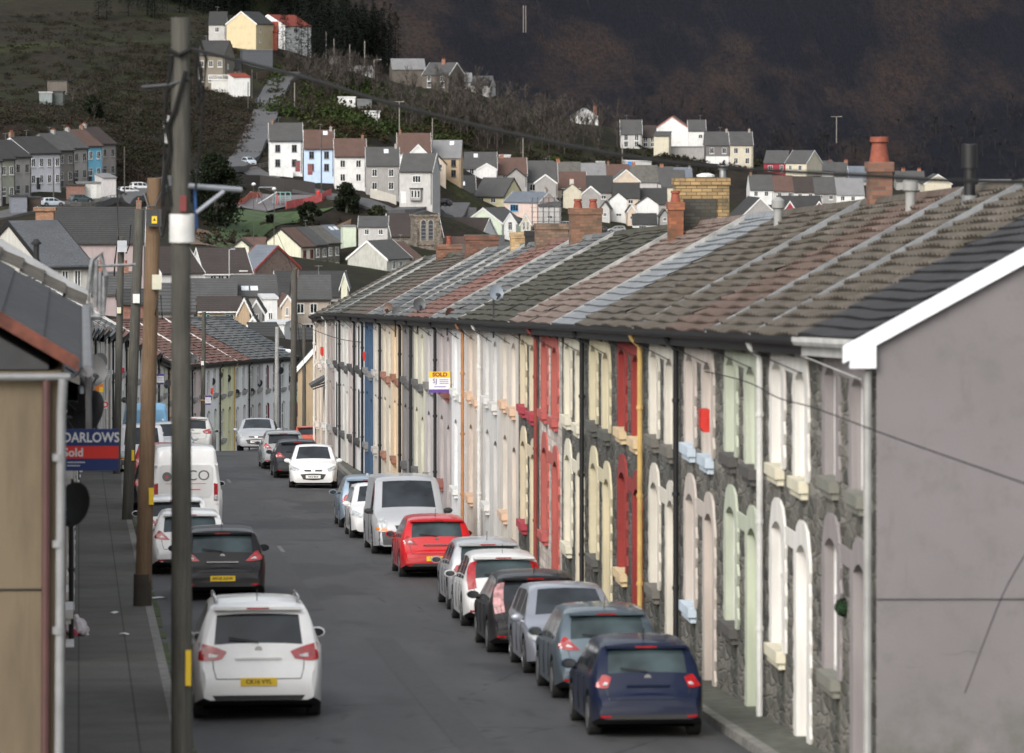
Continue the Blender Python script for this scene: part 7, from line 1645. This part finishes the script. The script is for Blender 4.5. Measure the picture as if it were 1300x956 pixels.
# church tower
p = U(527, 338, 915); s = 915 / FPX; w = 31 * s; T = thing('church_tower', 'square stone church tower with paired arched louvre windows', 'church tower', p, .12)
m = MB(); H_ = 63 * s; m.box(0, w, 0, w, -4, H_); m.box(-.15, w + .15, -.15, w + .15, H_ * .42, H_ * .46); m.box(-.2, w + .2, -.2, w + .2, H_, H_ + .35)
m.box(-.35, .35, -.35, .3, -4, H_ * .82); m.box(w - .35, w + .35, -.35, .3, -4, H_ * .82); m.build('wall', stone((.15, .125, .10), (.22, .19, .16)), T)
def louv(x0, ww, face):
    m = MB(); f2 = MB(); z0, z1 = H_ * .52, H_ * .88; k = 8
    pts = [(x0, z0)] + [(x0 + ww / 2 - ww / 2 * math.cos(PI * i / k), z1 + ww * .5 * math.sin(PI * i / k)) for i in range(k + 1)] + [(x0 + ww, z0)]
    big = [(x0 + ww / 2 + (a - x0 - ww / 2) * 1.45, z0 - .15 if b == z0 else b + .15) for a, b in pts]
    if face == 'f': m.prism(pts, -.13, 0, 'y'); f2.prism(big, -.1, 0, 'y')
    else: m.prism(pts, w, w + .13, 'x'); f2.prism(big, w, w + .1, 'x')
    f = f2.build('window', plain((.30, .27, .22), .8), T); m.build('louvre', plain((.03, .035, .045), .5), f)
    b = MB()
    for i in range(5):
        b = MB(); zz = z0 + (z1 - z0) * (i + .3) / 5
        if face == 'f': b.box(x0 + .04, x0 + ww - .04, -.19, -.13, zz, zz + .09)
        else: b.box(w + .13, w + .19, x0 + .04, x0 + ww - .04, zz, zz + .09)
        b.build('slat', plain((.22, .23, .25), .6), f)
louv(w * .25, .85, 'f'); louv(w * .55, .85, 'f'); louv(w * .25, .7, 'r'); louv(w * .55, .7, 'r')
m = MB(); m.prism([(.0, H_ + .35), (w, H_ + .35), (w / 2, H_ + 1.1)], .2, w - .2, 'y'); m.build('roof', rD, T)
# cars on the hillside
cl = 'cars parked on the left terrace road'
for lb, px, py, d_, col, yw, kd, gp in (('silver car parked at the front of the left terrace', 66, 264, 838, (.4, .45, .5), 1.2, 'hatch', cl), ('dark teal car parked before the white garage', 103, 259, 850, (.03, .05, .055), 1.2, 'hatch', cl), ('dark saloon parked right of the white garage', 146, 251, 872, (.035, .035, .04), 1.2, 'hatch', cl),
                                ('white hatchback between the dark saloon and the white van on the left road', 163, 249, 882, (.6, .6, .6), 1.25, 'hatch', cl), ('white pickup at the right end of the left terrace road', 179, 246, 892, (.65, .65, .66), 1.25, 'suv', cl), ('silver people carrier driving down the hill road', 316, 213, 1018, (.4, .45, .5), -.35, 'suv', None)):
    p, dd = hit(px, py, 760); car(kd, col, 0, 0, True, lb, pos=((p.x, p.y, p.z + .15), PI - yw if px > 300 else -yw, 0), group=gp, name='parked_car' if px < 300 else 'moving_car')
for lb, px, py in (('dark car among the yards right of the bay windowed house', 561, 262), ('black car parked in the yard below the big white rear gable', 760, 296)):
    p = U(px, py, 985 if px < 600 else 1085); car('hatch', (.015, .015, .018), 0, 0, True, lb, pos=(p, .9, 0))
for lb, px, py, col, yw in (('dark blue car in the yards just right of the two pot chimney', 728, 299, (.02, .03, .06), 1.2), ('red car in the yards behind the near ridge', 742, 304, (.3, .02, .02), 1.4), ('small grey car in the yards left of the white lean-to', 783, 297, (.2, .2, .21), 1.5), ('white car parked beside the scaffolding yard', 716, 291, (.6, .6, .6), 1.1)):
    p, dd = hit(px, py, 950); car('hatch', col, 0, 0, True, lb, pos=((p.x, p.y, p.z + .1), yw, 0))
# people walking up the hill road
def person(label, px, py, coat, ph):
    p, d_ = hit(px, py, 900); T = thing('person', label, 'person', (p.x, p.y, p.z + .12), .4)
    J = dict(pel=(0, 0, .95), chest=(0, -.02, 1.3), neck=(0, -.02, 1.5), head=(0, -.03, 1.62), top=(0, -.03, 1.75), ls=(-.19, 0, 1.42), le=(-.25, .06 * ph, 1.15), lh=(-.24, -.1 * ph, .9), rs=(.19, 0, 1.42), re=(.25, -.06 * ph, 1.15), rh=(.24, .1 * ph, .9),
             lhip=(-.1, 0, .92), lk=(-.11, -.14 * ph, .5), lf=(-.11, -.2 * ph, .06), lt=(-.11, -.34 * ph, .03), rhip=(.1, 0, .92), rk=(.11, .05 * ph, .5), rf=(.11, .22 * ph, .08), rt=(.11, .12 * ph, .03))
    E = [('pel', 'chest'), ('chest', 'neck'), ('neck', 'head'), ('head', 'top'), ('chest', 'ls'), ('ls', 'le'), ('le', 'lh'), ('chest', 'rs'), ('rs', 're'), ('re', 'rh'), ('pel', 'lhip'), ('lhip', 'lk'), ('lk', 'lf'), ('lf', 'lt'), ('pel', 'rhip'), ('rhip', 'rk'), ('rk', 'rf'), ('rf', 'rt')]
    RD = dict(pel=.15, chest=.16, neck=.06, head=.10, top=.085, ls=.08, le=.055, lh=.04, rs=.08, re=.055, rh=.04, lhip=.11, lk=.07, lf=.05, lt=.035, rhip=.11, rk=.07, rf=.05, rt=.035)
    ks = list(J); me = bpy.data.meshes.new('body'); me.from_pydata([J[k] for k in ks], [(ks.index(a), ks.index(b)) for a, b in E], []); o = bpy.data.objects.new('body', me); C.objects.link(o); o.parent = T
    md = o.modifiers.new('skin', 'SKIN'); sv = me.skin_vertices[0].data
    for i, k in enumerate(ks): sv[i].radius = (RD[k], RD[k]); sv[i].use_root = (k == 'pel')
    o.modifiers.new('sub', 'SUBSURF').levels = 1; me.materials.append(plain((.03, .035, .05), .8))
    m = MB(); m.lathe([(.21, .80), (.2, 1.1), (.21, 1.35), (.12, 1.5), (.07, 1.52)], (0, -.01, 0), 12); m.build('coat', coat, T, smooth=True)
    m = MB(); m.lathe([(.06, 1.6), (.108, 1.66), (.105, 1.74), (.05, 1.80), (.01, 1.805)], (0, -.02, 0), 10); m.build('hair', plain((.02, .015, .01), .8), T, smooth=True)
person('person in a dark coat walking up the hill road, on the left of the pair', 325.5, 136, plain((.02, .022, .03), .8), 1)
person('person in a dark jacket with lighter trousers walking up the hill road on the right', 330, 136, plain((.03, .03, .045), .8), -1)

# ------------------------------------------------------------------ camera, sky, light
cam = bpy.data.cameras.new('camera'); co = bpy.data.objects.new('camera', cam); C.objects.link(co); bpy.context.scene.camera = co
cam.sensor_width = 36; cam.lens = 36 * FPX / 1300; co.location = (0, 0, 0); co.rotation_euler = (PI / 2, 0, -TH)
cam.shift_y = -(478 - HOR) / 1300; cam.clip_start = 1; cam.clip_end = 9000
cam.dof.use_dof = True; cam.dof.focus_distance = 185; cam.dof.aperture_fstop = (cam.lens / 1000) / .052
sc_n = bpy.context.scene
w = bpy.data.worlds.new('World'); sc_n.world = w; w.use_nodes = True; nt = w.node_tree; bg = nt.nodes['Background']
sky = nt.nodes.new('ShaderNodeTexSky'); sky.sky_type = 'NISHITA'; sky.sun_disc = False; sky.sun_elevation = math.radians(36); sky.sun_rotation = math.radians(212); sky.dust_density = 4; sky.air_density = 1.5
hs = nt.nodes.new('ShaderNodeHueSaturation'); hs.inputs['Saturation'].default_value = .32; nt.links.new(sky.outputs[0], hs.inputs['Color']); nt.links.new(hs.outputs[0], bg.inputs[0]); bg.inputs[1].default_value = .15
sd = bpy.data.lights.new('sun', 'SUN'); so = bpy.data.objects.new('sun', sd); C.objects.link(so); sd.energy = .75; sd.angle = math.radians(30); sd.color = (1, .985, .97)
az = math.radians(212); el = math.radians(36); dv = Vector((math.sin(az) * math.cos(el), math.cos(az) * math.cos(el), math.sin(el))); so.rotation_euler = dv.to_track_quat('Z', 'Y').to_euler()
vs = sc_n.view_settings; vs.view_transform = 'Standard'; vs.look = 'None'; vs.gamma = 1; vs.exposure = 0.74; vs.use_curve_mapping = False
sc_n.render.engine = 'CYCLES'
